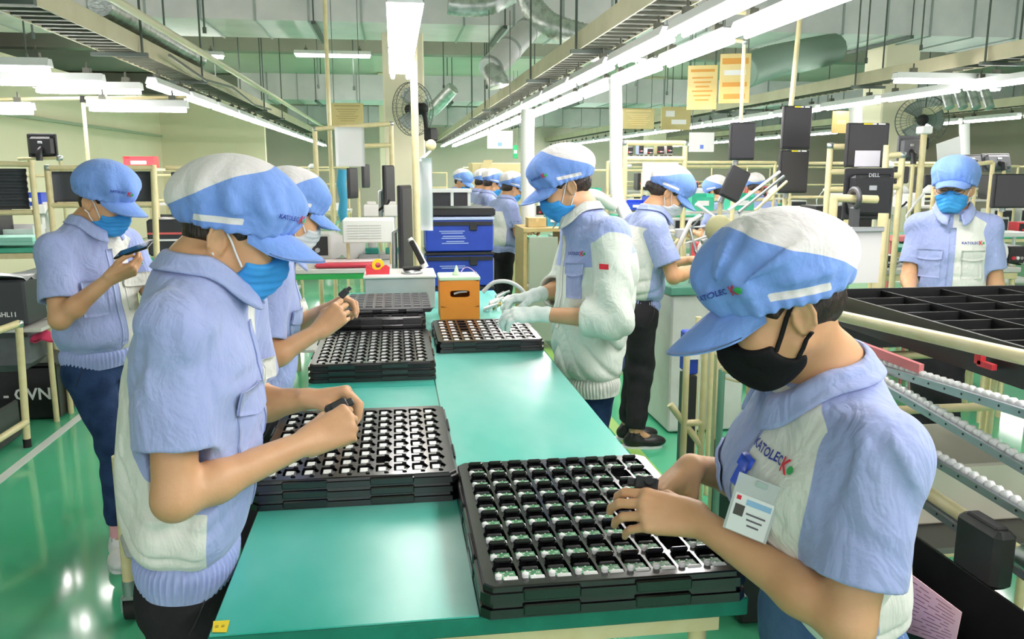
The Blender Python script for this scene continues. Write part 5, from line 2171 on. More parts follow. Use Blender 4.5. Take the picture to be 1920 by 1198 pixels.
# teal bench and boxes at the frame edge
bench(-3.2, aty(68, 470, 5.6)[0], 5.79, 6.3, 1.045, 'teal topped bench at the frame edge behind the dark case', TEALB)
mb = MB()
a = aty(0, 470, 5.7)
mb.box((-2.75, 5.92, 1.10), (.80, .24, .03), 0, None, .004)
mb.box((-2.75, 5.92, 1.075), (.80, .24, .02), 0)
tag(mb.build('folder_stack', mat('mint_sheet', '9fe3d2', .5)), 'mint green flat folders lying on the teal bench', 'folder')
equip_row(-3.1, -2.3, 6.26, 1.046, 'the teal bench by the dark case', 4, [1, 6, 11, 3])
dk = thing('dark_case', (-2.35, 5.15, .66), 'dark plastic case with a grey film lid and white letters on its side', 'case')
mb = MB()
mb.box((-2.43, 5.11, .81), (.72, .36, .26), 0, None, .012)
mb.build('case_body', mat('charcoal_plastic', '33353b', .45), dk)
mb = MB()
mb.grid(lambda u, v: V(-2.79 + .72 * u, 4.94 + .34 * v, .945 + .012 * math.sin(9 * u + 5 * v) + .012 * math.sin(17 * v + 3 * u)), 20, 10, 0, True, thick=lambda u, v: V(0, 0, .004))
mb.build('film', mat('clear_film', 'b9bcc2', .2), dk)
mb = MB()
lettering(mb, 'MGHL11', .038, V(-2.190, 4.929, .735), V(1, 0, 0), V(0, 0, 1))
mb.build('lettering', PAPER, dk)
mb = MB()
mb.box((-2.45, 5.11, .655), (.90, .37, .02))
tag(mb.build('shelf_board', LGREY), 'grey board under the dark case with the film lid', 'shelf')
mb = MB()
mb.box((-2.47, 5.26, .50), (.62, .34, .26), 0, None, .05)
tag(mb.build('grey_bag', mat('grey_bag', '6f7277', .6, col2='5c5f64', nscale=6)), 'grey padded bag between the dark case and the lettered black crate', 'bag')
cr = thing('lettered_crate', (-2.3, 5.45, 0), 'large black crate with the white letters CVN on its side', 'crate')
mb = MB()
mb.box((-2.54, 5.56, .175), (.84, .38, .34), 0, None, .012)
mb.build('crate_body', BLACKPL2, cr)
mb = MB()
lettering(mb, 'V - CVN', .105, V(-2.345, 5.368, .135), V(1, 0, 0), V(0, 0, 1))
mb.build('lettering', PAPER, cr)
mb = MB()
mb.box((-2.54, 5.56, .358), (.86, .41, .022), 0, None, .005)
mb.build('crate_lid', BLACKPL2, cr)
mb = MB()
p = aty(85, 630, 5.2)
mb.grid(lambda u, v: V(p[0] - .11 + .20 * u, p[1] - .05 + .12 * v, p[2] - .02 + .05 * math.sin(PI * u) * math.sin(PI * v) + .008 * math.sin(14 * u)), 14, 8, 0, True, thick=lambda u, v: V(0, 0, -.004))
tag(mb.build('pink_cloth', mat('pink_cloth', 'e0476f', .8)), 'crumpled pink cloth beside the cream post and the lettered crate', 'cloth')
f1, g1 = V(-2.097, 4.831, 0), aty(35, 606, 4.831)
pipes('pipe_cart', [(f1 + V(0, 0, .04), g1), (g1, aty(-60, 640, 4.5)), (aty(51, 790, 4.831), aty(-60, 860, 4.5)), (aty(-60, 640, 4.5), V(*aty(-60, 640, 4.5)[:2], .04))], 'low cream pipe cart with a black rubber foot by the white floor line', 'cart', .020, feet=(f1,))
b3 = thing('black_bin', (-2.4, 4.5, 0), 'black bin standing on the floor inside the low pipe cart', 'bin')
mb = MB()
q = aty(0, 800, 4.75)
mb.box((q[0] - .20, q[1] + .1, .13), (.40, .3, .22), 0, None, .01)
mb.build('bin_body', BLACKPL2, b3)
# black case with red stripe behind the phone woman
bs = thing('striped_case', aty(305, 470, 5.2) * V(1, 1, 0), 'charcoal case with a red stripe behind the phone', 'case')
a, b = aty(272, 412, 5.2), aty(340, 480, 5.2)
w_, h_ = b[0] - a[0], a[2] - b[2]
c = (a + b) / 2
mb = MB()
mb.box(c + V(.05, .16, 0), (w_ + .1, .30, h_), 0, None, .012)
mb.build('case_body', mat('charcoal_plastic', '33353b', .45), bs)
for dz, mm in ((.12, REDB), (-.06, WHITEP)):
    mb = MB()
    mb.box(c + V(.05, .006, h_ * dz), (w_ + .09, .004, .012))
    mb.build('stripe', mm, bs)
bench(-1.44, -.75, 5.14, 5.45, float(b[2]) - .002, 'low table carrying the red striped charcoal case', TEALB)
pipes('pipe_post', [(V(*aty(303, 770, 5.0)[:2], 0), aty(288, 318, 5.0))], 'single cream post between the phone woman and the bending woman', 'post', .018)
# castor cart behind the bending woman
cb = V(-.945, 2.822, 0)
ct = thing('castor_cart', cb, 'cream pipe cart post rolling on a black castor behind the bending woman', 'cart')
mb = MB()
mb.tube([cb + V(.0, 0, .13), cb + V(.0, 0, .60)], .021, 0, 12)
mb.build('post', CREAM, ct)
mb = MB()
mb.tube([cb + V(0, .02, .52), cb + V(-.0, .80, .52)], .019, 0, 10)
mb.build('rail', CREAM, ct)
mb = MB()
mb.tube([cb + V(0, .80, .05), cb + V(0, .80, .92)], .021, 0, 12)
mb.build('post', CREAM, ct)
mb = MB()
mb.cyl(cb + V(0, 0, .095), cb + V(0, 0, .15), .024, 0, 12)
mb.box(cb + V(0, 0, .088), (.05, .05, .014), 0, None, .004)
for s_ in (-1, 1):
    mb.box(cb + V(.026 * s_, .006, .062), (.006, .045, .056), 0)
mb.build('castor_fork', STEEL, ct)
mb = MB()
mb.cyl(cb + V(-.018, .01, .042), cb + V(.018, .01, .042), .042, 0, 20)
mb.build('wheel', RUBBER, ct)
mb = MB()
k0 = atd(288, 1046, 2.72)
mb.lathe([(.020, 0), (.026, .03), (.026, .06), (.018, .07)], k0 + V(-.01, -.02, -.01), 0, 12, rotx(-PI / 2) @ roty(.6))
mb.box(k0 + V(-.03, 0, .015), (.11, .05, .035), 0, roty(.3), .010)
mb.tube([k0 + V(-.07, 0, .02), V(cb[0], cb[1], k0[2] + .02)], .018, 0, 8)
mb.build('clamp', mat('grey_clamp', 'b8bcc2', .4), ct)

# ================================================================== at the end of the bench
x_p = aty(783, 480, 5.15)
pipes('tall_post', [(V(x_p[0], x_p[1], TZ), V(x_p[0], x_p[1], 4.15))], 'tall cream post rising past the fan at the end of the bench', 'post', .022, loc=V(x_p[0], x_p[1], TZ))
pipes('tall_post', [(V(*aty(618, 240, 7.4)[:2], 0), V(*aty(618, 240, 7.4)[:2], 4.15))], 'thin cream post rising to the ceiling beside the white hanging sheet', 'post', .018)
a, b = aty(590, 242, 7.2), aty(733, 232, 7.2)
pipes('sheet_stand', [(a, b), (b, V(b[0], b[1], 0)), (aty(640, 275, 7.2), aty(735, 272, 7.2)), (V(a[0], a[1], a[2]), V(a[0], a[1], 0))], 'cream pipe frame from which the white sheet hangs', 'frame', .020)
mb = MB()
a, b = aty(627, 238, 7.1), aty(685, 312, 7.1)
mb.grid(lambda u, v: V(a[0] + (b[0] - a[0]) * u, 7.1 + .012 * math.sin(3 * u + 2 * v), a[2] + (b[2] - a[2]) * v), 8, 8, 0, True, thick=lambda u, v: V(0, .003, 0))
tag(mb.build('hanging_sheet', PAPER), 'white sheet hanging from the cream frame near the fan column', 'sheet')
mb = MB()
a, b = aty(781, 296, 5.5), aty(812, 432, 5.5)
mb.grid(lambda u, v: V(a[0] + (b[0] - a[0]) * u, 5.5 + .02 * math.sin(4 * u + 1) + .01 * math.sin(9 * v), a[2] + (b[2] - a[2]) * v), 10, 12, 0, True, thick=lambda u, v: V(0, .004, 0))
tag(mb.build('plastic_curtain', mat('silvery_sheet', 'dfe4ea', .25)), 'silvery plastic curtain hanging beside the cream post', 'curtain')
lb = thing('ball_lamp', aty(806, 290, 5.6), 'small cream ball lamp on an arm above the plastic curtain', 'lamp')
mb = MB()
c = aty(808, 272, 5.6)
mb.lathe([(.002, -.036), (.02, -.030), (.034, -.012), (.036, .005), (.028, .024), (.012, .035), (.002, .037)], c, 0, 16)
mb.build('ball', mat('cream_ball', 'f4dfae', .4), lb)
mb = MB()
mb.tube([c - V(0, 0, .034), aty(800, 290, 5.6), aty(786, 300, 5.6), V(x_p[0] + .03, 5.2, aty(786, 300, 5.2)[2])], .009, 0, 6)
mb.build('arm', WHITEP, lb)
monitor(752, 347, 776, 510, 5.05, 'tall thin monitor seen edge-on beside the cream post on the bench', yaw=1.15, stickers=False)
monitor(722, 310, 742, 398, 6.6, 'tilted dark monitor seen edge-on under the pale column', yaw=1.1, stickers=False, post=True)
monitor(655, 315, 672, 372, 8.2, 'slanting dark panel edge under the white hanging sheet', yaw=1.1, stickers=False, mount=False, post=True)
monitor(682, 308, 694, 352, 8.6, 'second slanting panel edge under the white hanging sheet', yaw=1.1, stickers=False, mount=False, post=True)
mb = MB()
pts = [aty(642, 318, 7.0), aty(640, 345, 7.0), aty(644, 375, 7.0), aty(642, 400, 7.0), aty(645, 415, 7.0)]
mb.tube(pts, [.035, .04, .032, .038, .03], 0, 8)
tag(mb.build('hanging_cable_bundle', SKYB), 'sky blue cable bundle hanging below the white sheet', 'cable')
# green edged bench with flat case and red trays
bench(aty(520, 515, 5.75)[0], aty(745, 515, 5.75)[0], 5.7, 6.5, .885, 'bench with a bright green edge behind the shorter-haired woman', LGREY, GREENB)
equip_row(-.7, .05, 6.36, .886, 'the green edged bench', 5, [2, 6, 0, 4])
pc = thing('white_machine_case', aty(690, 450, 5.95), 'wide white vented machine case on the green edged bench', 'machine')
a, b = aty(641, 412, 5.8), aty(740, 455, 5.8)
c = (a + b) / 2
mb = MB()
mb.box(c + V(0, .15, 0), (b[0] - a[0], .30, a[2] - b[2]), 0, None, .008)
mb.build('case', mat('off_white_case', 'ece9e6', .5), pc)
mb = MB()
for i in range(3):
    for j in range(6):
        mb.box(c + V((-.3 + .22 * i) * (b[0] - a[0]), -.001, (-.3 + .11 * j) * (a[2] - b[2])), (.075, .003, .006))
mb.build('vent', mat('vent_grey', 'c4c2c0', .6), pc)
for dx in (-.15, .15):
    mb = MB()
    mb.cyl((c[0] + dx, c[1] + .15, .886), (c[0] + dx, c[1] + .15, b[2]), .012, 0, 8)
    mb.build('stand_leg', CREAM, pc)
mb = MB()
a = aty(655, 505, 5.78)
mb.box((a[0], 5.82, .905), (.46, .20, .030), 0, None, .012)
mb.box((a[0] + .02, 5.86, .924), (.40, .15, .010), 1, None, .004)
tag(mb.build('red_tray', [mat('dark_red_tray', 'c23a4c', .45), mat('pale_insert', 'eadada', .5)]), 'long red tray with a pale insert on the green edged bench', 'tray')
# hose and connectors on the bench
hose('air_hose', [aty(905, 548, 4.5), aty(925, 530, 4.5), aty(952, 528, 4.5), aty(975, 540, 4.5), aty(985, 556, 4.5), aty(985, 575, 4.5)], .011, mat('grey_hose', 'b4b8ba', .4), 'grey air hose looped on the bench beside the orange box', 'hose', .03, .04)
for i, (x, y) in enumerate(((908, 552), (918, 540), (930, 555), (925, 562), (940, 548))):
    mb = MB()
    p = aty(x, y, 4.46 + .02 * i)
    p[2] = TZ + .0 + .014 + .03 * (i % 3)
    mb.cyl(p, p + V(.05, .01 * i, .02), .012, 0, 8)
    mb.cyl(p + V(.05, .01 * i, .02), p + V(.08, .01 * i, .03), .007, 0, 8)
    mb.cyl(V(p[0], p[1], TZ), p, .006, 0, 6)
    tag(mb.build('hose_fitting', [STEEL, WHITEP, STEEL, mat('brass', 'b99a4a', .4, metal=.6), WHITEP][i]), 'small ' + ['steel', 'white', 'bright steel', 'brass', 'pale'][i] + ' hose fitting beside the orange box', 'fitting')
# blue crates stacked
zc = .36
for i in range(3):
    a, b = aty(800, 520, 6.5), aty(925, 520, 6.5)
    cx, w_ = (a[0] + b[0]) / 2, b[0] - a[0]
    t = thing('blue_crate', (cx, 6.75, zc), ['lowest', 'middle', 'upper'][i] + ' blue fold-up crate of the stack behind the orange box', 'crate', 'blue crates behind the orange box')
    mb = MB()
    mb.box((cx, 6.75, zc + .13), (w_, .5, .250), 0, None, .008)
    mb.build('crate_body', BLUEC, t)
    mb = MB()
    mb.box((cx, 6.75, zc + .262), (w_ + .02, .52, .022), 0, None, .004)
    mb.build('crate_lid', PALEB if i == 2 else MONK, t)
    mb = MB()
    mb.box((cx, 6.494, zc + .225), (w_ * .98, .012, .030))
    mb.box((cx + w_ * .2, 6.490, zc + .205), (.06, .014, .07), 0, None, .004)
    mb.build('strap', MONK, t)
    mb = MB()
    mb.box((cx + w_ / 2 + .004, 6.75, zc + .13), (.010, .46, .18), 0)
    mb.build('side_trim', mat('grey_trim', '9ea3ac', .5), t)
    mb = MB()
    for k_, (tx, sz) in enumerate((('KATOLEC VN', .034), ('LOGISTICS  BOX', .028), ('CRATE  NO', .022)) if i == 2 else (('BOX', .022),)):
        for q_ in range(1):
            mb.box((cx - .06 + .012 * k_, 6.4985, zc + .165 - .040 * k_), (.20 - .03 * k_, .002, .006))
            mb.box((cx - .06 + .012 * k_, 6.4985, zc + .150 - .040 * k_), (.17 + .02 * k_, .002, .006))
    mb.build('faded_print', PALEB, t)
    zc += .275
mb = MB()
mb.box((cx, 6.75, .18), (w_ + .1, .6, .34))
for xx in (cx - .2, cx + .2):
    mb.box((xx, 6.75, .005), (.06, .5, .01))
tag(mb.build('dark_pallet', MONK), 'dark pallet box carrying the stack of blue crates', 'pallet')
mb = MB()
mb.box((cx, 6.78, zc + .035), (w_ + .05, .46, .06), 0, None, .01)
tag(mb.build('black_tray', BLACKPL2), 'flat black tray lying on the upper blue crate', 'tray')
dc = thing('display_case', aty(845, 400, 8.4) * V(1, 1, 0), 'dark glazed display case with white frame behind the blue crates', 'case')
a, b = aty(808, 358, 8.4), aty(880, 400, 8.4)
c = (a + b) / 2
mb = MB()
mb.box((c[0], 8.65, b[2] / 2 + .0), (b[0] - a[0], .46, b[2]))
mb.build('base_cabinet', LGREY, dc)
mb = MB()
mb.box((c[0], 8.65, c[2]), (b[0] - a[0] - .03, .44, a[2] - b[2] - .02))
mb.build('dark_glass', MONS, dc)
mb = MB()
for xx in (a[0], c[0] + .02, b[0]):
    mb.box((xx, 8.42, c[2]), (.03, .02, a[2] - b[2]))
mb.box((c[0], 8.60, a[2]), (b[0] - a[0] + .05, .42, .03))
mb.build('frame', WHITEP, dc)
# slanted beige booth panels
mb = MB()
a, b = aty(885, 305, 11.2), aty(1010, 385, 11.2)
mb.box(((a[0] + b[0]) / 2, 11.5, (a[2] + b[2]) / 2), (b[0] - a[0], .5, a[2] - b[2]), 0, None, .01, )
mb.box(((a[0] + b[0]) / 2, 11.5, b[2] / 2), (b[0] - a[0] - .1, .4, b[2]), 0)
tag(mb.build('booth', mat('khaki_booth', 'c8bc8c', .6)), 'khaki booth behind the group of workers', 'booth')
mb = MB()
P_ = [aty(860, 385, 11.0), aty(878, 385, 11.0), aty(925, 300, 11.1), aty(908, 300, 11.1)]
mb.add(P_ + [p + V(0, .02, 0) for p in P_], [(0, 1, 2, 3), (7, 6, 5, 4), (0, 4, 5, 1), (1, 5, 6, 2), (2, 6, 7, 3), (3, 7, 4, 0)])
c = (P_[0] + P_[1]) / 2
mb.box((c[0], c[1] + .05, c[2] / 2), (.10, .06, c[2]))
tag(mb.build('slanted_panel', mat('khaki_panel', 'b6aa7a', .6)), 'slanted khaki panel in front of the booth', 'panel')
# wooden cabinet by the gloved man
wc = thing('side_cabinet', aty(1018, 555, 7.0) * V(1, 1, 0), 'open wooden cabinet cluttered on top behind the gloved man', 'cabinet')
a, b = aty(985, 428, 7.0), aty(1060, 428, 7.0)
mb = MB()
zt_ = a[2]
for xx in (a[0], b[0]):
    mb.box((xx, 7.25, zt_ / 2), (.03, .5, zt_ - .002))
mb.box(((a[0] + b[0]) / 2, 7.25, zt_ - .015), (b[0] - a[0] + .04, .54, .03))
for zz in (.25, .5):
    mb.box(((a[0] + b[0]) / 2, 7.25, zz), (b[0] - a[0] - .03, .48, .02))
mb.build('carcass', WOODB, wc)
mb = MB()
mb.box(((a[0] + b[0]) / 2 - .02, 6.985, zt_ * .5), ((b[0] - a[0]) * .72, .02, zt_ * .86), 0, None, .004)
mb.build('door', mat('grey_green_door', 'aab2a0', .6), wc)
device(V((a[0] + b[0]) / 2 - .05, 7.2, zt_ + .001), .16, .16, .08, 'carton', 'small tan carton on the wooden cabinet', None, WOODB)
device(V((a[0] + b[0]) / 2 + .12, 7.3, zt_ + .001), .14, .16, .12, 'bin', 'blue bin on the wooden cabinet behind the gloved man', None, SKYB)
# ================================================================== to the right of the bench
# rack behind the black trousered woman
y_ = 6.0
xa, xb = aty(1172, 300, y_)[0], aty(1284, 300, y_)[0]
za, zb, zm = aty(1172, 268, y_)[2], aty(1172, 398, y_)[2], aty(1172, 298, y_)[2]
pipes('equipment_rack', [(V(xa, y_, 0), V(xa, y_, za)), (V(xb, y_, 0), V(xb, y_, za)), (V(xa, y_, za), V(xb, y_, za)), (V(xa, y_, zm), V(xb, y_, zm)), (V(xa, y_, zb), V(xb, y_, zb))],
      'cream pipe rack of small equipment above the black trousered woman', 'rack', .020)
mb = MB()
mb.box(((xa + xb) / 2, y_ + .14, zm + .012), (xb - xa - .05, .24, .02))
tag(mb.build('shelf_board', LGREY), 'narrow grey shelf in the cream rack above the black trousered woman', 'shelf')
for i, (dx, w_, h_, m_, nm) in enumerate([(.06, .06, .07, MONK, 'black'), (.15, .04, .09, PALEB, 'pale blue'), (.22, .05, .06, WHITEP, 'white'), (.30, .06, .08, OLIVE, 'olive'), (.37, .05, .10, LGREY, 'grey')]):
    device(V(xa + dx, y_ + .14, zm + .023), w_, .08, h_, 'case', 'tiny ' + nm + ' box on the cream rack shelf above the black trousered woman', None, m_)
bb = device(V(aty(1204, 385, 5.9)[0], 6.1, zb + .018), aty(1232, 372, 5.9)[0] - aty(1176, 372, 5.9)[0], .30, .065, 'bin', 'shallow royal blue bin behind the shoulder of the black trousered woman', None, ROYAL)
mb = MB()
mb.box(((xa + xb) / 2, y_ + .16, zb + .008), (xb - xa - .05, .30, .016))
tag(mb.build('shelf_board', WOODB), 'lower wooden shelf in the cream rack under the royal blue bin', 'shelf')
mb = MB()
a, b = aty(1205, 305, 5.6), aty(1270, 350, 5.6)
mb.box((a + b) / 2, (b[0] - a[0], .004, a[2] - b[2]))
tag(mb.build('hanging_paper', mat('lilac_paper', 'e9e4f2', .7)), 'pale lilac sheet hanging behind the cap of the black trousered woman', 'paper')
pipes('sheet_rod', [(V((a[0] + b[0]) / 2, 5.62, 0), V((a[0] + b[0]) / 2, 5.62, a[2]))], 'cream rod behind the pale lilac sheet', 'post', .010)

# machine with tangled arms in front of her
mt = thing('wiring_machine', aty(1310, 480, 4.7) * V(1, 1, 0), 'grey wiring machine with tangled pale arms before the black trousered woman', 'machine')
c = aty(1312, 470, 4.75)
mb = MB()
mb.box((c[0], c[1] + .05, .42), (.46, .5, .82), 0, None, .01)
mb.build('base', LGREY, mt)
mb = MB()
mb.box((c[0], c[1] + .05, .86), (.50, .54, .05), 0, None, .006)
mb.build('bed', mat('green_grey_bed', '5d9c86', .5), mt)
rr = random.Random(5)
for i in range(16):
    mb = MB()
    p = c + V(rr.uniform(-.20, .16), rr.uniform(-.15, .15), rr.uniform(-.12, .05))
    q = p + V(rr.uniform(-.10, .10), rr.uniform(-.05, .05), rr.uniform(.06, .20))
    r_ = q + V(rr.uniform(-.12, .12), rr.uniform(-.05, .05), rr.uniform(-.08, .08))
    mb.tube([V(p[0], p[1], .88), p, q, r_], rr.uniform(.006, .016), 0, 6)
    mb.build('arm', [WHITEP, STEEL, LGREY, CREAM][i % 4], mt)
for i in range(7):
    mb = MB()
    p = c + V(rr.uniform(-.20, .18), rr.uniform(-.18, .0), rr.uniform(-.08, .12))
    mb.box(p, (rr.uniform(.03, .08), .05, rr.uniform(.02, .07)), 0, None, .004)
    mb.cyl(V(p[0], p[1], .88), p, .005, 0, 6)
    mb.build('actuator', [MONK, WHITEP, PINKR, STEEL, GREYM, LGREY, WHITEP][i], mt)
mb = MB()
d_ = aty(1348, 430, 3.6)
mb.lathe([(.002, -.016), (.060, -.014), (.066, 0), (.060, .014), (.002, .016)], d_, 0, 20, rotx(PI / 2) @ rotz(.0))
tag(mb.build('olive_disc', OLIVE), 'round olive disc peeking out behind the nearest cap', 'disc')
mb = MB()
mb.cyl(d_ - V(0, -.02, .066), V(d_[0], d_[1] + .02, 0), .012, 0, 8)
tag(mb.build('disc_stand', CREAM), 'cream stand under the round olive disc', 'stand')
# slanted long arms
for i, (p, q) in enumerate((((1365, 395), (1462, 322)), ((1385, 398), (1470, 330)), ((1415, 395), (1475, 340)))):
    mb = MB()
    mb.tube([aty(*p, 4.0 + .06 * i), aty(*q, 4.1 + .06 * i)], .0075, 0, 8)
    tag(mb.build('spring_arm', [WHITEP, STEEL, CREAM][i]), ['white', 'steel', 'cream'][i] + ' slanting spring arm below the upright monitors', 'arm')

# monitors
monitor(1371, 229, 1415, 300, 4.9, 'tall narrow grey monitor hanging beside the white card with the blue dot', stickers=False, yaw=.05, post=True)
pipes('bent_conduit', [(aty(1279, 14, 5.2), aty(1500, 31, 5.2)), (aty(1500, 31, 5.2), aty(1483, 200, 5.2))], 'bent cream conduit dropping to the upper upright monitor', 'conduit', .016)
pipes('bent_conduit', [(aty(1318, 68, 5.1), aty(1396, 78, 5.1)), (aty(1396, 78, 5.1), aty(1389, 228, 5.1))], 'short bent cream conduit dropping to the tall narrow monitor', 'conduit', .012)
monitor(1470, 198, 1520, 280, 5.05, 'upper of the two upright monitors mounted one above the other', yaw=.03, post=True)
monitor(1464, 281, 1514, 362, 4.95, 'lower of the two upright monitors mounted one above the other', yaw=.03, post=True)
monitor(1362, 314, 1398, 376, 4.4, 'tilted thin black panel leaning behind the slanting arms', yaw=.1, roll=.42, stickers=False, post=True)
monitor(1592, 230, 1662, 314, 4.6, 'black tablet monitor with a pale note and yellow sticker on top of the rack', yaw=-.05, paper=True, mount=False)
monitor(1586, 315, 1667, 411, 3.9, 'black monitor seen from behind clamped to the cream bar', back=True, yaw=-.06, text='DELL', mount=False)
monitor(1684, 254, 1722, 302, 6.2, 'curved grey monitor back beside the far fan', back=True, m=mat('grey_monitor', '6c6d74', .35), post=True)
monitor(1868, 326, 1935, 390, 4.4, 'black monitor beside the shoulder of the man in glasses', yaw=-.05, stickers=False, post=True)
monitor(1796, 290, 1838, 318, 6.0, 'first of the paired grey monitors over the man in glasses', back=True, m=mat('grey_monitor', '6c6d74', .35), tilt=-.3, post=True)
monitor(1842, 288, 1892, 322, 6.0, 'second of the paired grey monitors over the man in glasses', back=True, m=mat('grey_monitor', '6c6d74', .35), tilt=-.3, post=True)
monitor(1680, 312, 1704, 344, 4.45, 'small black monitor on the rack beside the clamped monitor', stickers=False, post=True)


def rack2(xs, Y, ztop, rails, label, r=.018, dy=.0):
    segs = []
    X = [aty(x, 350, Y)[0] for x in xs]
    Z = [aty(960 + (xs[0] - 960), y, Y)[2] for y in rails]
    zt_ = aty(xs[0], ztop, Y)[2]
    for x in X:
        segs.append((V(x, Y, 0), V(x, Y, zt_)))
    for z in Z:
        segs.append((V(X[0], Y, z), V(X[-1], Y, z)))
    return pipes('monitor_rack', segs, label, 'rack', r)


rack2((1552, 1592), 4.75, 272, (275, 322, 355), 'cream pipe rack holding the black tablet monitor')
pipes('monitor_rack', [(V(*aty(1663, 300, 4.35)[:2], 0), aty(1663, 272, 4.35)), (aty(1663, 330, 4.35), aty(1690, 328, 4.35)), (aty(1663, 352, 4.35), aty(1690, 350, 4.35)), (aty(1692, 290, 4.35), V(*aty(1692, 290, 4.35)[:2], 0)), (aty(1663, 292, 4.35), aty(1692, 290, 4.35))], 'cream pipe rack with small shelves beside the clamped monitor', 'rack', .017)
pipes('clamp_bar', [(aty(1560, 371, 3.75), aty(1644, 374, 3.75), .020), (aty(1564, 371, 3.75), V(*aty(1564, 371, 3.75)[:2], 0))], 'cream bar carrying the clamped monitor seen from behind', 'bar', .020)
mb = MB()
p = aty(1602, 372, 3.72)
mb.tube([p + V(-.0, .045 * math.cos(a), .045 * math.sin(a)) for a in np.linspace(0, 2 * PI, 15)[:-1]], .014, 0, 6, closed=True)
mb.box(p + V(0, -.01, -.11), (.045, .03, .14), 0, None, .006)
tag(mb.build('bar_clamp', mat('dark_grey_clamp', '58585c', .4, metal=.3)), 'dark clamp gripping the cream bar below the monitor seen from behind', 'clamp')
pipes('glass_man_frame', [(aty(1754, 318, 5.0), aty(1860, 304, 5.0)), (aty(1862, 304, 5.0), V(*aty(1862, 304, 5.0)[:2], 0)), (aty(1754, 318, 5.0), V(*aty(1754, 318, 5.0)[:2], 0))], 'cream pipe frame standing behind the man in glasses', 'frame', .014)
pipes('tall_post', [(V(*aty(1733, 245, 6.1)[:2], 0), aty(1733, 244, 6.1))], 'thick cream post behind the man in glasses below the far fan', 'post', .024)
mb = MB()
mb.box(aty(1733, 244, 6.1), (.09, .09, .06), 0, None, .008)
tag(mb.build('post_cap', WHITEP), 'white cap on the thick cream post below the far fan', 'cap')
mb = MB()
P_ = [aty(1756, 270, 6.2), aty(1800, 255, 6.2), aty(1802, 292, 6.2), aty(1758, 304, 6.2)]
mb.add(P_ + [p + V(0, .004, 0) for p in P_], [(0, 1, 2, 3), (7, 6, 5, 4), (0, 4, 5, 1), (1, 5, 6, 2), (2, 6, 7, 3), (3, 7, 4, 0)])
tag(mb.build('hanging_paper', PAPER), 'white slanted sheet above the man in glasses', 'paper')
mb = MB()
P_ = [aty(1756, 322, 5.1), aty(1790, 318, 5.1), aty(1788, 380, 5.1), aty(1757, 384, 5.1)]
mb.add(P_ + [p + V(0, .004, 0) for p in P_], [(0, 1, 2, 3), (7, 6, 5, 4), (0, 4, 5, 1), (1, 5, 6, 2), (2, 6, 7, 3), (3, 7, 4, 0)])
tag(mb.build('hanging_paper', mat('cream_sheet', 'e9e6d4', .7)), 'cream sheet hanging in the pipe frame beside the cap of the man in glasses', 'paper')
pipes('tall_post', [(V(*aty(1650, 420, 3.3)[:2], 0), aty(1657, 400, 3.3))], 'cream post just behind the nearest cap by the white clipboard', 'post', .022)
cbd = thing('hanging_clip_sheet', aty(1620, 480, 3.2), 'white sheet clipped up behind the nearest cap', 'paper')
mb = MB()
a, b = aty(1592, 430, 3.2), aty(1646, 530, 3.2)
mb.box((a + b) / 2, (b[0] - a[0], .004, a[2] - b[2]))
mb.build('sheet', PAPER, cbd)
mb = MB()
mb.box(V((a[0] + b[0]) / 2, 3.19, a[2]), (b[0] - a[0], .02, .02), 0, None, .003)
mb.build('clip', STEEL, cbd)
# tables near the man in glasses
bench(2.80, 3.80, 4.56, 4.93, .96, 'grey bench crowded with tools behind the black compartment bins', LGREY)
for i, (x, w_, d_2, h_, kd, m_, nm) in enumerate([(2.50, .12, .16, .12, 'press', STEEL, 'steel bench press'), (2.62, .10, .12, .08, 'case', WHITEP, 'white switch box'), (2.74, .12, .1, .07, 'tool', STEEL, 'steel hand tool'), (3.45, .14, .16, .16, 'reel', TEALD2, 'teal cable reel'), (3.60, .12, .14, .12, 'case', MONK, 'black switch box')]):
    device(V(x + .33 - .1 * (i > 2), 4.72, .961), w_, d_2, h_, kd, nm + ' on the grey bench behind the compartment bins', None, m_)
bench(2.25, 4.4, 5.3, 5.9, 1.02, 'bench with pink and green bars behind the man in glasses', TEALB)
for i, (x0_, x1_, y_2, Y, m_, nm) in enumerate([(1675, 1732, 448, 5.10, PINKR, 'salmon'), (1740, 1800, 412, 5.1, mat('pale_pink_bar', 'f0c4c4', .5), 'pale pink'), (1845, 1925, 440, 5.2, WHITEP, 'white')]):
    a, b = aty(x0_, y_2 - 5, Y), aty(x1_, y_2 + 5, Y)
    mb = MB()
    mb.box((a + b) / 2 + V(0, .08, 0), (b[0] - a[0], .16, .035), 0, None, .005)
    for xx in (a[0] + .03, b[0] - .03):
        mb.cyl((xx, (a[1]) + .08, 0), (xx, a[1] + .08, (a[2] + b[2]) / 2), .012, 0, 8)
    tag(mb.build('bar_shelf', m_), nm + ' shelf bar near the man in glasses', 'shelf')
equip_row(2.4, 4.3, 5.55, 1.021, 'the bench behind the man in glasses', 8)
bench(3.85, 5.4, 3.9, 4.5, .88, 'pale table at the frame edge beside the man in glasses', LGREY, STEEL, False)
equip_row(3.95, 5.3, 4.2, .881, 'the pale table at the frame edge', 6)

# ---------------- roller flow rack at the nearest worker's back
fl = thing('flow_rack', (1.5, 1.7, 0), 'cream pipe flow rack with aluminium roller tracks behind the black-masked worker', 'rack')
XR = 1.15


def line(p0, p1, X, ya, yb):
    """the straight run in plane x = X through two seen spots, from y = ya to yb"""
    a, b = atx(*p0, X), atx(*p1, X)
    f = lambda y: a + (b - a) * (y - a[1]) / (b[1] - a[1])
    return f(ya), f(yb)


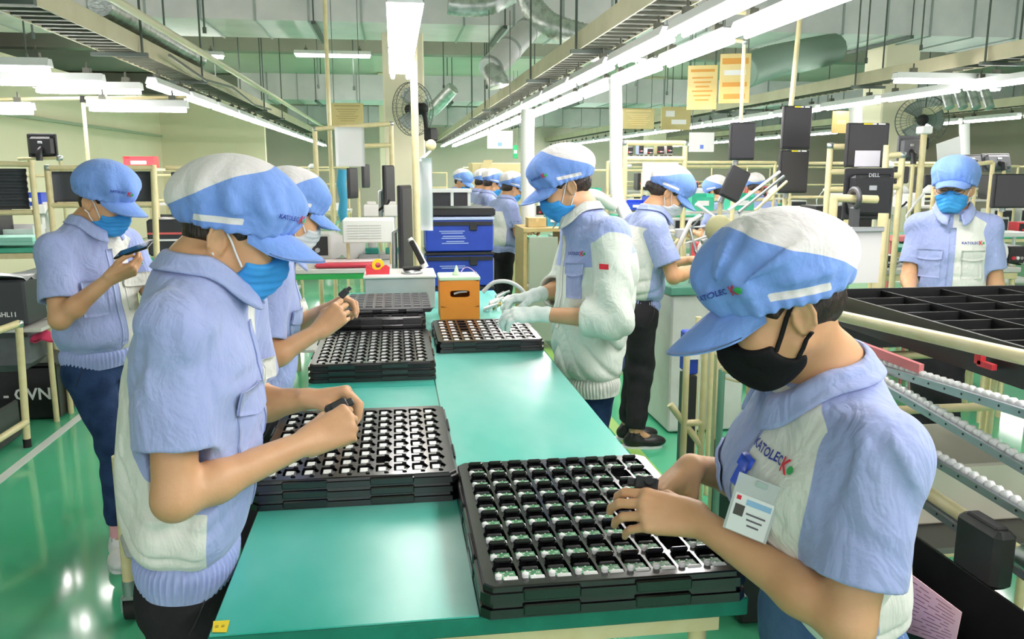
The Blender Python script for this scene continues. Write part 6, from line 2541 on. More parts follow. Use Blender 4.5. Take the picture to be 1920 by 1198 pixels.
pa, pb = line((1600, 598), (1910, 668), XR, 1.30, 2.35)
mb = MB()
mb.tube([pa, pb], .0145, 0, 14)
mb.build('rail', CREAM, fl)
mb = MB()
mb.tube([pa, pa + V(0, -.05, 0)], .019, 0, 14)
mb.build('joint', CHROME, fl)
pc_, pd = line((1750, 930), (1900, 1030), XR, 1.02, 2.35)
mb = MB()
mb.tube([pc_, pd], .0150, 0, 14)
mb.build('rail', CREAM, fl)
mb = MB()
q_ = line((1750, 930), (1900, 1030), XR, 1.20, 1.30)
mb.tube([q_[0], q_[1]], .022, 0, 14)
mb.build('joint', CHROME, fl)
for yy, zz in ((2.33, 1.25), (1.0, 1.25)):
    for xx in (XR, 2.05):
        mb = MB()
        mb.tube([V(xx + .02, yy, 0), V(xx + .02, yy, zz)], .015, 0, 12)
        mb.build('post', CREAM, fl)
for zz in (.30, .80):
    for yy in (2.33, 1.0):
        mb = MB()
        mb.tube([V(XR + .02, yy, zz), V(2.07, yy, zz)], .014, 0, 10)
        mb.build('rail', CREAM, fl)
ALU = mat('aluminium_track', 'b5bac0', .35, metal=.8)
for i, (p0, p1, dx, yb) in enumerate([((1650, 690), (1920, 775), .03, 2.3), ((1690, 745), (1920, 880), .0, 2.3), ((1735, 855), (1920, 965), .0, 2.2), ((1750, 958), (1900, 1064), .0, 2.2)]):
    a, b = line(p0, p1, XR + dx, 1.02, yb)
    d = (b - a) / np.linalg.norm(b - a)
    R_ = frame(V(0, 0, 1) - d * d[2], d)
    L_ = np.linalg.norm(b - a)
    mb = MB()
    mid = (a + b) / 2
    mb.box(mid, (L_, .003, .020), 0, R_)
    mb.box(mid + R_ @ V(0, -.012, -.0085), (L_, .024, .003), 0, R_)
    mb.box(mid + R_ @ V(0, .004, .0085), (L_, .008, .003), 0, R_)
    mb.box(mid + R_ @ V(0, -.0225, -.002), (L_, .003, .016), 0, R_)
    tr = mb.build('track', ALU, fl)
    mb = MB()
    for k in range(int(L_ / .055)):
        mb.cyl(a + d * (.03 + .055 * k) + R_ @ V(0, .0018, .0), a + d * (.03 + .055 * k) + R_ @ V(0, .0024, .0), .0026, 0, 8)
        mb.cyl(a + d * (.03 + .055 * k) + R_ @ V(0, -.0024, .0), a + d * (.03 + .055 * k) + R_ @ V(0, -.0018, .0), .0026, 0, 8)
    mb.build('rivet_holes', RUBBER, tr)
    if i < 3:
        for k in range(int(L_ / .0235)):
            mb = MB()
            p = a + d * (.02 + .0235 * k) + V(.012, 0, .010)
            mb.lathe([(.004, -.008), (.0100, -.0065), (.0108, 0), (.0100, .0065), (.004, .008)], p, 0, 12, roty(PI / 2))
            mb.build('roller', WHITEP, tr)
# second set of tracks deeper in the rack
for (X, z0, z1) in ((1.62, 1.085, 1.065), (2.0, 1.085, 1.065)):
    mb = MB()
    mb.box((X, 1.7, (z0 + z1) / 2), (.03, 1.3, .034), 0, rotx(.02))
    mb.build('track', ALU, fl)

# compartment bins on the rack
cells_ = thing('compartment_bin', (1.75, 1.9, 1.13), 'wide black compartment bin with many dividers on the flow rack', 'bin')
mb = MB()
bx0, bx1, by0, by1 = 1.245, 2.22, 1.45, 2.28
zb_, zt_ = 1.115, 1.20
mb.box(((bx0 + bx1) / 2, (by0 + by1) / 2, zb_ + .003), (bx1 - bx0 - .01, by1 - by0 - .01, .006))
for xx in (bx0, bx1):
    mb.box((xx, (by0 + by1) / 2, (zb_ + zt_) / 2), (.008, by1 - by0, zt_ - zb_))
for yy in (by0, by1):
    mb.box(((bx0 + bx1) / 2, yy, (zb_ + zt_) / 2), (bx1 - bx0 - .01, .008, zt_ - zb_))
mb.build('bin_body', BLACKPL2, cells_)
for k in range(1, 5):
    mb = MB()
    mb.box((bx0 + (bx1 - bx0) * k / 5, (by0 + by1) / 2, (zb_ + zt_) / 2), (.005, by1 - by0 - .012, zt_ - zb_ - .012))
    mb.build('divider', BLACKPL2, cells_)
for k in range(1, 7):
    mb = MB()
    mb.box(((bx0 + bx1) / 2, by0 + (by1 - by0) * k / 7, (zb_ + zt_) / 2 - .002), (bx1 - bx0 - .012, .005, zt_ - zb_ - .016))
    mb.build('divider', BLACKPL2, cells_)
c2b = thing('compartment_bin', (1.9, 2.7, 1.15), 'farther black compartment bin on the rack before the man in glasses', 'bin')
mb = MB()
bx0, bx1, by0, by1 = 1.35, 2.45, 2.42, 3.02
zb_, zt_ = .985, 1.075
mb.box(((bx0 + bx1) / 2, (by0 + by1) / 2, zb_ + .003), (bx1 - bx0 - .01, by1 - by0 - .01, .006))
for xx in (bx0, bx1):
    mb.box((xx, (by0 + by1) / 2, (zb_ + zt_) / 2), (.008, by1 - by0, zt_ - zb_))
for yy in (by0, by1):
    mb.box(((bx0 + bx1) / 2, yy, (zb_ + zt_) / 2), (bx1 - bx0 - .01, .008, zt_ - zb_))
mb.build('bin_body', BLACKPL2, c2b)
for k in range(1, 6):
    mb = MB()
    mb.box((bx0 + (bx1 - bx0) * k / 6, (by0 + by1) / 2, (zb_ + zt_) / 2), (.005, by1 - by0 - .012, zt_ - zb_ - .012))
    mb.build('divider', BLACKPL2, c2b)
for k in range(1, 4):
    mb = MB()
    mb.box(((bx0 + bx1) / 2, by0 + (by1 - by0) * k / 4, (zb_ + zt_) / 2 - .002), (bx1 - bx0 - .012, .005, zt_ - zb_ - .016))
    mb.build('divider', BLACKPL2, c2b)
mb = MB()
pipes('bin_stand', [(V(1.37, 2.44, .952), V(2.43, 2.44, .952)), (V(1.37, 3.0, .952), V(2.43, 3.0, .952)), (V(1.37, 2.44, 0), V(1.37, 2.44, .952)), (V(2.43, 2.44, 0), V(2.43, 2.44, .952)), (V(2.43, 3.0, 0), V(2.43, 3.0, .952)), (V(1.37, 3.0, 0), V(1.37, 3.0, .952))], 'cream pipe stand carrying the farther compartment bin', 'rack', .014)
pipes('guard_rail', [(aty(1868, 570, 3.05), aty(1960, 584, 2.9)), (aty(1868, 570, 3.05), V(*aty(1868, 570, 3.05)[:2], 0))], 'cream rail past the farther compartment bin by the arm of the man in glasses', 'rail', .016)
# red stops
mb = MB()
p = atx(1838, 668, 1.22)
mb.box(p, (.012, .020, .032), 0)
mb.box(p + V(0, -.022, -.014), (.012, .045, .012), 0)
tag(mb.build('stop_hook', REDP), 'small red L shaped stop under the cream rail', 'stop')
mb = MB()
a, b = line((1640, 660), (1680, 672), 1.19, 1.75, 1.95)
mb.box((a + b) / 2, (.012, .30, .022), 0)
tag(mb.build('stop_bar', PINKR), 'salmon plastic stop bar beside the collar of the black-masked worker', 'stop')
# grey case under the tracks
gb = thing('controller_case', (1.5, 1.8, .5), 'beige controller case on the lower level of the flow rack', 'case')
c = atx(1775, 835, 1.45)
mb = MB()
mb.box((1.45, 2.02, .72), (.36, .34, .16), 0, None, .006)
mb.build('case', mat('beige_case', 'd8d4c2', .5), gb)
mb = MB()
mb.box((1.268, 1.98, .70), (.006, .10, .02))
mb.cyl((1.268, 1.90, .74), (1.262, 1.90, .74), .008, 0, 8)
mb.build('slot', MONK, gb)
mb = MB()
mb.box((1.45, 1.98, .628), (.60, .5, .016))
tag(mb.build('shelf_board', mat('dark_board', '6a6a64', .6)), 'dark board under the beige controller case in the flow rack', 'shelf')
for xx in (1.17, 1.73):
    pass
# black bins hanging at the lower rail, with the pink sheet
bbx = thing('hanging_bin', (1.02, 1.2, .40), 'big open black bin with a handle block hanging at the flow rack', 'bin')
bx0, bx1, by0, by1, zb_, zt_ = .93, 1.085, .98, 1.72, .42, .78
mb = MB()
mb.box(((bx0 + bx1) / 2, (by0 + by1) / 2, zb_ + .004), (bx1 - bx0, by1 - by0, .008))
for xx in (bx0, bx1):
    mb.box((xx, (by0 + by1) / 2, (zb_ + zt_) / 2 - (.03 if xx == bx0 else 0)), (.006, by1 - by0, zt_ - zb_ - (.06 if xx == bx0 else 0)))
for yy in (by0, by1):
    mb.box(((bx0 + bx1) / 2, yy, (zb_ + zt_) / 2 - .02), (bx1 - bx0, .006, zt_ - zb_ - .04))
mb.box(((bx0 + bx1) / 2, 1.30, (zb_ + zt_) / 2 - .05), (bx1 - bx0 - .012, .006, zt_ - zb_ - .12))
mb.build('bin_body', BLACKPL2, bbx)
mb = MB()
hb = atx(1845, 1030, 1.058)
mb.box((1.058, hb[1], hb[2]), (.045, .115, .110), 0, None, .010)
mb.box((1.058, hb[1], hb[2] + .055), (.026, .080, .010), 1, None, .003)
mb.build('handle_block', [BLACKPL2, RUBBER], bbx)
for yy in (1.08, 1.16):
    for zz in (.56, .66):
        mb = MB()
        mb.cyl((bx0 - .0035, yy, zz), (bx0 - .007, yy, zz), .006, 0, 10)
        mb.build('rivet', STEEL, bbx)
pp = thing('hanging_form', (.92, 1.2, .6), 'pink printed form taped to the side of the big black bin', 'paper')
quad = [atx(1690, 1062, .921), atx(1804, 1148, .921), atx(1790, 1215, .921), atx(1640, 1165, .921)]
mb = MB()
mb.grid(lambda u, v: (quad[0] * (1 - u) + quad[1] * u) * (1 - v) + (quad[3] * (1 - u) + quad[2] * u) * v, 4, 4, 0, False, thick=lambda u, v: V(-.0012, 0, 0))
mb.build('sheet', PINKP, pp)
mb = MB()
rq = random.Random(4)
for k in range(12):
    v = .08 + k * .075
    u0 = .05 + rq.uniform(0, .2)
    while u0 < .85:
        u1 = min(u0 + rq.uniform(.06, .28), .95)
        P_ = [(quad[0] * (1 - u) + quad[1] * u) * (1 - w2) + (quad[3] * (1 - u) + quad[2] * u) * w2 + V(-.0018, 0, 0) for u, w2 in ((u0, v), (u1, v), (u1, v + .014), (u0, v + .014))]
        mb.add(P_, [(0, 1, 2, 3)])
        u0 = u1 + rq.uniform(.03, .12)
mb.build('print', mat('form_print', '8a5a68', .8), pp)
# posts and parts seen under the visor
tP = [aty(1288, 660, 3.15), aty(1322, 658, 3.15)]
pipes('pipe_trolley', [(V(tP[0][0], 3.15, .02), V(tP[0][0], 3.15, .89)), (V(tP[1][0], 3.15, .02), V(tP[1][0], 3.15, .89)), (V(tP[0][0], 3.15, .52), V(tP[1][0], 3.15, .52)), (V(tP[0][0] - .06, 3.16, .60), V(tP[1][0], 3.15, .42)), (V(tP[0][0], 3.15, .88), V(tP[1][0], 3.15, .88)), (V(tP[1][0] + .10, 3.5, .02), V(tP[1][0] + .10, 3.5, .90))],
      'cream pipe trolley standing below the visor of the black-masked worker', 'trolley', .014)
mb = MB()
mb.box((tP[0][0] + .11, 3.42, .76), (.045, .12, .18), 0, None, .006)
mb.box((tP[0][0] + .11, 3.355, .76), (.044, .01, .04), 1)
mb.box((tP[0][0] + .11, 3.42, .33), (.04, .11, .66), 2)
tag(mb.build('blue_drum_box', [BLUEC, PAPER, MONK]), 'blue box with a white band between the posts of the pipe trolley', 'box')
mb = MB()
p = aty(1350, 655, 2.9)
mb.box(p, (.012, .26, .022), 0, rotz(-.35))
mb.box(p - V(0, 0, .45), (.03, .03, .86), 1)
tag(mb.build('salmon_bar', [PINKR, CREAM]), 'salmon bar just below the visor of the black-masked worker', 'bar')
mb = MB()
p = aty(1352, 740, 2.6)
mb.box((p[0] + .16, 2.62, .30), (.22, .30, .58), 0, None, .01)
tag(mb.build('black_bin', BLACKPL2), 'black bin standing behind the chest of the black-masked worker', 'bin')
fx = thing('pipe_fixture', (p[0], 2.6, .7), 'small steel pipe fixture under the visor of the black-masked worker', 'fixture')
mb = MB()
mb.tube([aty(1352, 690, 2.5), aty(1395, 700, 2.5)], .014, 0, 10)
mb.build('tube', CREAM, fx)
mb = MB()
mb.tube([aty(1352, 688, 2.5), aty(1355, 708, 2.5), aty(1385, 716, 2.5), aty(1392, 700, 2.5)], .004, 0, 6)
mb.build('wire_loop', CREAM, fx)
mb = MB()
mb.cyl(aty(1354, 692, 2.5), V(*aty(1354, 692, 2.5)[:2], 0), .012, 0, 8)
mb.build('post', mat('green_glass_post', '7fae98', .3), fx)
# ------------------------------------------------------------------ the workers at the bench
import os
Q = float(os.environ.get('DEVQ', '1'))


def standing(hip, f, z_ank=.085, spread=.085, dx=0.0):
    """straight legs under a hip point"""
    f = np.asarray(f, float)
    f = V(f[0], f[1], 0) / math.hypot(f[0], f[1])
    l = V(-f[1], f[0], 0)
    out = {}
    for sd, m in (('L', 1), ('R', -1)):
        out['an' + sd] = V(hip[0], hip[1], z_ank) + l * spread * m - f * .02 + f * dx * m
        out['kn' + sd] = V(hip[0], hip[1], 0) * .5 + out['an' + sd] * .5 + f * .025
        out['kn' + sd][2] = hip[2] * .54
    return out


def held_part(J, sd, label, size=(.046, .028, .022), at=None):
    """a small black plastic housing between thumb and fingers"""
    tt, ti, (X, Y, Z) = J['grips'][sd]
    c = (tt + ti) / 2 if at is None else at
    Rr = np.stack([X, Y, Z], 1)
    mb = MB()
    mb.box((0, 0, 0), size, 0, None, .003)
    mb.box((size[0] * .5 + .006, 0, 0), (.014, size[1] * .55, size[2] * .6), 0, None, .002)
    mb.cyl((-.004, 0, size[2] / 2), (-.004, 0, size[2] / 2 + .008), .008, 0, 12)
    mb.v = [tuple(c + Rr @ np.array(p)) for p in mb.v]
    tag(mb.build('camera_housing', mat('dark_plastic', '2a2a2d', .45)), label, 'electronic part')


A_ = dict(hip=V(-.428, 1.64, .815), chest=V(-.394, 1.64, 1.165), neck=V(-.374, 1.64, 1.352), head=V(-.305, 1.655, 1.418),
          hf=(.94, -.04, -.33), f=(.97, .10, 0), shL=V(-.345, 1.80, 1.28), shR=V(-.388, 1.49, 1.27),
          elR=V(-.392, 1.43, .985), wrR=V(-.175, 1.60, 1.025), elL=V(-.33, 1.88, 1.02), wrL=V(-.20, 1.80, 1.055),
          w=(.150, .185, .180, .182, .160), d=(.084, .118, .130, .128, .090), hs=.925, slen=.70, low_white=True, cap_logo=-.42,
          handR=((.85, .35, .30), (.20, -.85, .55), 'fist'), handL=((.85, .0, .12), (.1, .35, .95), 'pinch'),
          wrinkle=1.5, mask='b', seed=1.3, cap_seed=.4, trom=BLACKP, tw=.82, logo=False, pockL=SHIRT_W, nape=.012)
A_['folds'] = [(262, 640, 238, 760, .016, .010), (300, 560, 262, 640, .018, .005), (392, 640, 404, 800, .010, .006), (360, 560, 340, 700, .014, -.004), (300, 700, 320, 800, .012, .004), (270, 700, 285, 800, .010, -.004),
               (430, 600, 505, 660, .010, .005), (425, 720, 498, 690, .012, .004), (410, 860, 490, 800, .014, .006), (420, 900, 480, 850, .010, -.004), (225, 720, 262, 920, .014, .006), (245, 700, 285, 900, .010, -.005),
               (300, 1000, 380, 960, .012, .006), (390, 1000, 460, 940, .012, .006), (330, 520, 400, 600, .014, .004), (215, 800, 240, 930, .010, .004)]
A_['cap_folds'] = [(490, 420, 440, 360, .010, .006), (520, 410, 500, 350, .010, .006), (470, 430, 380, 380, .010, .006), (350, 400, 400, 350, .010, .005), (330, 390, 345, 340, .008, .004), (545, 400, 540, 340, .008, .005), (440, 410, 410, 340, .012, -.004)]
A_.update(standing(A_['hip'], (1, .1, 0)))
person(A_, 'woman in pale blue work shirt and blue mask bending over a tray with bare forearms', .004 / Q, hh=.0030 / Q)
held_part(A_, 'R', 'small black plastic housing pinched by the woman with the blue mask bending over a tray', at=atd(632, 766, 1.70))

B_ = dict(hip=V(.757, 1.275, .79), chest=V(.682, 1.235, 1.06), neck=V(.680, 1.21, 1.222), head=V(.585, 1.185, 1.334), hs=.92, cap_k=1.0,
          hf=(-.88, .20, -.41), visor=.104, f=(-.97, .08, 0), shL=V(.694, 1.06, 1.145), shR=V(.735, 1.37, 1.15),
          elL=V(.640, 1.03, .90), wrL=V(.485, 1.25, .975), elR=V(.70, 1.50, .93), wrR=V(.555, 1.46, .985),
          w=(.140, .172, .175, .180, .160), d=(.085, .100, .125, .140, .095),
          handL=((-.92, .34, .10), (-.08, -.70, .70), 'tips'), handR=((-.80, -.28, -.42), (-.45, .10, .88), 'pinch'),
          pockL=None, emblem_up=.070, emblem_l=.068, wrinkle=1.5, mask='k', seed=2.2, cap_seed=1.7, trom=JEANS_L, cap_logo=.75, skin=SKIN, nape=.014)
B_['folds'] = [(1650, 830, 1712, 960, .012, .007), (1680, 830, 1735, 930, .010, -.005), (1590, 840, 1540, 1000, .012, .007), (1560, 960, 1640, 1040, .012, .004), (1600, 1000, 1690, 1060, .010, .004), (1620, 800, 1600, 900, .012, -.004),
               (1480, 800, 1400, 1000, .014, .006), (1560, 900, 1520, 1060, .012, .006), (1500, 760, 1590, 740, .012, .004), (1440, 960, 1500, 1040, .012, .005), (1640, 700, 1700, 800, .014, .004)]
B_['cap_folds'] = [(1312, 545, 1350, 430, .009, .006), (1335, 545, 1400, 420, .010, .006), (1350, 550, 1480, 440, .012, .007), (1365, 555, 1560, 480, .012, .008), (1390, 570, 1600, 520, .010, .006), (1330, 550, 1370, 460, .008, -.004), (1370, 545, 1520, 450, .009, -.005), (1560, 540, 1620, 480, .010, .006)]
B_.update(standing(B_['hip'], (-.93, .37, 0)))
person(B_, 'worker in black face mask with blue and white shirt and clipped badge', .004 / Q, hh=.0030 / Q)
held_part(B_, 'L', 'small black plastic housing in the fingers of the worker with the black mask', size=(.040, .024, .020), at=atd(1212, 908, 1.44))

C_ = dict(hip=V(-.50, 2.84, .80), chest=V(-.455, 2.84, 1.12), neck=V(-.415, 2.85, 1.29), head=V(-.345, 2.87, 1.395),
          hf=(.80, .42, -.36), f=(.97, .22, 0), shL=V(-.44, 3.01, 1.22), shR=V(-.40, 2.69, 1.22),
          elR=V(-.42, 2.60, .955), wrR=V(-.245, 2.66, 1.045), elL=V(-.38, 3.03, .98), wrL=V(-.245, 2.86, 1.075),
          w=(.150, .182, .176, .178, .155), d=(.105, .135, .135, .128, .090),
          handR=((.72, .10, .62), (.35, -.75, .5), 'pinch'), handL=((.80, -.15, .45), (-.1, .3, .9), 'pinch'),
          mask='w', seed=3.1, cap_seed=2.4, trom=BLACKP, logo=False, cap_k=.98, hs=.97)
C_.update(standing(C_['hip'], (1, .2, 0)))
person(C_, 'shorter-haired woman in a white mask examining a part beyond the bending woman', .0055 / Q, hh=.0036 / Q)
held_part(C_, 'R', 'dark housing held up in both hands of the shorter-haired woman in the white mask', size=(.034, .022, .018), at=atd(645, 550, 2.74))

wj = lambda q, sl, P: np.maximum(np.where(q[:, 0] > 0, -.02, .02) - q[:, 2], -(sl + .007))
D_ = dict(hip=V(.800, 3.31, .86), chest=V(.825, 3.33, 1.19), neck=V(.765, 3.335, 1.375), head=V(.690, 3.34, 1.475),
          hf=(-.90, .10, -.42), f=(-.98, -.16, 0), shL=V(.83, 3.13, 1.30), shR=V(.80, 3.53, 1.30),
          elL=V(.825, 3.03, .985), wrL=V(.545, 3.20, .985), elR=V(.74, 3.62, 1.02), wrR=V(.585, 3.46, 1.02),
          hem=V(.782, 3.28, .70), w=(.165, .195, .205, .212, .18), d=(.100, .128, .150, .148, .105), slr=(.074, .086), long=True,
          handL=((-.95, .22, -.02), (-.1, -.35, .93), 'tips'), handR=((-.95, -.05, -.12), (-.1, .2, .95), 'tips'), gloves='LR',
          mask='b', seed=4.4, cap_seed=.9, trom=JEANS, shirtm=JACKET, panel=wj, collarm=SHIRT_W, bandm=SHIRT_W, placketm=SHIRT_W, pockR=None, pockL=SHIRT_B,
          arm=1.08, hs=1.04, cap_k=1.0, cap_logo=.85, wrinkle=1.6, nape=.008)
D_.update(standing(D_['hip'], (-1, -.1, 0)))
person(D_, 'man in a long white and blue jacket and white cotton gloves reaching into a tray', .0055 / Q, hh=.0036 / Q)

mb = MB()
hp_ = trace(D_['shirt_prims'][0], 1132, 500)
if hp_ is not None:
    nv = V(-.1, -1, .1)
    nv = nv / np.linalg.norm(nv)
    press_poly(mb, D_['shirt_prims'][0], [(-.016, -.010), (.016, -.010), (.016, .010), (-.016, .010)], hp_, np.cross(V(0, 0, 1), -nv) * -1, V(0, 0, 1), 0, .005, D_['shirt_prims'][1])
    mb.build('flag_patch', RED, D_['shirt'])

E_ = dict(hip=V(1.335, 4.42, .84), chest=V(1.350, 4.42, 1.14), neck=V(1.40, 4.42, 1.315), head=V(1.485, 4.42, 1.415),
          hf=(.80, -.12, -.55), f=(.98, -.05, 0), shR=V(1.365, 4.25, 1.245), shL=V(1.36, 4.59, 1.245),
          elR=V(1.455, 4.19, .99), wrR=V(1.66, 4.30, 1.03), elL=V(1.47, 4.63, 1.0), wrL=V(1.67, 4.53, 1.04),
          w=(.135, .178, .175, .178, .155), d=(.108, .128, .130, .128, .092),
          handR=((.85, .3, .25), (.2, -.7, .7), 'pinch'), handL=((.85, -.2, .2), (.1, .3, .9), 'pinch'), gloves='R',
          mask='w', seed=5.2, cap_seed=3.3, trom=BLACKP, logo=False, panel=lambda q, sl, P: np.minimum(np.minimum(.03 - q[:, 0], .10 - q[:, 2]), sl + .012), bun=True, hs=.97)
E_.update(standing(E_['hip'], (1, 0, 0), spread=.075))
person(E_, 'woman in black trousers with a brown bun bending over the wiring machine', .0065 / Q, hh=.0042 / Q)

P_w = dict(hip=V(-1.190, 3.46, .845), chest=V(-1.205, 3.455, 1.145), neck=V(-1.180, 3.44, 1.335), head=V(-1.110, 3.425, 1.42),
           hf=(.87, -.34, -.34), f=(.90, -.44, 0), shR=V(-1.268, 3.31, 1.25), shL=V(-1.105, 3.60, 1.25),
           elR=V(-1.235, 3.21, 1.005), wrR=V(-1.045, 3.215, 1.158), elL=V(-1.00, 3.57, 1.02), wrL=V(-.915, 3.37, 1.10),
           w=(.145, .178, .175, .175, .155), d=(.108, .135, .132, .126, .090),
           handR=((.88, .10, .30), (-.15, -.55, -.72), 'cradle'), handL=((.75, -.5, .1), (.3, .4, -.75), 'cradle'),
           capm=CAPB, cap_logo=-.55, mask='b', seed=6.2, cap_seed=4.1, trom=JEANS, shoem=SHOEW, socks=SOCK, logo=True, tw=.92, leg=(.066, .048), tlen=.86, pockR=SHIRT_B, hs=.98)
P_w.update(standing(P_w['hip'], (.9, -.44, 0)))
P_w['anR'] = V(-1.135, 3.33, .085)
P_w['anL'] = V(-1.085, 3.62, .085)
P_w['knR'] = V(-1.135, 3.37, .47)
P_w['toeR'], P_w['toeL'] = (.25, -.95, 0), (.65, -.75, 0)
person(P_w, 'woman in jeans and white clogs looking at the phone in her hand', .0055 / Q, hh=.0036 / Q)
ph = thing('phone', (-.85, 3.22, 1.1), 'dark smartphone in the hand of the woman in jeans', 'phone')
tt, ti, fr = P_w['grips']['R']
pc0 = (tt + ti) / 2 + V(.0, .0, .006)
Rp = frame(V(-.35, -.25, .9), V(1, -.2, .3))
mb = MB()
mb.box(pc0, (.140, .070, .008), 0, Rp, .003)
mb.build('phone_body', MONK0 if 'MONK0' in globals() else mat('phone_black', '1c1c20', .3), ph)
mb = MB()
mb.box(pc0 + Rp @ V(0, 0, .0044), (.128, .062, .0006), 0, Rp)
mb.build('screen', mat('phone_glass', '30343c', .1), ph)

G_ = dict(hip=V(2.78, 3.84, .86), chest=V(2.775, 3.83, 1.17), neck=V(2.765, 3.815, 1.345), head=V(2.735, 3.785, 1.450),
          hf=(-.66, -.72, .04), f=(-.50, -.86, 0), shR=V(2.635, 3.885, 1.27), shL=V(2.92, 3.745, 1.27),
          elR=V(2.585, 3.86, 1.01), wrR=V(2.47, 3.66, .96), elL=V(2.965, 3.72, .985), wrL=V(2.965, 3.61, .76),
          w=(.150, .180, .178, .180, .160), d=(.110, .130, .132, .128, .092),
          handR=((-.3, -.85, -.3), (-.2, .1, .9), 'hang'), handL=((-.05, -.2, -.95), (.9, -.3, 0), 'hang'),
          slr=(.052, .062), capm=CAPB, mask='b', seed=7.3, cap_seed=5.0, trom=BLACKP, hs=1.0, pockL=SHIRT_W)
G_.update(standing(G_['hip'], (-.5, -.86, 0)))
person(G_, 'man in glasses standing behind the black compartment bins', .0065 / Q, hh=.004 / Q)
gl_ = thing('eyeglasses', G_['hw'](.09, 0, .0), 'thin framed eyeglasses on the man behind the compartment bins', 'eyeglasses')
for s_ in (1, -1):
    mb = MB()
    c = G_['hw'](.112, .034 * s_, -.004)
    mb.tube([c + G_['hR'] @ V(0, .026 * math.cos(a), .018 * math.sin(a)) for a in np.linspace(0, 2 * PI, 21)[:-1]], .0014, 0, 6, closed=True)
    mb.build('rim', mat('glasses_frame', '33302e', .3), gl_)
    mb = MB()
    mb.tube([G_['hw'](.112, .060 * s_, .002), G_['hw'](.09, .078 * s_, .006), G_['hw'](.01, .084 * s_, .012)], .0016, 0, 6)
    mb.build('temple', mat('glasses_frame', '33302e', .3), gl_)
mb = MB()
mb.tube([G_['hw'](.112, -.010, .0), G_['hw'](.115, 0, .003), G_['hw'](.112, .010, .0)], .0014, 0, 6)
mb.build('bridge', mat('glasses_frame', '33302e', .3), gl_)

# badge and clip on the black-masked worker
sp_, sd_ = B_['shirt_prims']
cw_ = B_['cw']
Rcb = B_['Rc']
bd = empty('id_badge', (0, 0, 0))
bd.parent = B_['shirt']
bd.location = tuple(-PW[B_['root'].name])
PW[bd.name] = V(0, 0, 0)
bd['label'] = 'clear plastic badge holder with a photo card'
lx = Rcb[:, 1] - Rcb[:, 0] * .25
hit = trace(sp_, 1410, 956)
o_ = hit + (EYE - hit) / np.linalg.norm(EYE - hit) * .022
bx = V(.80, -.56, -.22) / np.linalg.norm(V(.80, -.56, -.22))
bn = np.cross(bx, V(-.12, .10, 1.0))
bn = bn / np.linalg.norm(bn)
Rb = np.stack([bx, np.cross(bn, bx), bn], 1)


def card(nm, m, u0, v0, w_, h_, lift, th=.0008):
    mb = MB()
    mb.box(o_ + Rb @ V(u0 * .84, v0 * .84, lift), (w_ * .84, h_ * .84, th), 0, Rb)
    return mb.build(nm, m, bd)


card('holder', mat('clear_vinyl', 'dfe4e8', .15, alpha=.7), 0, .004, .082, .116, 0, .002)
card('card', mat('badge_card', 'f4f5f8', .5), 0, -.014, .072, .076, .0016)
card('blue_band', mat('badge_blue', '9cc6ee', .5), .010, .012, .046, .011, .0024)
card('photo', mat('badge_photo', '55504e', .5), -.022, -.008, .018, .022, .0024)
card('red_mark', RED, -.028, .016, .008, .008, .0024)
for k in range(3):
    card('print', mat('badge_print', '6a6470', .7), .010, -.010 - .011 * k, .036 - .007 * k, .0032, .0024)
card('slot_clip', CHROME0 if 'CHROME0' in globals() else mat('clip_steel', 'c4c8cc', .3, metal=.8), .004, .054, .020, .010, .002, .003)
mb = MB()
patch(mb, sp_, cw_(.13, .036, .036), lx, Rcb[:, 2], (.022, .034), 0, .014, .009, 3, 4, sd_)
patch(mb, sp_, cw_(.13, .036, .052), lx, Rcb[:, 2], (.032, .014), 0, .016, .010, 3, 2, sd_)
cp_ = mb.build('badge_clip', ROYAL, B_['shirt'])

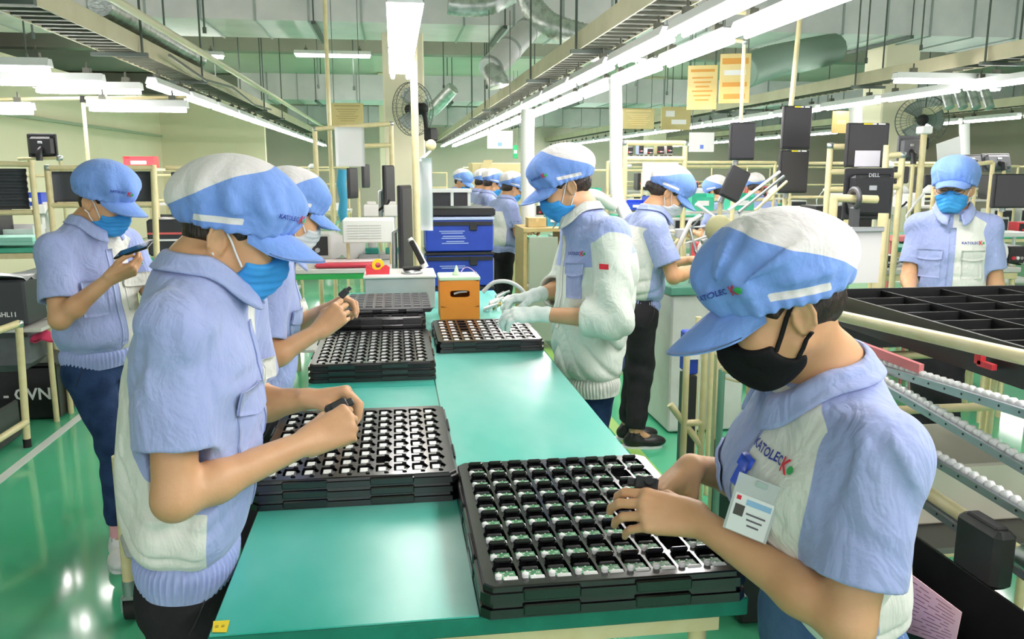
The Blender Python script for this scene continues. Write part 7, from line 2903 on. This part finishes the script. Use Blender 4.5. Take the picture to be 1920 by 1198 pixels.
# the group further down the hall
def far_worker(x, yp, Y, fdir, label, trom=BLACKP, arms='work', skinm=SKIN, hgt=1.55, h=.011):
    top = aty(x, yp, Y)
    k = hgt / 1.55
    X = top[0]
    f = V(fdir[0], fdir[1], 0) / math.hypot(*fdir)
    l = V(-f[1], f[0], 0)
    z0 = top[2] - 1.56 * k
    B0 = V(X, Y, 0)
    J = dict(hip=B0 + V(0, 0, .84 * k), chest=B0 + f * .02 + V(0, 0, 1.13 * k), neck=B0 + f * .05 + V(0, 0, 1.29 * k), head=B0 + f * .11 + V(0, 0, 1.39 * k),
             hf=tuple(f * .9 + V(0, 0, -.4)), f=tuple(f), mask='b', seed=X * 3, cap_seed=X * 2, trom=trom, far=True, skin=skinm, logo=False)
    for sd, m in (('L', 1), ('R', -1)):
        J['sh' + sd] = B0 + f * .02 + l * .165 * m + V(0, 0, 1.225 * k)
        J['el' + sd] = B0 + f * .07 + l * .215 * m + V(0, 0, .97 * k)
        J['wr' + sd] = B0 + f * .27 + l * .12 * m + V(0, 0, 1.00 * k)
        J['hand' + sd] = (tuple(f * .9 - l * .25 * m), tuple(l * .3 * m + V(0, 0, .9)), 'pinch')
    J.update(standing(J['hip'], f))
    return person(J, label, h / Q)


far_worker(940, 336, 7.9, (.9, .3), 'worker in pale blue leaning to work, closest of the group beyond the blue crates', hgt=1.52)
far_worker(905, 321, 8.9, (.9, .2), 'capped worker standing second in the group beyond the blue crates', hgt=1.55)
far_worker(889, 323, 9.5, (.9, .2), 'capped worker at the back of the group beyond the blue crates', hgt=1.55)
far_worker(852, 322, 10.5, (.8, -.5), 'distant worker in a cap above the dark display case', hgt=1.55)
far_worker(1362, 334, 7.6, (-.5, .8), 'distant worker partly behind the tilted black panel', hgt=1.48)
far_worker(1418, 330, 8.4, (.3, .9), 'distant worker whose white cap shows beside the slanting arms', hgt=1.50)
# ------------------------------------------------------------------ light and view
w = bpy.data.worlds.new('world')
SC.world = w
w.use_nodes = True
w.node_tree.nodes['Background'].inputs[0].default_value = (1.0, .965, .965, 1)
w.node_tree.nodes['Background'].inputs[1].default_value = WORLD if 'WORLD' in globals() else 1.0
SC.view_settings.view_transform = 'Standard'
SC.view_settings.look = 'None'
SC.view_settings.gamma = 1
SC.view_settings.exposure = EXPO if 'EXPO' in globals() else 0.0
SC.cycles.max_bounces = 5
SC.cycles.use_adaptive_sampling = True
SC.cycles.adaptive_threshold = 0.05
SC.cycles.diffuse_bounces = 3
SC.cycles.glossy_bounces = 3
SC.cycles.use_denoising = True
SC.cycles.sample_clamp_indirect = 4.0
